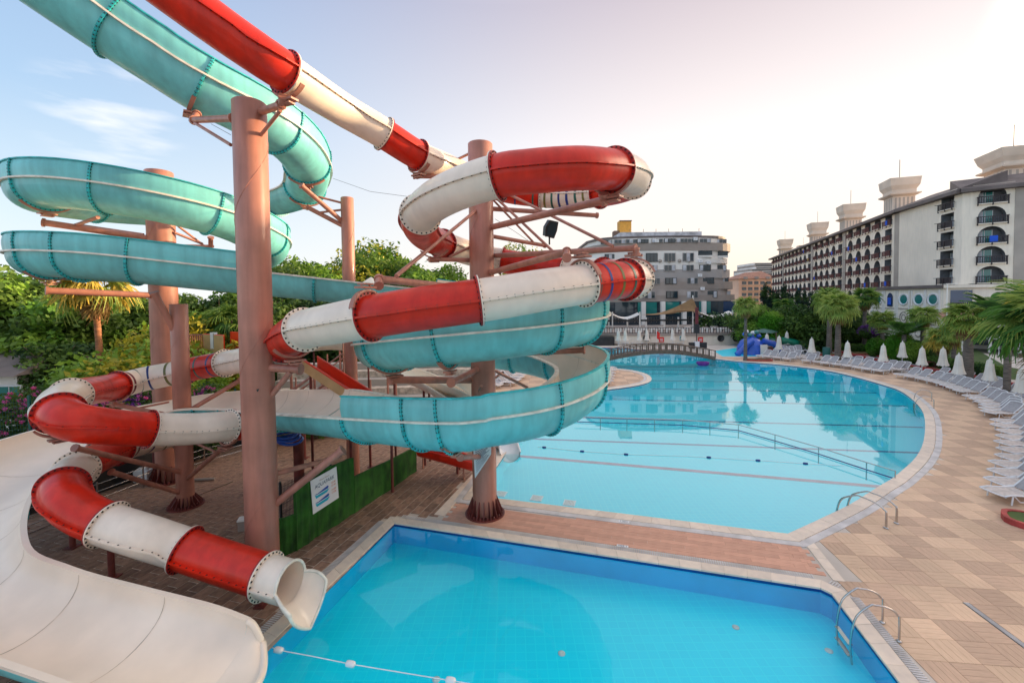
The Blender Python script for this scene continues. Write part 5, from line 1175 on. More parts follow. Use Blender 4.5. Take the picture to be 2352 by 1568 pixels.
for k in range(3): mb = MB(); mb.box((xl+3+k*6, -1.2, zt2+.4), 1.0, 2.2, 1.4, .3, M['greyband']); mb.build('eave_bracket', parent=fb)
hb = empty('hillside_hotel', (W(1752,615,330).x, 330, 0), 0, 'stepped grey hillside hotel far behind the long cream one', 'building'); o = hb.location
for k in range(6):
    xl, xr = W(1735+k*3.5-12*(k<3),610,330).x-o.x, W(1800,610,330).x-o.x; z = W(1750,628-k*5.5,330).z; mb = MB(); mb.box(((xl+xr)/2, 10+k*3, z/2), xr-xl, 26, z, 0, M['offwhite' if k % 2 else 'greyband']); mb.build('terrace_block', parent=hb)
    mb = MB(); mb.box(((xl+xr)/2, -3+k*3-.1, z-.9), (xr-xl)*.92, .3, .9, 0, M['glass']); mb.build('window_strip', parent=hb)
# low house at the far left
p = W(30, 830, 27.5); hs = empty('garden_house', (p.x, p.y, 0), 0, 'small house with a dark tiled roof half hidden by the trees at the left', 'house')
mb = MB(); mb.box((-6.3, 3, 1.9), 13, 6, 3.8, 0, M['offwhite']); mb.build('wall', parent=hs)
mb = MB(); mb.add([(-13,-.8,3.6),(.9,-.8,3.6),(.3,3,4.9),(-13,3,4.9),(.9,7,3.6),(-13,7,3.6)], [(0,1,2,3),(3,2,4,5),(1,4,2),(0,3,5)], M['roof']); mb.build('roof', parent=hs)
for x in (-2.6, -.2): mb = MB(); mb.box((x, -.06, 2.3), 1.5, .12, 1.3, 0, M['white']); wn = mb.build('window', parent=hs); mb = MB(); mb.box((x-.35, -.14, 2.3), .6, .03, 1.1, 0, M['glassg']); mb.box((x+.35, -.14, 2.3), .6, .03, 1.1, 0, M['glassg']); mb.build('pane', parent=wn)
# ------------------------------------------------------------------ plants
def leaf_cloud(name, blobs, n, size, mats, mix=None, shell=.55, flat=.0, seed=1):
    """thousands of leaf-sized quads through the volume of several uneven lobes"""
    r = np.random.default_rng(seed); w_ = np.array([b[3]*b[4]*b[5] for b in blobs])**.7; w_ = w_/w_.sum(); idx = r.choice(len(blobs), n, p=w_); B = np.array(blobs)[idx]
    d = r.normal(size=(n, 3)); d /= np.linalg.norm(d, axis=1)[:, None]; rad = (shell+(1-shell)*r.random(n)**.6)*(1+.10*r.normal(size=n))
    C = B[:, :3]+d*B[:, 3:6]*rad[:, None]
    nr = d*.6+r.normal(size=(n, 3))*.7; nr[:, 2] += .25; nr /= np.linalg.norm(nr, axis=1)[:, None]
    t = np.cross(nr, r.normal(size=(n, 3))); t /= np.linalg.norm(t, axis=1)[:, None]; b = np.cross(nr, t); s = size*(.6+.8*r.random(n))[:, None]
    V = np.stack([C-t*s, C+b*s*.55, C+t*s, C-b*s*.55], 1).reshape(-1, 3); F = np.arange(n*4).reshape(-1, 4)
    mi = (r.random(n) < (mix or 0)).astype(int) if len(mats) > 1 else np.zeros(n, int)
    if len(mats) > 1:      # second material in clumps rather than evenly
        k = np.sin(C[:,0]*1.7+seed)+np.sin(C[:,1]*1.9+2)+np.sin(C[:,2]*2.3+1); mi = ((k+r.normal(size=n)*.6) > np.quantile(k, 1-(mix or .3))).astype(int)
    return np_mesh(name, V, F, None, mi=mi, mats=mats)
def blobs(h, w, n, seed, low=.25, squash=.55):
    r = np.random.default_rng(seed); o = []
    for i in range(n):
        u = r.random(); z = h*(low+(1-low)*.92*u); f = math.sin(math.pi*min(1, .18+.8*(z/h)))**.6
        a = r.random()*6.28; q = w*.5*f*(.25+.62*r.random()); s = w*(.16+.13*r.random())
        o.append((q*math.cos(a), q*math.sin(a), z-s*.3, s, s, s*squash*1.3))
    return o
def limb_mesh(h, w, seed, r0=.22, m='barkg', low=.25):
    r = random.Random(seed); mb = MB(); mb.tube([(0,0,0),(.05*w*r.uniform(-1,1),.05*w*r.uniform(-1,1),h*.3),(0,.04*w,h*.55),(0,0,h*.8)], [r0, r0*.8, r0*.55, r0*.2], 9, M[m])
    for k in range(9):
        a = r.random()*6.28; z0 = h*r.uniform(low*.8, .65); L = w*.42*r.uniform(.5, 1)
        mb.tube([(0,0,z0),(L*.5*math.cos(a),L*.5*math.sin(a),z0+h*.10),(L*math.cos(a),L*math.sin(a),z0+h*r.uniform(.12,.28))], [r0*.4, r0*.25, r0*.08], 6, M[m])
    return mb.mesh('trunk')
TREES = {}
def tree_kind(key, h, w, nb, n, size, mats, mix, low=.25, seed=1, r0=.22, squash=.6, trunk=True):
    TREES[key] = (leaf_cloud('crown', blobs(h, w, nb, seed, low, squash), n, size, [M[x] for x in mats], mix, seed=seed), limb_mesh(h, w, seed, r0, low=low) if trunk else None, h)
tree_kind('broad1', 10, 8, 34, 15000, .22, ['leaf','leafd'], .5, .16, 11)
tree_kind('broad2', 10, 7.5, 30, 13000, .22, ['leaf','leafl'], .35, .12, 12)
tree_kind('pale', 10, 7, 26, 10000, .21, ['leaf','leafl'], .45, .2, 13, squash=.8)
tree_kind('airy', 10, 6, 20, 6500, .17, ['leafy','leaf'], .6, .3, 14, squash=.9)
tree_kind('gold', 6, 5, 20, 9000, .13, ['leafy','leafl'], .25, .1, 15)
tree_kind('bushl', 4, 4.6, 18, 9000, .11, ['leafl','leafy'], .3, .05, 16)
tree_kind('darkm', 8, 7, 26, 11000, .21, ['leafd','leaf'], .45, .05, 17)
def tree(key, px, Y, ytop, label, cat='tree', group=None, wide=1.0, rz=None, name='tree', base=0):
    p = W(px, 690, Y); zt = W(px, ytop, Y).z; s = zt/TREES[key][2]
    root = empty(name, (p.x, p.y, base), rz if rz is not None else random.random()*6.28, label, cat, group); root.scale = (s*wide, s*wide, s)
    if TREES[key][1]: link_mesh('trunk', TREES[key][1], root)
    link_mesh('crown', TREES[key][0], root); return root
GB = 'broad trees behind the slides at the left'; GF = 'far trees behind the slides'
for a in [('broad2',-40,34,585,'dark leafy tree cut by the left frame edge behind the teal coil'),('broad1',70,36,640,'bushy dark tree right above the garden house roof'),('broad2',140,33,662,'round dark tree just left of the sunlit palm'),
          ('broad1',205,37,668,'dark tree directly behind the sunlit palm trunk'),('broad1',285,38,676,'dark tree right of the sunlit palm below the lower teal coil'),('darkm',120,30,770,'low dark tree over the oleander hedge'),('darkm',200,31,790,'low dark bushy tree at the foot of the sunlit palm')]:
    tree(a[0], a[1], a[2], a[3], a[4], group=GB, wide=1.15)
for a in [('broad1',420,46,676,'dark tree showing between the two left columns'),('darkm',500,48,668,'dark tree behind the yellow bush'),('broad2',560,50,650,'dark tree behind the nearest column'),('broad1',640,52,612,'tree top just right of the nearest column under the teal bend'),('pale',690,56,594,'sun-touched tree in the gap left of the slim column'),
          ('broad2',738,58,590,'round tree top close left of the slim column'),('airy',765,66,612,'small thin tree against the sky left of the slim column'),('broad1',790,56,640,'dark tree behind the slim column'),('airy',834,62,556,'tall ragged tree just right of the slim column'),('pale',868,66,566,'tall golden-lit tree second right of the slim column'),
          ('airy',893,70,562,'upright tree between two broader ones right of the slim column'),('pale',940,64,596,'tree lower down beneath the red tube bend'),('broad2',985,60,606,'tree top behind the thin strut left of the second column'),('pale',1035,62,612,'rightmost tree top before the second column'),
          ('broad2',880,54,645,'lower dark tree under the tall ragged one'),('darkm',930,52,655,'dark tree above the hidden cream canopy'),('darkm',830,52,652,'dark low tree behind the slim column at its right'),('darkm',700,50,668,'dark low tree above the straight teal channel'),('darkm',620,46,672,'low dark tree right behind the nearest column'),('airy',1208,82,558,'small pale tree top showing through the struts under the red loop'),('broad1',1130,70,640,'dark tree behind the second column'),('broad2',1290,90,650,'dark tree behind the red tube at the right loop')]:
    tree(a[0], a[1], a[2], a[3], a[4], group=GF, wide=1.0)
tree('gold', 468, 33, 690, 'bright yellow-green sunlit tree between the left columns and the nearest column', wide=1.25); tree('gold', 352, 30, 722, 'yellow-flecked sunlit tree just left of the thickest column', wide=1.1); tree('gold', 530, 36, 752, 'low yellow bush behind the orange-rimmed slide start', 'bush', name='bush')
tree('bushl', 300, 25.5, 778, 'fresh green bush above the striped cream tube', 'bush', wide=1.2, name='bush'); tree('bushl', 232, 27, 815, 'fresh green bush left of the striped cream tube', 'bush', wide=1.1, name='bush'); tree('bushl', 395, 27, 800, 'green bush behind the two left columns', 'bush', wide=1.1, name='bush')
# dark belt across the garden behind everything on the left, nobody could count it
r = np.random.default_rng(5); bb = []
for k in range(70):
    x = -75+k*1.15; y = 52+6*r.random()+ (0 if k < 60 else 6); bb.append((x, y, 2.2+1.4*r.random(), 2.6, 2.4, 2.6+r.random()))
tag(link_mesh('undergrowth', leaf_cloud('undergrowth', bb, 52000, .28, [M['leafd'], M['leaf']], .3, seed=9)), 'dark belt of undergrowth across the back of the garden', kind='stuff')
bb = []
for k in range(60):
    x = 38+k*.95; y = 82+5*r.random()-(k*.18); bb.append((x, y, 1.8+1.2*r.random(), 2.2, 2.2, 2.2))
tag(link_mesh('undergrowth', leaf_cloud('undergrowth', bb, 30000, .26, [M['leafd'], M['leafb']], .3, seed=10)), 'dark undergrowth below the hotel', kind='stuff')
# cypresses and dark trees before the long hotel
def cyp():
    bl = [(0.25*math.sin(k*2.1), .25*math.cos(k*1.3), .8+k*.62, 1.05*(1-k/16)**.8+.12, 1.05*(1-k/16)**.8+.12, .8) for k in range(15)]
    return leaf_cloud('crown', bl, 5200, .16, [M['leafb'], M['leafd']], .3, shell=.4, seed=31)
TREES['cyp'] = (cyp(), limb_mesh(10, 1.2, 3, .16), 10)
for i, (px, Y, yt) in enumerate([(1742,80,702),(1757,78,652),(1772,76,662),(1786,79,668),(1800,75,655),(1815,77,672),(1832,72,664),(1848,74,668),(1868,70,672),(1890,74,676)]):
    tree('cyp', px, Y, yt, ['dark cypress at the left end of the row, lowest of them','tallest dark cypress at the left of the row below the long hotel','second tall cypress from the left below the long hotel','third cypress in the row, a little lower than its neighbours','fourth cypress, level with the first pilaster','fifth cypress of the row, half hidden','sixth cypress, behind the clipped ball bush','seventh cypress, left of the shaggy palms','eighth cypress, behind the shaggy palms','last cypress of the row, mostly behind the palms'][i], 'cypress', 'dark cypresses below the long hotel', wide=1.15, name='cypress_tree')
for i, (k, px, Y, yt) in enumerate([('darkm',1725,72,700),('darkm',1790,68,700),('darkm',1825,66,690),('darkm',1862,64,700),('pale',1738,69,700),('pale',1800,66,735),('darkm',1900,68,720),('darkm',1945,66,722),('broad1',1965,68,712),('darkm',2000,64,745),('pale',2010,66,765),('darkm',2050,60,765),('darkm',2095,56,775),('darkm',2150,52,782)]):
    tree(k, px, Y, yt, 'green tree '+['behind the lone palm by the kiosk','left of the clipped ball bush','right of the clipped ball bush','left of the paired shaggy palms','light in colour over the kiosk roof','pale, low, below the cypresses','behind the paired shaggy palms','between the shaggy palm and the tall one','in shade behind the tall palm trunk','low beside the lamp post','pale beside the purple flowers','between two fan palms at the podium','behind the palm with the red trunk','low behind the squat broad palm'][i], group='trees between the pool and the hotel', wide=1.1)
def bush(px, py, Y, w, h, mats, lab, cat='bush', base=None, n=6000, size=.09, name='bush', group=None, sx=1.0):
    p = G(px, py) if base is None else W(px, py, Y); root = link_mesh(name, leaf_cloud('foliage', [(0,0,h*.5,w/2*sx,w/2,h/2),(w*.12,0,h*.55,w*.42*sx,w*.42,h*.45),(-w*.15*sx,.1,h*.45,w*.40*sx,w*.4,h*.45)], n, size, [M[x] for x in mats], .3, shell=.82, seed=int(px)), None, (W(px,py,Y).x, Y, base or 0))
    return tag(root, lab, cat, group)
bush(1772, 740, 66, 3.2, 3.3, ['leafbr','leafl'], 'bright green clipped ball bush below the cypresses', base=2.4, n=9000)
bush(1772, 775, 66, 3.6, 2.2, ['leafbr','leafd'], 'low rounded green shrub under the clipped ball bush', base=.3)
bush(2012, 792, 57, 1.9, 2.3, ['leafbr','leaf'], 'clipped upright bush left of the dark hedge', base=.1); bush(2068, 782, 53, 2.6, 3.3, ['leafbr','leaf'], 'big clipped upright bush right of the slim fan palm', base=.1, n=9000)
bush(2098, 790, 51, 2.6, 2.5, ['leafl','leafd'], 'loose green bush behind the palm with the red trunk', base=.1)
bush(1995, 762, 62, 2.2, 1.8, ['purple','leafd'], 'purple flowering shrub behind the tall palm', base=2.0)
def hedge(px0, px1, Y0, Y1, h, wd, mats, lab, n=9000):
    a = W(px0, 800, Y0); b = W(px1, 800, Y1); L = (Vector((b.x,b.y))-Vector((a.x,a.y))).length; k = int(L/.8)+1; bl = [((i+.5)*L/k, 0, h*.5, .62, wd/2, h*.52) for i in range(k)]
    tag(link_mesh('hedge', leaf_cloud('foliage', bl, n, .09, [M[x] for x in mats], .3, shell=.8, seed=int(px0)), None, (a.x, a.y, 0), math.atan2(b.y-a.y, b.x-a.x)), lab, 'hedge')
hedge(1925, 2000, 64, 62, 1.0, 1.4, ['leaf','leafl'], 'low green hedge behind the grey path under the tall palm'); hedge(2020, 2140, 58, 50, 1.7, 1.5, ['leafd','leaf'], 'dark hedge behind the round red edged beds', 12000)
hedge(2140, 2300, 48, 40, 1.3, 1.3, ['leaf','leafd'], 'clipped green hedge behind the red kerb at the right', 14000)
# oleander hedge with flowers at the far left
a = W(-60, 900, 22); bl = []
for k in range(22):
    bl.append((k*.62-2, .25*math.sin(k*2.3), 1.9+.35*math.sin(k*1.3), .8, .75, 1.75))
ole = empty('oleander_hedge', (a.x, a.y, 0), 0, 'pink flowering oleander hedge behind the green mesh fence at the far left', 'hedge'); bl = [(x+1.2, y, z, sx, sy, sz) for x, y, z, sx, sy, sz in bl]
link_mesh('foliage', leaf_cloud('foliage', bl, 26000, .085, [M['leafd'], M['leaf']], .25, shell=.75, seed=4), ole)
rr = np.random.default_rng(8); fl = []
for k in range(420):
    b_i = bl[rr.integers(len(bl))]; d_ = rr.normal(size=3); d_ /= np.linalg.norm(d_); d_[1] = -abs(d_[1]); d_[2] = abs(d_[2])*.9 if rr.random() < .6 else d_[2]; fl.append((b_i[0]+d_[0]*b_i[3]*1.02, b_i[1]+d_[1]*b_i[4]*1.05, b_i[2]+d_[2]*b_i[5]*1.02, .12, .10, .09))
tag(link_mesh('flowers', leaf_cloud('flowers', fl, 22000, .045, [M['flower'], M['purple']], .25, shell=.3, seed=6), ole), kind='stuff')
# green hedge behind the left coil, seen through the tubes
tag(link_mesh('hedge', leaf_cloud('foliage', [(k*.7, .2*math.sin(k), 1.3, .8, .7, 1.4) for k in range(20)], 16000, .09, [M['leafl'], M['leaf']], .4, shell=.8, seed=44), None, (W(190, 900, 24).x, 24.2, 0), .12), 'leafy green hedge behind the mesh fence under the striped tube', 'hedge')
# ---------------------------------------------------------------- palms
def fan_leaf(seed, droop=.35, n=20, pet=1.0, R=1.0):
    """a fan leaf: stalk along +x, then folded blades radiating and drooping at the tips"""
    r = random.Random(seed); V, F = [], []
    def quad(a, b, c, d): i = len(V); V.extend([a, b, c, d]); F.append((i, i+1, i+2, i+3))
    for k in range(3):
        x0, x1 = pet*k/3, pet*(k+1)/3; z0, z1 = .10*math.sin(math.pi*k/3), .10*math.sin(math.pi*(k+1)/3); quad((x0,-.025,z0),(x1,-.02,z1),(x1,.02,z1),(x0,.025,z0))
    for k in range(n):
        a = math.radians(-118+236*(k+.5)/n)+r.uniform(-.04,.04); L = R*(.72+.28*math.cos(a*.6))*r.uniform(.88,1.08); ca, sa = math.cos(a), math.sin(a); wd = .055 if n < 30 else .030
        fold = .05*(1 if k % 2 else -1); pts = []
        for s_ in (.02, .45, .75, 1.0):
            dz = -droop*L*s_**2.4*r.uniform(.8,1.4)-(.22*abs(sa))*s_*L*.6; ww = wd*(.6+1.0*s_ if s_ < .5 else 1.45*(1.08-s_)); 
            pts.append(((pet+ca*L*s_*(1-.12*s_*s_), sa*L*s_*(1-.12*s_*s_), dz+.02), ww))
        for (p, w1), (q, w2) in zip(pts[:-1], pts[1:]):
            quad((p[0]+sa*w1, p[1]-ca*w1, p[2]+fold*.5), (q[0]+sa*w2, q[1]-ca*w2, q[2]+fold*.5), (q[0]-sa*w2, q[1]+ca*w2, q[2]-fold*.5), (p[0]-sa*w1, p[1]+ca*w1, p[2]-fold*.5))
    return V, F
FRM = {}
def frond_mesh(kind, matn):
    k = (kind, matn)
    if k not in FRM:
        V, F = fan_leaf(kind, droop=(.30,.5,.8)[kind % 3], n=22 if kind < 10 else 40, pet=.85 if kind < 10 else .95, R=1.0 if kind < 10 else 1.25); FRM[k] = np_mesh('frond', V, F, M[matn])
    return FRM[k]
def palm_trunk(h, r0, r1, lean, m, boots=True):
    mb = MB(); n = 16; pts = []; rad = []
    for k in range(n+1):
        u = k/n; pts.append((lean*u*u, 0, h*u)); rad.append((r0+(r1-r0)*min(1, u*1.6))*(1+.05*(k % 2))*(1.25 if k == 0 else 1))
    mb.tube(pts, rad, 12, m)
    return mb
PALMS = 0
def palm(px, py_base, py_top, s, label, mats=('frond','frondl'), thatch=10, lean=0.0, r=.2, Y=None, up=.2, nf=34, barkm='bark', group='fan palms along the pool garden', kinds=(0,1,2), trunk=True, hang=1.0):
    global PALMS; PALMS += 1; rd = random.Random(PALMS)
    base = G(px, py_base) if Y is None else Vector((W(px, 690, Y).x, Y, 0)); top = W(px, py_top, base.y); h = top.z
    root = empty('fan_palm', (base.x, base.y, 0), 0, label, 'palm tree', group)
    if trunk: palm_trunk(h, r*1.35, r, lean, M[barkm]).build('trunk', parent=root)
    for k in range(nf+thatch):
        dead = k >= nf; u = (k+.5)/nf if not dead else 1.0
        el = math.radians(82-115*u**(.85) if not dead else -62-rd.random()*20); az = k*2.39996+rd.uniform(-.2,.2); sc_ = s*(.8+.3*u)*rd.uniform(.9,1.08)*(.8 if dead else 1)
        me = frond_mesh(rd.choice(kinds), 'thatch' if dead else (mats[0] if rd.random() < .6 else mats[1]))
        o = bpy.data.objects.new('frond', me); COL.objects.link(o); o.parent = root
        o.location = (lean+.12*math.cos(az), .12*math.sin(az), h-.02-(.35 if dead else .1*u)); o.rotation_euler = (rd.uniform(-.35,.35), -el, az); o.scale = (sc_, sc_, sc_)
    return root
palm(1712, 828, 700, .85, 'lone fan palm standing by the right end of the wooden bridge', ('frondl','frond'), 8, r=.16)
palm(1924, 832, 700, 1.25, 'big pale shaggy fan palm, nearest of the group behind the parasols', ('frondl','frondl'), 16, r=.26, nf=44)
palm(1904, 813, 686, 1.15, 'greyish fan palm just left of the big shaggy one', ('frond','frondl'), 12, r=.26); palm(1900, 807, 680, 1.1, 'dark-trunked fan palm behind the big shaggy one', ('frondd','frond'), 10, r=.28)
palm(1985, 805, 680, 1.12, 'tallest fan palm, with a thin straight trunk and brown tips', ('frond','frondd'), 18, r=.24); palm(2026, 815, 732, .98, 'slim fan palm behind the tall cream parasol', ('frond','frondl'), 8, r=.2)
palm(2119, 830, 722, .95, 'fan palm with a reddish upper trunk', ('frondl','frond'), 8, r=.24, barkm='bark'); palm(2163, 845, 776, 1.0, 'squat broad fan palm with yellowing lower leaves', ('frondl','frondy'), 9, r=.22)
palm(2222, 880, 728, 1.15, 'thick-trunked fan palm behind the lounger row at the right', ('frond','frondl'), 6, r=.32, nf=40); palm(2190, 850, 762, .8, 'small fan palm left of the thick-trunked one', ('frondl','frondd'), 5, r=.18)
palm(2432, 0, 730, 1.25, 'big near fan palm whose leaves hang in from the right frame edge', ('frondd','frondl'), 8, Y=19.5, r=.3, nf=34, kinds=(10,11,12), group=None)
palm(2400, 0, 695, 1.05, 'fan palm behind the big near one at the right frame edge', ('frondl','frondy'), 12, Y=28, r=.26, nf=40, group=None)
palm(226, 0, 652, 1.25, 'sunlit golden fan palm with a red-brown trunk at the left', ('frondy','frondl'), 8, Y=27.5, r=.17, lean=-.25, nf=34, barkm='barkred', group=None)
palm(527, 0, 735, 1.1, 'small green fan palm behind the orange-rimmed slide start', ('frond','frondd'), 2, Y=34, r=.18, group=None)
palm(1800, 0, 700, 1.0, 'fan palm half hidden below the cypresses', ('frondd','frond'), 6, Y=70, r=.2)
# feather-leaved palms
def feather(px, Y, ytop, s, n, label, up=(40, 85)):
    base = Vector((W(px,690,Y).x, Y, 0)); h = W(px, ytop, Y).z; root = empty('feather_palm', (base.x, Y, 0), 0, label, 'palm tree'); rd = random.Random(px)
    mb = MB(); mb.tube([(0,0,0),(0,0,h)], .22, 10, M['bark']); mb.build('trunk', parent=root)
    V, F = [], []
    for k in range(26):
        t = k/25; c = (t*2.4*(1-.15*t), .9*t-1.0*t*t)
        for sg in (-1, 1):
            L = .5*math.sin(math.pi*min(1,.15+.8*t))+.1; i = len(V); x, z = c
            V += [(x-.03,0,z),(x+.05,0,z),(x+.05+L*.5,sg*L*.8,z-.18*L),(x-.0+L*.5,sg*L*.8,z-.2*L)]; F.append((i,i+1,i+2,i+3) if sg > 0 else (i+3,i+2,i+1,i))
    me = np_mesh('frond', V, F, M['frondd'])
    for k in range(n):
        o = bpy.data.objects.new('frond', me); COL.objects.link(o); o.parent = root; o.location = (0,0,h); o.rotation_euler = (0, -math.radians(rd.uniform(*up)-40), k*2.4); o.scale = (s, s, s)
feather(2078, 52, 768, 1.3, 14, 'dark feather palm with one long arched leaf before the podium'); feather(2318, 34, 730, 1.5, 16, 'dark feather-leaved palm left of the near fan palm')
# ------------------------------------------------------------------ loungers
ORD = ['first','second','third','fourth','fifth','sixth','seventh','eighth','ninth','tenth','eleventh','twelfth','thirteenth','fourteenth','fifteenth','sixteenth','seventeenth','eighteenth','nineteenth','twentieth']
TEN = {20:'twenty',30:'thirty',40:'forty',50:'fifty',60:'sixty'}
def ordn(i):
    if i < 20: return ORD[i]
    n = i+1; t, u = n//10*10, n % 10
    return (TEN[t][:-1]+'ieth') if u == 0 else TEN[t]+'-'+ORD[u-1]
def lounger_meshes():
    """foot end at the origin, head towards +x"""
    Lm, Wd = 1.92, .68; o = {}
    mb = MB(); side = lambda y: [(0.04,y,.30),(0,y,.33),(.25,y,.37),(.75,y,.33),(1.15,y,.34),(1.55,y,.36),(1.9,y,.34)]
    for y in (-Wd/2, Wd/2): mb.tube(side(y), .027, 6, M['white'])
    mb.tube([(0,-Wd/2,.33),(-.03,-Wd/4,.33),(-.04,0,.33),(-.03,Wd/4,.33),(0,Wd/2,.33)], .027, 6, M['white']); mb.tube([(1.9,-Wd/2,.34),(1.9,Wd/2,.34)], .022, 6, M['white'])
    for y in (-Wd/2, Wd/2): mb.tube([(.32,y,.36),(.5,y*1.06,.14),(.95,y*1.06,.12),(1.2,y,.34)], .02, 6, M['white'])
    o['frame'] = mb.mesh('frame')
    mb = MB(); mb.grid([[(x, y, z-.02*math.cos(y*4)) for y in (-.31,-.1,.1,.31)] for x, z in ((.03,.335),(.25,.375),(.5,.355),(.75,.34),(1.12,.345))], M['fabric2']); o['seat'] = mb.mesh('seat')
    mb = MB(); mb.grid([[(1.14+x, y, .36+z-.012*math.cos(y*4)) for y in (-.29,-.1,.1,.29)] for x, z in ((0,0),(.2,.17),(.42,.37),(.60,.57))], M['fabric'])
    for y in (-.31, .31): mb.tube([(1.12,y,.35),(1.34,y,.53),(1.56,y,.73),(1.72,y*.96,.90)], .024, 6, M['white'])
    mb.tube([(1.72,-.30,.90),(1.76,-.12,.945),(1.76,.12,.945),(1.72,.30,.90)], .024, 6, M['white']); o['backrest'] = mb.mesh('backrest')
    mb = MB(); mb.tube([(.30,0,.33),(.26,0,.02)], .024, 6, M['white']); o['legf'] = mb.mesh('leg')
    mb = MB(); mb.tube([(1.50,0,.35),(1.60,0,.02)], .024, 6, M['white']); o['legr'] = mb.mesh('leg')
    return o
LM = lounger_meshes()
def lounger(x, y, rz, label, group, sunny=False):
    r_ = empty('sun_lounger', (x, y, 0), rz, label, 'sun lounger', group); r_.scale = (1.12, 1.28, 1.1)
    link_mesh('frame', LM['frame'], r_); link_mesh('seat', LM['seat'], r_); link_mesh('backrest', LM['backrest'], r_)
    for k in ('legf', 'legr'):
        for s_ in (-1, 1): link_mesh('leg', LM[k], r_, (0, s_*.33, 0))
    return r_
front_px = [(2272,1182),(2278,1150),(2287,1111),(2296,1075),(2303,1048),(2303,1018),(2294,994),(2283,979),(2269,961),(2254,940),(2230,925),(2206,913),(2182,901),(2155,890),(2119,881),(2077,872),(2038,863),(1990,856),(1950,849),(1922,845),(1885,840),(1850,835),(1820,832),(1785,828),(1750,824),(1728,821)]
FP = smooth_poly([P2(x, y) for x, y in front_px[1:]], 4)
def along(P, step, s0=0):
    o = []; acc = -s0; 
    for a, b in zip(P[:-1], P[1:]):
        a, b = Vector(a), Vector(b); L = (b-a).length
        while acc <= L:
            if acc >= 0: o.append((a.lerp(b, acc/L), (b-a).normalized()))
            acc += step
        acc -= L
    return o
pts = [q for q in along(FP, 1.42) if q[0].y < 27]+[q for q in along(FP, 1.12) if q[0].y >= 27.6]
FR = []
for i, (p, e) in enumerate(pts):
    if i % 9 == 8 and i > 16: continue
    nn = Vector((e.y, -e.x)); jit = random.uniform(-.07,.07); FR.append((p+nn*(.05+random.uniform(-.08,.1)), max(math.atan2(nn.y, nn.x), -.04)+jit*.6))
for i, (p, rz) in enumerate(FR):
    lounger(p.x, p.y, rz, 'white lounger with mesh seat, %s from the near end of the curved front row' % ordn(i), 'white loungers in the curved front row')
BK = []
for i, (p, e) in enumerate(along(FP, 1.2, .2)):
    if i < 3 or i % 7 == 6: continue
    nn = Vector((e.y, -e.x)); rz_ = max(math.atan2(nn.y, nn.x), -.04)+random.uniform(-.06,.06); BK.append((p+Vector((math.cos(rz_), math.sin(rz_)))*(2.55+random.uniform(-.1,.2)), rz_))
for i, (p, rz) in enumerate(BK):
    if i > 60: break
    lounger(p.x, p.y, rz, 'white lounger, %s from the near end of the row behind the front one' % ordn(i), 'white loungers in the second row')
for i in range(20):
    p = G(1812+(i%10)*8.5-(i//10)*14, 819-(i%10)*2.2-(i//10)*5); lounger(p.x, p.y, 1.2+random.uniform(-.1,.1), 'white lounger in the %s slanting row near the children slides, %s from its left end' % (['nearer','farther'][i//10], ordn(i%10)), 'white loungers by the children slides')
for i in range(6):
    p = G(1406+i*1.5, 882-i*6.2); lounger(p.x, p.y, math.pi+.15, 'white lounger on the round deck tongue, %s from the water edge' % ordn(i), 'white loungers on the deck tongue')
for i in range(9):
    p = G(1150+i*7, 893-(i % 5)*5-i*1.2); lounger(p.x, p.y, 2.6, 'white lounger seen inside the lowest teal turn, %s from the left' % ordn(i), 'white loungers seen through the teal turn')
for i in range(16):
    p = G(1418+i*10.5, 793-(i % 2)*2.2); lounger(p.x, p.y, math.pi/2+.1, 'white lounger at the foot of the terrace wall, %s from the left' % ordn(i), 'white loungers below the terrace')
# ------------------------------------------------------------------ closed parasols
def parasol_meshes():
    o = {}; mb = MB(); n = 24; rows = []
    for r_, z in ((.03,2.62),(.05,2.56),(.13,2.45),(.17,2.1),(.20,1.7),(.25,1.3),(.33,.98)):
        rows.append([((r_*(1+.16*math.cos(8*a)))*math.cos(a), (r_*(1+.16*math.cos(8*a)))*math.sin(a), z+(.04*math.cos(8*a) if z < 1 else 0)) for a in [2*math.pi*k/n for k in range(n)]])
    mb.grid(rows, M['canvas'], closed=True); mb.lathe([(.175,2.02),(.19,2.0),(.185,1.94)], n=12, m=M['offwhite']); o['canopy'] = mb.mesh('folded_canopy')
    mb = MB(); mb.tube([(0,0,0),(0,0,2.72)], .028, 8, M['white']); o['pole'] = mb.mesh('pole'); mb = MB(); mb.box((0,0,.06), .5, .5, .12, 0, M['offwhite']); mb.tube([(0,0,.1),(0,0,.4)], .05, 8, M['offwhite']); o['base'] = mb.mesh('base'); return o
PM = parasol_meshes()
def parasol(px, pyb, label, s=1.0, Y=None):
    p = G(px, pyb) if Y is None else Vector((W(px, 700, Y).x, Y, 0)); r_ = empty('parasol', (p.x, p.y, 0), random.random()*3, label, 'parasol', 'closed cream parasols'); r_.scale = (s*1.3, s*1.3, s*1.08)
    link_mesh('folded_canopy', PM['canopy'], r_); link_mesh('pole', PM['pole'], r_); link_mesh('base', PM['base'], r_)
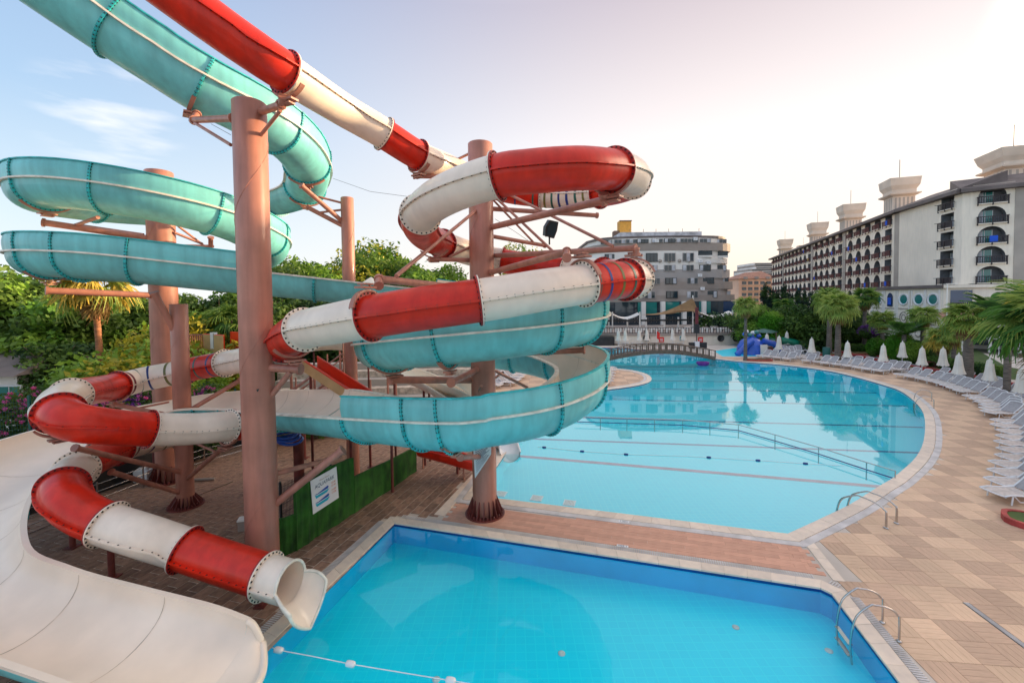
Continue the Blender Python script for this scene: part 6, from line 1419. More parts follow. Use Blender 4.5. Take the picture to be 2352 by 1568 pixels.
for px, pb, lab in [(1946,841,'closed cream parasol right of the big shaggy palm'),(2028,852,'closed cream parasol, tallest looking, in front of the slim fan palm'),(2072,842,'closed cream parasol set back between two others'),(2117,862,'closed cream parasol by the palm with the reddish trunk'),
                    (2165,864,'closed cream parasol in front of the squat broad palm'),(2201,886,'closed cream parasol just left of the thick palm trunk'),(2272,903,'closed cream parasol partly behind the hanging palm leaves'),(2345,935,'closed cream parasol at the right frame edge below the palm leaves'),
                    (1761,813,'closed parasol before the blue children slide'),(1789,820,'closed parasol in the front lounger row before the green slide'),(1807,806,'closed parasol behind the green slide'),(1844,796,'closed parasol, left of the far pair'),(1862,797,'closed parasol, right of the far pair'),(1864,828,'closed parasol left of the big shaggy palm')]:
    parasol(px, pb, lab, 1.0)
for px, k in [(1420,'leftmost'),(1436,'second from the left'),(1468,'third from the left'),(1486,'left of the red flag'),(1545,'right of the red panel'),(1570,'beside the pale green board')]: parasol(px, 0, 'closed white parasol by the terrace wall, %s' % k, 1.0, Y=71.3)
# small tables among the loungers
tm = MB(); tm.box((0,0,.42), .45, .45, .04, 0, M['offwhite']); tm.tube([(0,0,0),(0,0,.4)], .05, 8, M['offwhite']); tme = tm.mesh('side_table')
for i, k in enumerate(range(4, 56, 9)):
    if k < len(BK):
        p = BK[k][0]; tag(link_mesh('side_table', tme, None, (p.x-.6, p.y-.2, 0)), 'small white side table between loungers of the second row, %s from the near end' % ordn(i), 'table', 'small side tables')
# ------------------------------------------------------------------ pool ladders
def ladder(pa, pb, rz, label, s=1.0, steps=True):
    """pa: foot of one rail on the deck, pb: foot of the other"""
    r_ = empty('pool_ladder', ((pa.x+pb.x)/2, (pa.y+pb.y)/2, 0), rz, label, 'pool ladder', 'steel pool ladders'); wd = (pb-pa).length
    for y in (-wd/2, wd/2):
        pts = [(0,y,0),(0,y,.55)]+[(-.02-.42*(1-math.cos(math.pi*.62*k/7)), y, .55+.25*math.sin(math.pi*.62*k/7*1.0)) for k in range(1,8)]; x, _, z = pts[-1]; pts += [(x-.28,y,z-.30),(x-.38,y,.05),(x-.40,y,-.35),(x-.36,y,-.68)]
        mb = MB(); P = smooth3(pts, 4); mb.tube(P, .024, 10, M['inox']); mb.lathe([(.06,0),(.06,.015),(.03,.03)], (0,y,.02), 12, M['inox']); mb.build('rail', parent=r_)
    if steps:
        for z in (-.22,-.50): mb = MB(); mb.box((x-.40, 0, z), .10, wd, .03, 0, M['inox']); mb.build('step', parent=r_)
    return r_
def smooth3(pts, k=4):
    P = [np.array(p, float) for p in pts]; o = []
    for i in range(len(P)-1):
        for j in range(k): o.append(tuple(cr(P, i+j/k)))
    o.append(tuple(P[-1])); return o
def perp_ladder(ax, ay, bx_, by, inward, label, sx=1.0): 
    a, b = G(ax, ay), G(bx_, by); e = (b-a); rz = math.atan2(e.y, e.x)-math.pi/2; x_ax = Vector((math.cos(rz), math.sin(rz))); inw = Vector((inward.x-(a.x+b.x)/2, inward.y-(a.y+b.y)/2))
    if x_ax.dot(inw) > 0: rz += math.pi
    o = ladder(a, b, rz, label); o.scale = (sx, 1, 1)
perp_ladder(2035, 1213, 2059, 1202, G(1850,1150), 'steel ladder at the near corner of the big curved pool', 1.55)
perp_ladder(2027, 1430, 2065, 1473, G(1700,1450), 'steel ladder on the right side of the plunge pool')
perp_ladder(2145, 938, 2140, 921, G(2000,950), 'steel ladder halfway round the curved right edge of the big pool')
p = G(1706,834); 
# ------------------------------------------------------------------ dividing rail across the big pool
def rail_run(pxs, name, lab, hgt=.34):
    r_ = empty(name, (0,0,0), 0, lab, 'railing'); P = [G(x, y, -.02) for x, y in pxs]; r_.location = P[0]; o = P[0]
    for z in (.0, hgt): mb = MB(); mb.tube([p-o+Vector((0,0,z)) for p in P], .028, 6, M['stripe_b'] if z == 0 else M['inox']); mb.build('rail', parent=r_)
    for a, b in zip(P[:-1], P[1:]):
        k = max(1, round((b-a).length/1.6))
        for q in range(k): c = a.lerp(b, q/k)-o; mb = MB(); mb.tube([c+Vector((0,0,-.5)), c+Vector((0,0,hgt))], .026, 6, M['inox']); mb.build('post', parent=r_)
rail_run([(2056,1099),(1990,1078),(1880,1042),(1780,1012),(1696,988),(1568,976),(1440,972),(1319,968)], 'water_railing', 'thin metal railing standing in the big pool')
# ropes with floats
def float_rope(pxs, floats, lab, rf, z=-.05, Lf=.22, mat_f='white'):
    r_ = empty('float_line', (0,0,0), 0, lab, 'rope'); P = [G(x, y, z) for x, y in pxs]; o = P[0].copy(); r_.location = o
    mb = MB(); mb.tube([p-o for p in P], .012, 5, M['white']); mb.build('rope', parent=r_)
    for (x, y) in floats:
        c = G(x, y, z)-o; e = (P[-1]-P[0]).normalized()*Lf; mb = MB(); mb.tube([c-e*.5, c-e*.42, c-e*.2, c+e*.2, c+e*.42, c+e*.5], [rf*.4, rf*.85, rf, rf, rf*.85, rf*.4], 12, M[mat_f]); mb.build('float', parent=r_)
float_rope([(625,1486),(640,1492),(722,1507),(805,1524),(920,1543),(1035,1562),(1150,1580)], [(640,1492),(805,1524),(1035,1562)], 'white rope with oval floats across the plunge pool', .07)
float_rope([(1235,1026),(1250,1027),(1337,1036),(1438,1043),(1568,1047),(1628,1050),(1741,1057),(1850,1064),(1938,1069)], [(1250,1027),(1337,1036),(1438,1043),(1628,1050),(1741,1057),(1850,1064)], 'thin line of small floats across the big pool', .055, mat_f='stripe_b')
# ------------------------------------------------------------------ arched timber bridge
bA, bB = G(1383,829), G(1643,824); e = Vector((bB.x-bA.x, bB.y-bA.y)); L = e.length; rz = math.atan2(e.y, e.x); br = empty('foot_bridge', (bA.x, bA.y, 0), rz, 'arched brown timber footbridge across the far neck of the big pool', 'bridge')
def bh(u): return .05+.95*math.sin(math.pi*u)
mb = MB(); rows = [[(L*k/24, y, bh(k/24)+z) for y, z in ((0,-.22),(0,.12),(1.5,.12),(1.5,-.22),(0,-.22))] for k in range(25)]; mb.grid(rows, M['wood'], smooth=False); mb.build('deck', parent=br)
for y in (0, 1.5):
    for z in (1.02, .2): mb = MB(); mb.tube([(L*k/24, y, bh(k/24)+z) for k in range(25)], .055, 6, M['wood']); mb.build('handrail', parent=br)
    for k in range(19):
        u = k/18; mb = MB(); mb.box((L*u, y, bh(u)+.55), .1, .1, 1.0, 0, M['wood']); mb.build('post', parent=br)
    mb = MB()
    for k in range(18*4): u = (k+.5)/72; mb.box((L*u, y, bh(u)+.58), .03, .03, .8, 0, M['wood'])
    mb.build('balusters', parent=br)
# black spotlight truss post with box by the bridge
p = G(1600, 800); r_ = empty('lamp_post', (p.x, p.y, 0), 0, 'thin dark mast with a dark banner and white box beside the bridge', 'post'); t_ = W(1600, 745, p.y).z; mb = MB(); mb.tube([(0,0,0),(0,0,t_)], .07, 8, M['black']); mb.build('pole', parent=r_)
mb = MB(); mb.box((0,0,W(1600,755,p.y).z), .75, .5, 1.4, 0, M['black']); mb.box((0,0,W(1603,725,p.y).z), .45, .2, 2.6, 0, M['stripe_m']); mb.build('banner', parent=r_)
mb = MB(); mb.box((-.8,0,.5), .7, .6, .9, 0, M['black']); mb.box((0,0,.55), .7, .6, 1.1, 0, M['white']); mb.box((1.0,0,.5), 1.0, .6, .9, 0, M['black']); mb.build('speaker_boxes', parent=r_)
p = G(1600, 812); mb = MB(); mb.lathe([(.55,0),(.75,.3),(.7,.42),(.5,.3),(.45,.12)], n=20, m=M['purple']); tag(mb.build('inflatable_ring', loc=(W(1602,820,53).x, 51.5, -.06)), 'pink inflatable ring floating under the bridge', 'pool float')
# ------------------------------------------------------------------ floodlight on the second column
p = W(1262, 562, 18.2); fl_ = empty('floodlight', tuple(p), 0, 'dark floodlight on a short stem beside the second column', 'floodlight'); mb = MB(); mb.tube([(0,0,0),(0,0,.35)], .035, 8, M['black']); mb.tube([(-.18,0,.35),(.18,0,.35)], .02, 6, M['black']); mb.build('stem', parent=fl_)
mb = MB(); mb.prism([(-.23,-.3),(.20,-.34),(.26,.0),(.24,.36),(-.16,.36),(-.28,.05)], 0, .26, M['black']); me = mb.mesh('lamp_head'); me.transform(Matrix.Rotation(math.pi/2, 4, 'X')); h_ = link_mesh('lamp_head', me, fl_, (0, .12, .66)); h_.rotation_euler = (.2, .15, .35)
mb = MB(); mb.prism([(-.17,-.24),(.14,-.27),(.19,.0),(.17,.28),(-.11,.28),(-.2,.05)], 0, .02, M['glass']); me = mb.mesh('lens'); me.transform(Matrix.Rotation(math.pi/2, 4, 'X')); link_mesh('lens', me, h_, (0, -.27, 0))
# ------------------------------------------------------------------ artificial-grass screen and the sign on it
def hpanel(b0, b1, t0, t1, lab, th=.10):
    a, b = G(*b0), G(*b1); za = W(t0[0], t0[1], a.y).z; zb = W(t1[0], t1[1], b.y).z; e = Vector((b.x-a.x, b.y-a.y)); L = e.length; k = 14; mb = MB(); rows = []
    for q in range(k+1):
        u = q/k; z = za+(zb-za)*u; wv = .025*math.sin(u*9)+.015*math.sin(u*23); rows.append([(L*u, wv, 0),(L*u, wv-.01, z*.5),(L*u, wv, z),(L*u, wv+th, z),(L*u, wv+th, 0)])
    mb.grid(rows, M['turf'], smooth=False); mb.add([rows[0][i] for i in range(5)], [(0,1,2,3,4)], M['turf']); mb.add([rows[-1][i] for i in range(5)], [(4,3,2,1,0)], M['turf'])
    o = mb.build('grass_screen', loc=(a.x, a.y, 0), rz=math.atan2(e.y, e.x)); tag(o, lab, 'screen', 'artificial grass screens'); return o
hpanel((632,1283),(682,1265),(632,1197),(668,1182),'short dark green artificial grass panel at the foot of the nearest column'); hpanel((683,1265),(731,1231),(667,1115),(731,1082),'tall dark green grass panel under the left part of the sign'); scr = hpanel((732,1231),(815,1178),(731,1083),(806,1051),'tall green grass panel behind the AQUAPARK sign'); hpanel((816,1178),(957,1082),(811,1096),(950,1027),'long low bright green grass panel running back from the sign')
sa, sb = G(732,1231), G(815,1178)
def on_panel(px, py, out=.06):
    e = Vector((sb.x-sa.x, sb.y-sa.y, 0)).normalized(); nn = Vector((e.y, -e.x, 0)); d = ray(px, py); o = Vector((0,0,HGT)); t = (sa+nn*out-o).dot(nn)/d.dot(nn); return o+d*t
c1, c2, c3, c4 = [on_panel(*q) for q in ((713,1105),(772,1071),(779,1142),(720,1180))]
u_ = ((c2-c1)+(c3-c4)).normalized(); v_ = ((c1-c4)+(c2-c3)).normalized(); v_ = (v_-u_*v_.dot(u_)).normalized(); n_ = u_.cross(v_); SW = ((c2-c1).length+(c3-c4).length)/2; SH = ((c1-c4).length+(c2-c3).length)/2; cc = (c1+c2+c3+c4)/4
sg = empty('pool_sign', tuple(cc), 0, 'white AQUAPARK sign with blue wave arrows hung on the green grass screen', 'sign'); sg.matrix_world = Matrix(((u_.x,v_.x,n_.x,cc.x),(u_.y,v_.y,n_.y,cc.y),(u_.z,v_.z,n_.z,cc.z),(0,0,0,1)))
mb = MB(); mb.box((0,0,-.012), SW, SH, .024, 0, M['white']); mb.build('board', parent=sg)
M['ink'] = mat('navy_print', (.01,.04,.10), .5, var=0); M['ink2'] = mat('orange_print', (.65,.16,.05), .5, var=0); M['ink3'] = mat('cyan_print', (.01,.42,.55), .5, var=0); M['ink4'] = mat('blue_print', (.01,.08,.38), .5, var=0); M['ink5'] = mat('faint_brown_print', (.45,.30,.25), .5, var=0)
def text(s, size, m, parent, loc, name='lettering', bold=0.0, shear=0.0, sx=1.0):
    cu = bpy.data.curves.new(name, 'FONT'); cu.body = s; cu.size = size; cu.align_x = 'CENTER'; cu.align_y = 'CENTER'; cu.offset = 0; cu.shear = shear; cu.extrude = .001; cu.materials.append(m)
    t_ = bpy.data.objects.new(name, cu); COL.objects.link(t_); bpy.context.view_layer.update(); me = bpy.data.meshes.new_from_object(t_.evaluated_get(bpy.context.evaluated_depsgraph_get())); bpy.data.objects.remove(t_)
    o = bpy.data.objects.new(name, me); COL.objects.link(o); o.parent = parent; o.location = loc; o.scale = (sx, 1, 1); return o
text('AQUAPARK', SH*.155, M['ink'], sg, (0, SH*.24, .004), bold=.006, shear=.1, sx=SW*.80/(SH*.155*5.6))
text('Miracle Resort', SH*.07, M['ink5'], sg, (0, SH*.37, .004), sx=.9)
for i, y in enumerate((-.02, -.27)):
    mb = MB(); Z_ = .004
    mb.add([(-.40*SW,(y+.06)*SH,Z_),(-.34*SW,(y+.02)*SH,Z_),(.10*SW,(y+.02)*SH,Z_),(.14*SW,(y+.07)*SH,Z_),(.10*SW,(y+.11)*SH,Z_),(-.30*SW,(y+.045)*SH,Z_)], [(0,1,5),(1,2,3,5),(3,4,5)], M['ink4'])
    mb.add([(-.40*SW,(y+.04)*SH,Z_+.001),(-.36*SW,(y-.08)*SH,Z_+.001),(.06*SW,(y-.08)*SH,Z_+.001),(.16*SW,(y+.0)*SH,Z_+.001),(.10*SW,(y+.005)*SH,Z_+.001),(-.33*SW,(y-.0)*SH,Z_+.001)], [(0,1,5),(1,2,4,5),(2,3,4)], M['ink3']); mb.build('wave_arrow', parent=sg)
for i, (s_, y) in enumerate((('10:00',.09),('12:00',.0),('14:00',-.13),('17:00',-.22))): text(s_, SH*.085, M['ink2'], sg, (.32*SW, y*SH, .004), bold=.002)
# triangular notice board on the second column
s2 = empty('notice_board', (0,0,0), 0, 'white triangular-looking notice board of small print hung on the second column', 'sign')
q = [W(1086,1014,15.72), W(1128,1010,15.5), W(1128,1043,15.5), W(1091,1098,15.72)]
cc = sum(q, Vector())/4; s2.location = cc; mb = MB(); mb.add([tuple(p-cc) for p in q]+[tuple(p-cc+Vector((.0,.04,0))) for p in q], [(3,2,1,0),(4,5,6,7),(0,1,5,4),(1,2,6,5),(2,3,7,6),(3,0,4,7)], M['white']); mb.build('board', parent=s2); mb = MB()
for k in range(17):
    u = (k+1)/19; a = q[0].lerp(q[3], u); b = q[1].lerp(q[2], u); a2 = a.lerp(b, .10); b2 = a.lerp(b, .55+.35*random.random()); a2 += Vector((0,-.006,0)); b2 += Vector((0,-.006,0)); h_ = Vector((0,0,.011*(1-.3*u)))
    mb.add([tuple(p-cc) for p in (a2-h_, b2-h_, b2+h_, a2+h_)], [(0,1,2,3)], M['ink'])
mb.build('printed_lines', parent=s2)
# depth marks painted on the walkway
for (px, py, s_, up_) in ((1433,1198,'1.20m',0),(1430,1254,'1.20m',1)):
    p = G(px, py); r_ = empty('depth_mark', (p.x, p.y, .012), PANG+(math.pi if up_ else 0), 'small white depth tile reading 1.20m '+('on the edge of the big pool' if not up_ else 'facing the plunge pool'), 'sign', 'depth marks')
    mb = MB(); mb.box((0,0,.004), .36, .11, .008, 0, M['white']); mb.build('tile', parent=r_); text(s_, .12, M['ink'], r_, (0,0,.010), bold=.002)
# ------------------------------------------------------------------ fences, gate and netting
def mesh_fence(p0, p1, h, m, lab, step=.11, post_step=2.4, hstep=.11, r=.007, pr=.035):
    a, b = Vector(p0), Vector(p1); e = b-a; L = e.length; root = empty('mesh_fence', (a.x, a.y, 0), math.atan2(e.y, e.x), lab, 'fence'); mb = MB()
    for k in range(int(L/step)): mb.box((k*step, 0, h/2), r*2, r*2, h, 0, m)
    for k in range(int(h/hstep)+1): mb.box((L/2, 0, k*hstep), L, r*2, r*2, 0, m)
    mb.build('mesh_panel', parent=root)
    for k in range(int(L/post_step)+1): mb = MB(); mb.box((min(k*post_step, L), 0, h/2+.05), pr*2, pr*2, h+.1, 0, m); mb.build('post', parent=root)
    return root
M['fgreen'] = mat('dark_green_fence_paint', (.01,.10,.085), .5)
f0 = W(-70,900,20.6); f1 = W(152,900,21.0); mesh_fence((f0.x,20.6),(f1.x,21.2), W(85,915,20.7).z, M['fgreen'], 'dark green mesh fence with square posts before the oleanders', post_step=2.45, pr=.05, step=.12, hstep=.22, r=.004)
f2 = W(150,900,21.2); f3 = W(560,900,27); mesh_fence((f2.x,21.3),(f3.x,27), 2.6, M['fgreen'], 'dark green mesh fence behind the striped tube at the left', pr=.045, step=.12, hstep=.25, r=.004)
g0, g1 = G(632,1262), G(672,1232); g2 = G(800,1140)
mesh_fence((G(634,1255).x, G(634,1255).y+.35),(G(792,1150).x, G(792,1150).y+.35), 1.9, M['black'], 'black mesh gate fence behind the green grass screen', step=.06, hstep=.3, r=.005, pr=.03)
# rails and dark low wall behind the yard
rl0, rl1 = W(30,1200,14.2), W(560,1010,24); 
for z_, lab in ((0.35,'low'),): pass
wl = empty('yard_rail', (G(70,1225).x, G(70,1225).y, 0), 0, 'white cable railing along the dark back of the paved yard', 'railing'); o = wl.location; pts2 = [G(60,1225), G(225,1160), G(330,1118), G(470,1070), G(590,1035)]
for z in (.25,.55,.85): mb = MB(); mb.tube([p-o+Vector((0,0,z)) for p in pts2], .014, 5, M['inox']); mb.build('cable', parent=wl)
for p in pts2[:-1]: mb = MB(); mb.tube([p-o, p-o+Vector((0,0,.95))], .03, 8, M['inox']); mb.build('post', parent=wl)
bw = MB(); pl = [G(20,1200), G(110,1170), G(225,1135), G(330,1098), G(470,1052), G(560,1020)]; bw.grid([[(p.x, p.y+.25, 0),(p.x, p.y+.25, 1.15),(p.x, p.y+.5, 1.15),(p.x,p.y+.5,0)] for p in pl], M['black'], smooth=False); tag(bw.build('dark_wall'), 'dark low wall behind the cable railing of the yard', 'wall')
for (a_, b_3) in (((68,1225),(205,1168)),((335,1128),(412,1097)),((450,1140),(535,1106))):
    a, b = G(*a_), G(*b_3); mb = MB(); e = b-a; mb.box(((a.x+b.x)/2,(a.y+b.y)/2,.012), e.length, .035, .012, math.atan2(e.y,e.x), M['inox']); tag(mb.build('pipe'), 'thin pale pipe lying on the yard paving '+['at the far left','between the two ribbed column feet','right of the slim column foot'][(a_[0] > 300)+(a_[0] > 400)], 'pipe')
mb = MB(); p = G(466,1104); mb.tube([(-.5,0,.07),(.5,.05,.07)], .06, 8, M['greyband']); tag(mb.build('pipe', loc=(p.x,p.y,0)), 'short grey pipe on the paving right of the slim column', 'pipe')
mb = MB(); p = G(331,1105); mb.box((0,0,.28), .62, .4, .5, 0, M['white']); mb.lathe([(.1,.52),(.1,.62),(.06,.66)], (.1,0,0), 10, M['white']); mb.box((-.1,0,.56), .3, .3, .08, .3, M['white']); tag(mb.build('water_tank', loc=(p.x,p.y,0)), 'small white tank on the paving behind the left coil', 'tank')
mb = MB(); p = G(562,1215); mb.box((0,0,.18), .35, .3, .36, .3, M['greyband']); mb.box((0,0,.38), .39, .34, .05, .3, M['offwhite']); tag(mb.build('junction_box', loc=(p.x,p.y,0)), 'small grey box at the left foot of the nearest column', 'box')
for k in range(3):
    p = W(655+k*6, 998+k*7, 17.2); mb = MB(); n = 24; mb.tube([(.44*math.cos(a), .44*math.sin(a), .04*math.sin(a*2)) for a in [2*math.pi*j/n for j in range(n+1)]], .055, 8, M['blue'], caps=False); tag(mb.build('swim_ring', loc=tuple(p)), 'blue ring hanging under the teal channel, '+['top','middle','lowest'][k]+' of the stack', 'swim ring', 'blue rings under the channel')
# ------------------------------------------------------------------ other slides and the start platform in the middle distance
def trough(pts, wd, dp, mo, mi, name, lab, cat='water slide', flat=False, rimm=None):
    root = empty(name, tuple(pts[0]), 0, lab, cat); o = pts[0]; rows, rin = [], []; rim = [[], []]
    for i, p in enumerate(pts):
        T = (pts[min(i+1,len(pts)-1)]-pts[max(i-1,0)]).normalized(); s_ = Vector((T.y,-T.x,0)).normalized(); prof = [(-wd/2,0),(-wd/2,-dp),(wd/2,-dp),(wd/2,0)] if flat else [(wd/2*math.cos(math.pi+math.pi*j/10), -dp*abs(math.sin(math.pi*j/10))) for j in range(11)]
        rows.append([tuple(p-o+s_*x+Vector((0,0,z))) for x, z in prof]); rin.append([tuple(p-o+s_*x*.9+Vector((0,0,z*.9+.0))) for x, z in prof][::-1]); rim[0].append(p-o-s_*wd*.475); rim[1].append(p-o+s_*wd*.475)
    mb = MB(); mb.grid(rows, mo, smooth=not flat); mb.grid(rin, mi, smooth=not flat); mb.build('channel', parent=root)
    for q in rim: mb = MB(); mb.tube(q, .05, 6, rimm or mi); mb.build('rim', parent=root)
    return root
def seg(a, b, n=6): return [a.lerp(b, k/n) for k in range(n+1)]
def lane_supports(root, pts, m, step=2):
    for p in pts[::step]:
        if p.z > .5: mb = MB(); mb.tube([Vector((p.x,p.y,0))-root.location, p-root.location-Vector((0,0,.3))], .06, 8, m); mb.build('support', parent=root)
P_ = seg(W(712,822,19.2), W(965,985,17.6), 8); t_ = trough(P_, .95, .5, M['sand'], M['orange'], 'straight_slide', 'straight orange-red slide with a sand coloured underside between the columns', flat=True, rimm=M['orange']); lane_supports(t_, P_, M['steeldk'], 3)
P_ = seg(W(545,768,31), W(500,765,31.5), 3); t_ = trough(P_, 2.2, 1.3, M['sand'], M['orange'], 'slide_start', 'sand coloured slide start with an orange rim on the platform at the left', flat=True, rimm=M['orange'])
for (a_, b_3, w_, lab) in (((845,795,27),(700,790,28),1.6,'cream slide end showing behind the cream tube at the left'),((905,845,22),(1075,925,19.5),1.5,'cream slide sloping down behind the lower steel arm'),((985,868,21.5),(1155,935,18.8),1.3,'second cream slide sloping down nearer the second column')):
    P_ = seg(W(*a_), W(*b_3), 7)
    for k, p in enumerate(P_): p.z += .25*math.sin(math.pi*k/7)
    t_ = trough(P_, w_, .55, M['cream'], M['creamin'], 'cream_slide', lab); t_['group'] = 'cream slides in the middle distance'; lane_supports(t_, P_, M['steeldk'], 3)
P_ = [W(1140,1005,23.5), W(1155,1008,23.0), W(1168,1020,22.6), W(1172,1040,22.2)]; t_ = trough(P_, 1.1, .5, M['offwhite'], M['white'], 'slide_end', 'small white slide end dipping into the big pool behind the second column')
P_ = [W(965,1022,19.6), W(1015,1035,19.4), W(1060,1048,19.4), W(1086,1056,19.5)]; t_ = trough(P_, .95, .5, M['red'], M['red'], 'slide_end', 'low red slide behind the notice board of the second column')
for px in (1065, 972): p = G(px, 1100 if px > 1000 else 1075); mb = MB(); mb.tube([(0,0,0),(0,0,1.0)], .04, 8, M['steel']); mb.build('support', parent=t_, loc=(p.x-t_.location.x, p.y-t_.location.y, -t_.location.z))
# start platform with stairs and railing
pl_ = empty('start_platform', (W(470,830,31).x, 31, 0), 0, 'brown steel start platform with a balustrade at the back left', 'platform'); o = pl_.location; z0 = W(470,820,31).z; z1 = W(470,768,31).z; xl, xr = W(428,800,31).x-o.x, W(505,800,31).x-o.x
mb = MB(); mb.box(((xl+xr)/2, 1, z0-.1), xr-xl+1, 3, .18, 0, M['steel']); mb.build('floor', parent=pl_)
for z in (z1, z0+.12): mb = MB(); mb.tube([(xl,-.4,z),(xr,-.4,z)], .05, 6, M['steel']); mb.build('handrail', parent=pl_)
for k in range(17): mb = MB(); x = xl+(xr-xl)*k/16; mb.box((x,-.4,(z0+z1)/2), .09 if k % 8 == 0 else .045, .05, z1-z0, 0, M['steel']); mb.build('baluster', parent=pl_)
for x in (xl, (xl+xr)/2, xr): mb = MB(); mb.tube([(x,-.2,0),(x,-.2,z0)], .11, 8, M['steel']); mb.build('leg', parent=pl_)
p = W(491,782,30.2); mb = MB(); mb.box((0,0,0), .48, .03, 1.15, 0, M['white']); mb.box((0,-.02,0), .05, .02, 1.0, 0, M['greyband']); tag(mb.build('notice_board', loc=tuple(p)), 'tall white notice board hung on the platform balustrade', 'sign')
# staircase frame behind the nearest column
st_ = empty('stair_frame', (W(690,900,24).x, 24, 0), 0, 'tangle of brown stair frames behind the orange-red slide', 'stairs'); o = st_.location
for i in range(9):
    z = .6+.42*i; mb = MB(); mb.box((-2.2+i*.55, .3*(i % 2), z), .6, 1.6, .07, 0, M['steel']); mb.build('step', parent=st_)
for y in (-.5, 1.2):
    mb = MB(); mb.tube([(-2.6,y,.4),(2.6,y,4.3)], .07, 6, M['steel']); mb.tube([(-2.6,y,1.4),(2.6,y,5.2)], .04, 6, M['steel']); mb.build('stringer', parent=st_)
    for k in range(7): mb = MB(); x = -2.6+k*.87; mb.box((x,y,1.1+k*.62), .06, .06, 1.9, 0, M['steel']); mb.build('stair_post', parent=st_)
for k, (a_, b_3) in enumerate((((655,905,24),(720,862,24)),((640,930,23),(700,888,24)),((668,845,23.5),(672,970,23.5)),((722,850,24),(724,960,24)),((745,850,25),(745,960,25)),((760,862,26),(760,950,26)),((850,872,27),(852,945,27)),((890,860,29),(892,935,29)))):
    mb = MB(); mb.tube([W(*a_)-o, W(*b_3)-o], .07, 8, M['steel']); mb.build('frame_bar', parent=st_)
# stepped stone terrace and beige paving beyond the slides
rt = MB()
for i in range(6): rt.box((W(880,850,31+i*.9).x, 31+i*.9, .25+.25*i), 16, .9, .5+.5*i, .06, M['stuccod'] if i % 2 else M['joint'])
tag(rt.build('stone_steps'), 'wide pale stone steps behind the orange-red slide', 'steps')
cn = empty('canopy_roof', (W(860,650,30).x, 30, 0), 0, 'cream canopy roof half hidden behind the red tube and its hanger', 'canopy'); o = cn.location
a_ = [W(800,668,30), W(852,636,31), W(905,668,30), W(870,690,29)]; mb = MB(); mb.add([tuple(p-o) for p in a_], [(0,1,3),(1,2,3)], M['cream']); mb.add([tuple(p-o-Vector((0,0,.08))) for p in a_], [(0,3,1),(1,3,2)], M['cream']); mb.build('roof_cloth', parent=cn)
for p in a_[::2]: mb = MB(); mb.tube([Vector((p.x-o.x,p.y-o.y,0)), p-o], .07, 8, M['steel']); mb.build('post', parent=cn)
# ------------------------------------------------------------------ children's corner and garden things
kd = G(1725, 812); ks = empty('children_slide', (kd.x, kd.y, 0), 0, 'blue elephant-like children slide standing in the shallow pool', 'play slide')
mb = MB(); mb.lathe([(1.9,0),(1.8,1.0),(1.4,1.8),(.7,2.3),(0,2.45)], (0,0,0), 20, M['blue']); mb.build('body', parent=ks); mb = MB(); mb.tube([(-.6,-1.4,1.9),(-1.6,-1.8,1.4),(-2.6,-2.0,.5),(-3.1,-2.1,.15)], .38, 10, M['blue']); mb.build('chute', parent=ks)
mb = MB(); mb.tube([(1.0,-1.2,1.9),(2.4,-1.3,1.5),(3.4,-1.4,.7),(4.2,-1.4,.2)], .42, 10, M['blue']); mb.build('chute', parent=ks); mb = MB(); mb.box((.7,-1.9,.7), .9, .2, 1.5, 0, M['offwhite']); mb.build('front_panel', parent=ks)
mb = MB()
for k in range(7): mb.lathe([(.0,0),(.3,.1),(.35,.3),(.2,.5),(0,.55)], (-.9+k*.32, .2*math.sin(k*2), 2.5+.35*math.sin(k*1.7)), 8, M[['blue','white','glassg'][k % 3]])
mb.build('fountain_cups', parent=ks)
gs = G(1793, 806); gsl = empty('green_slide', (gs.x, gs.y, 0), 0, 'green turtle-like children slide right of the blue one', 'play slide'); mb = MB(); mb.lathe([(1.5,0),(1.5,.8),(1.1,1.6),(.4,2.0),(0,2.05)], (-1.6,0,0), 18, M['green']); mb.build('body', parent=gsl); mb = MB(); mb.tube([(0,0,1.6),(1.8,-.2,1.3),(3.4,-.3,.5),(4.2,-.3,.15)], .5, 10, M['green']); mb.build('chute', parent=gsl)
kz = W(1754, 780, 63); kio = empty('kiosk', (kz.x, 63, 0), 0, 'small kiosk with a green roof and red timber sides behind the children slides', 'kiosk'); zt3 = W(1754,757,63).z
mb = MB(); mb.lathe([(2.1,zt3-.35),(1.4,zt3-.1),(.1,zt3+.15)], n=4, m=M['fgreen'], smooth=False); mb.build('roof', parent=kio)
for x in (-1.2, 1.2): 
    for y in (-1.0, 1.0): mb = MB(); mb.box((x,y,(zt3-.3)/2), .12, .12, zt3-.3, 0, M['wood']); mb.build('post', parent=kio)
for k in range(4): mb = MB(); mb.box((0,-1.05,.5+k*.35), 2.7, .07, .22, 0, M['redkerb']); mb.build('board', parent=kio)
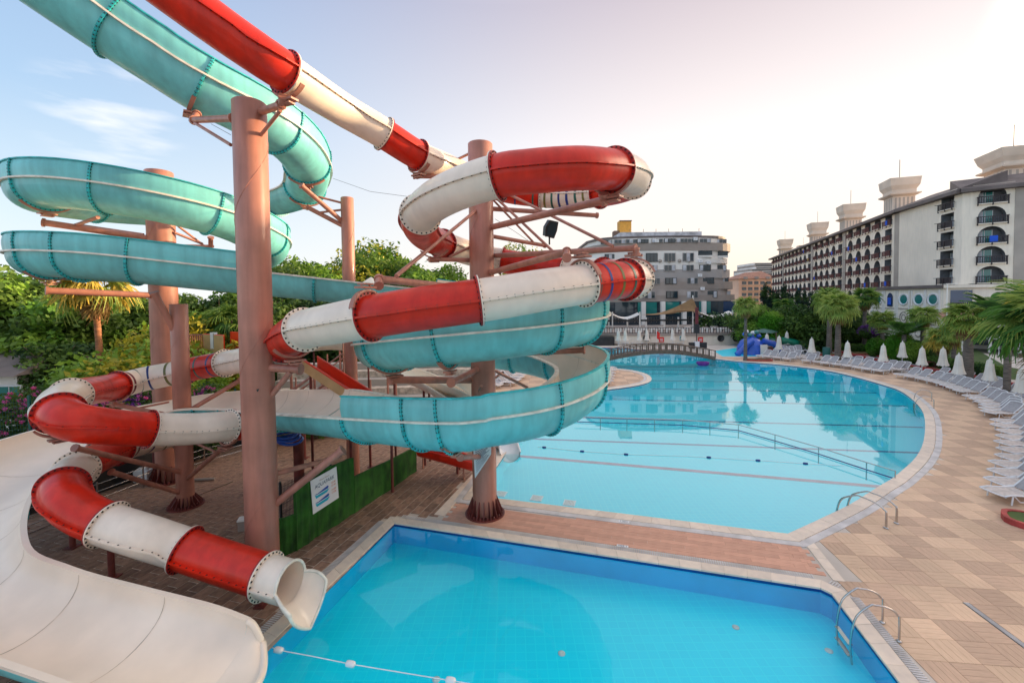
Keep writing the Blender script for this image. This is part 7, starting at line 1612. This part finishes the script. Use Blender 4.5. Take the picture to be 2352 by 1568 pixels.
pq = [P2(*q) for q in ((1640,806),(1700,797),(1800,800),(1822,808),(1760,818),(1660,818))]; sheet('paddling_pool', pq, [], -.006, M['tilebig'])
def lamp(px, pyb, pyt, lab, arm=True, Y=None):
    p = G(px, pyb) if Y is None else Vector((W(px,700,Y).x, Y, 0)); r_ = empty('street_lamp', (p.x, p.y, 0), 0, lab, 'street lamp'); h = W(px, pyt, p.y).z
    mb = MB(); mb.tube([(0,0,0),(0,0,h)], [.08,.05], 8, M['offwhite']); mb.build('pole', parent=r_)
    mb = MB(); mb.lathe([(.05,h-.1),(.28,h),(.30,h+.15),(.18,h+.35),(.02,h+.4)], n=12, m=M['curtain']) if not arm else mb.box((.5,0,h), 1.2, .14, .10, 0, M['offwhite']); mb.build('lamp_head', parent=r_)
lamp(2003, 800, 717, 'short white globe lamp right of the tallest fan palm', arm=False); lamp(2172, 840, 652, 'tall pale lamp post before the tiled verandah roof')
p = G(1898, 818); mb = MB(); mb.lathe([(.42,0),(.45,1.1),(.38,1.2),(.05,1.25)], n=12, m=M['fgreen']); tag(mb.build('litter_bin', loc=(p.x,p.y,0)), 'dark green litter bin at the foot of the grey palm', 'bin')
for px, lab in ((2129,'brown wooden table by the red kerb, left one'),(2147,'brown wooden table by the red kerb, right one')):
    p = G(px, 846); r_ = empty('garden_table', (p.x, p.y, 0), .2, lab, 'table', 'brown garden tables'); mb = MB(); mb.box((0,0,.74), 1.0, .8, .05, 0, M['railw']); mb.build('tabletop', parent=r_)
    for x in (-.42,.42):
        for y in (-.32,.32): mb = MB(); mb.box((x,y,.36), .07, .07, .72, 0, M['railw']); mb.build('leg', parent=r_)
p = W(1752, 830, 54); 
rail_run2 = empty('white_railing', (W(2035,775,66).x, 62, 0), 0, 'white tube railing on the slope between the fan palms', 'railing')
for z in (.5, 1.0): mb = MB(); mb.tube([(0,0,z+2.0),(6,-6,z+1.7),(12,-12,z+1.4)], .04, 6, M['white']); mb.build('rail', parent=rail_run2)
for k in range(7): mb = MB(); mb.tube([(k*2,-k*2,0),(k*2,-k*2,3.0-k*.1)], .04, 6, M['white']); mb.build('post', parent=rail_run2)
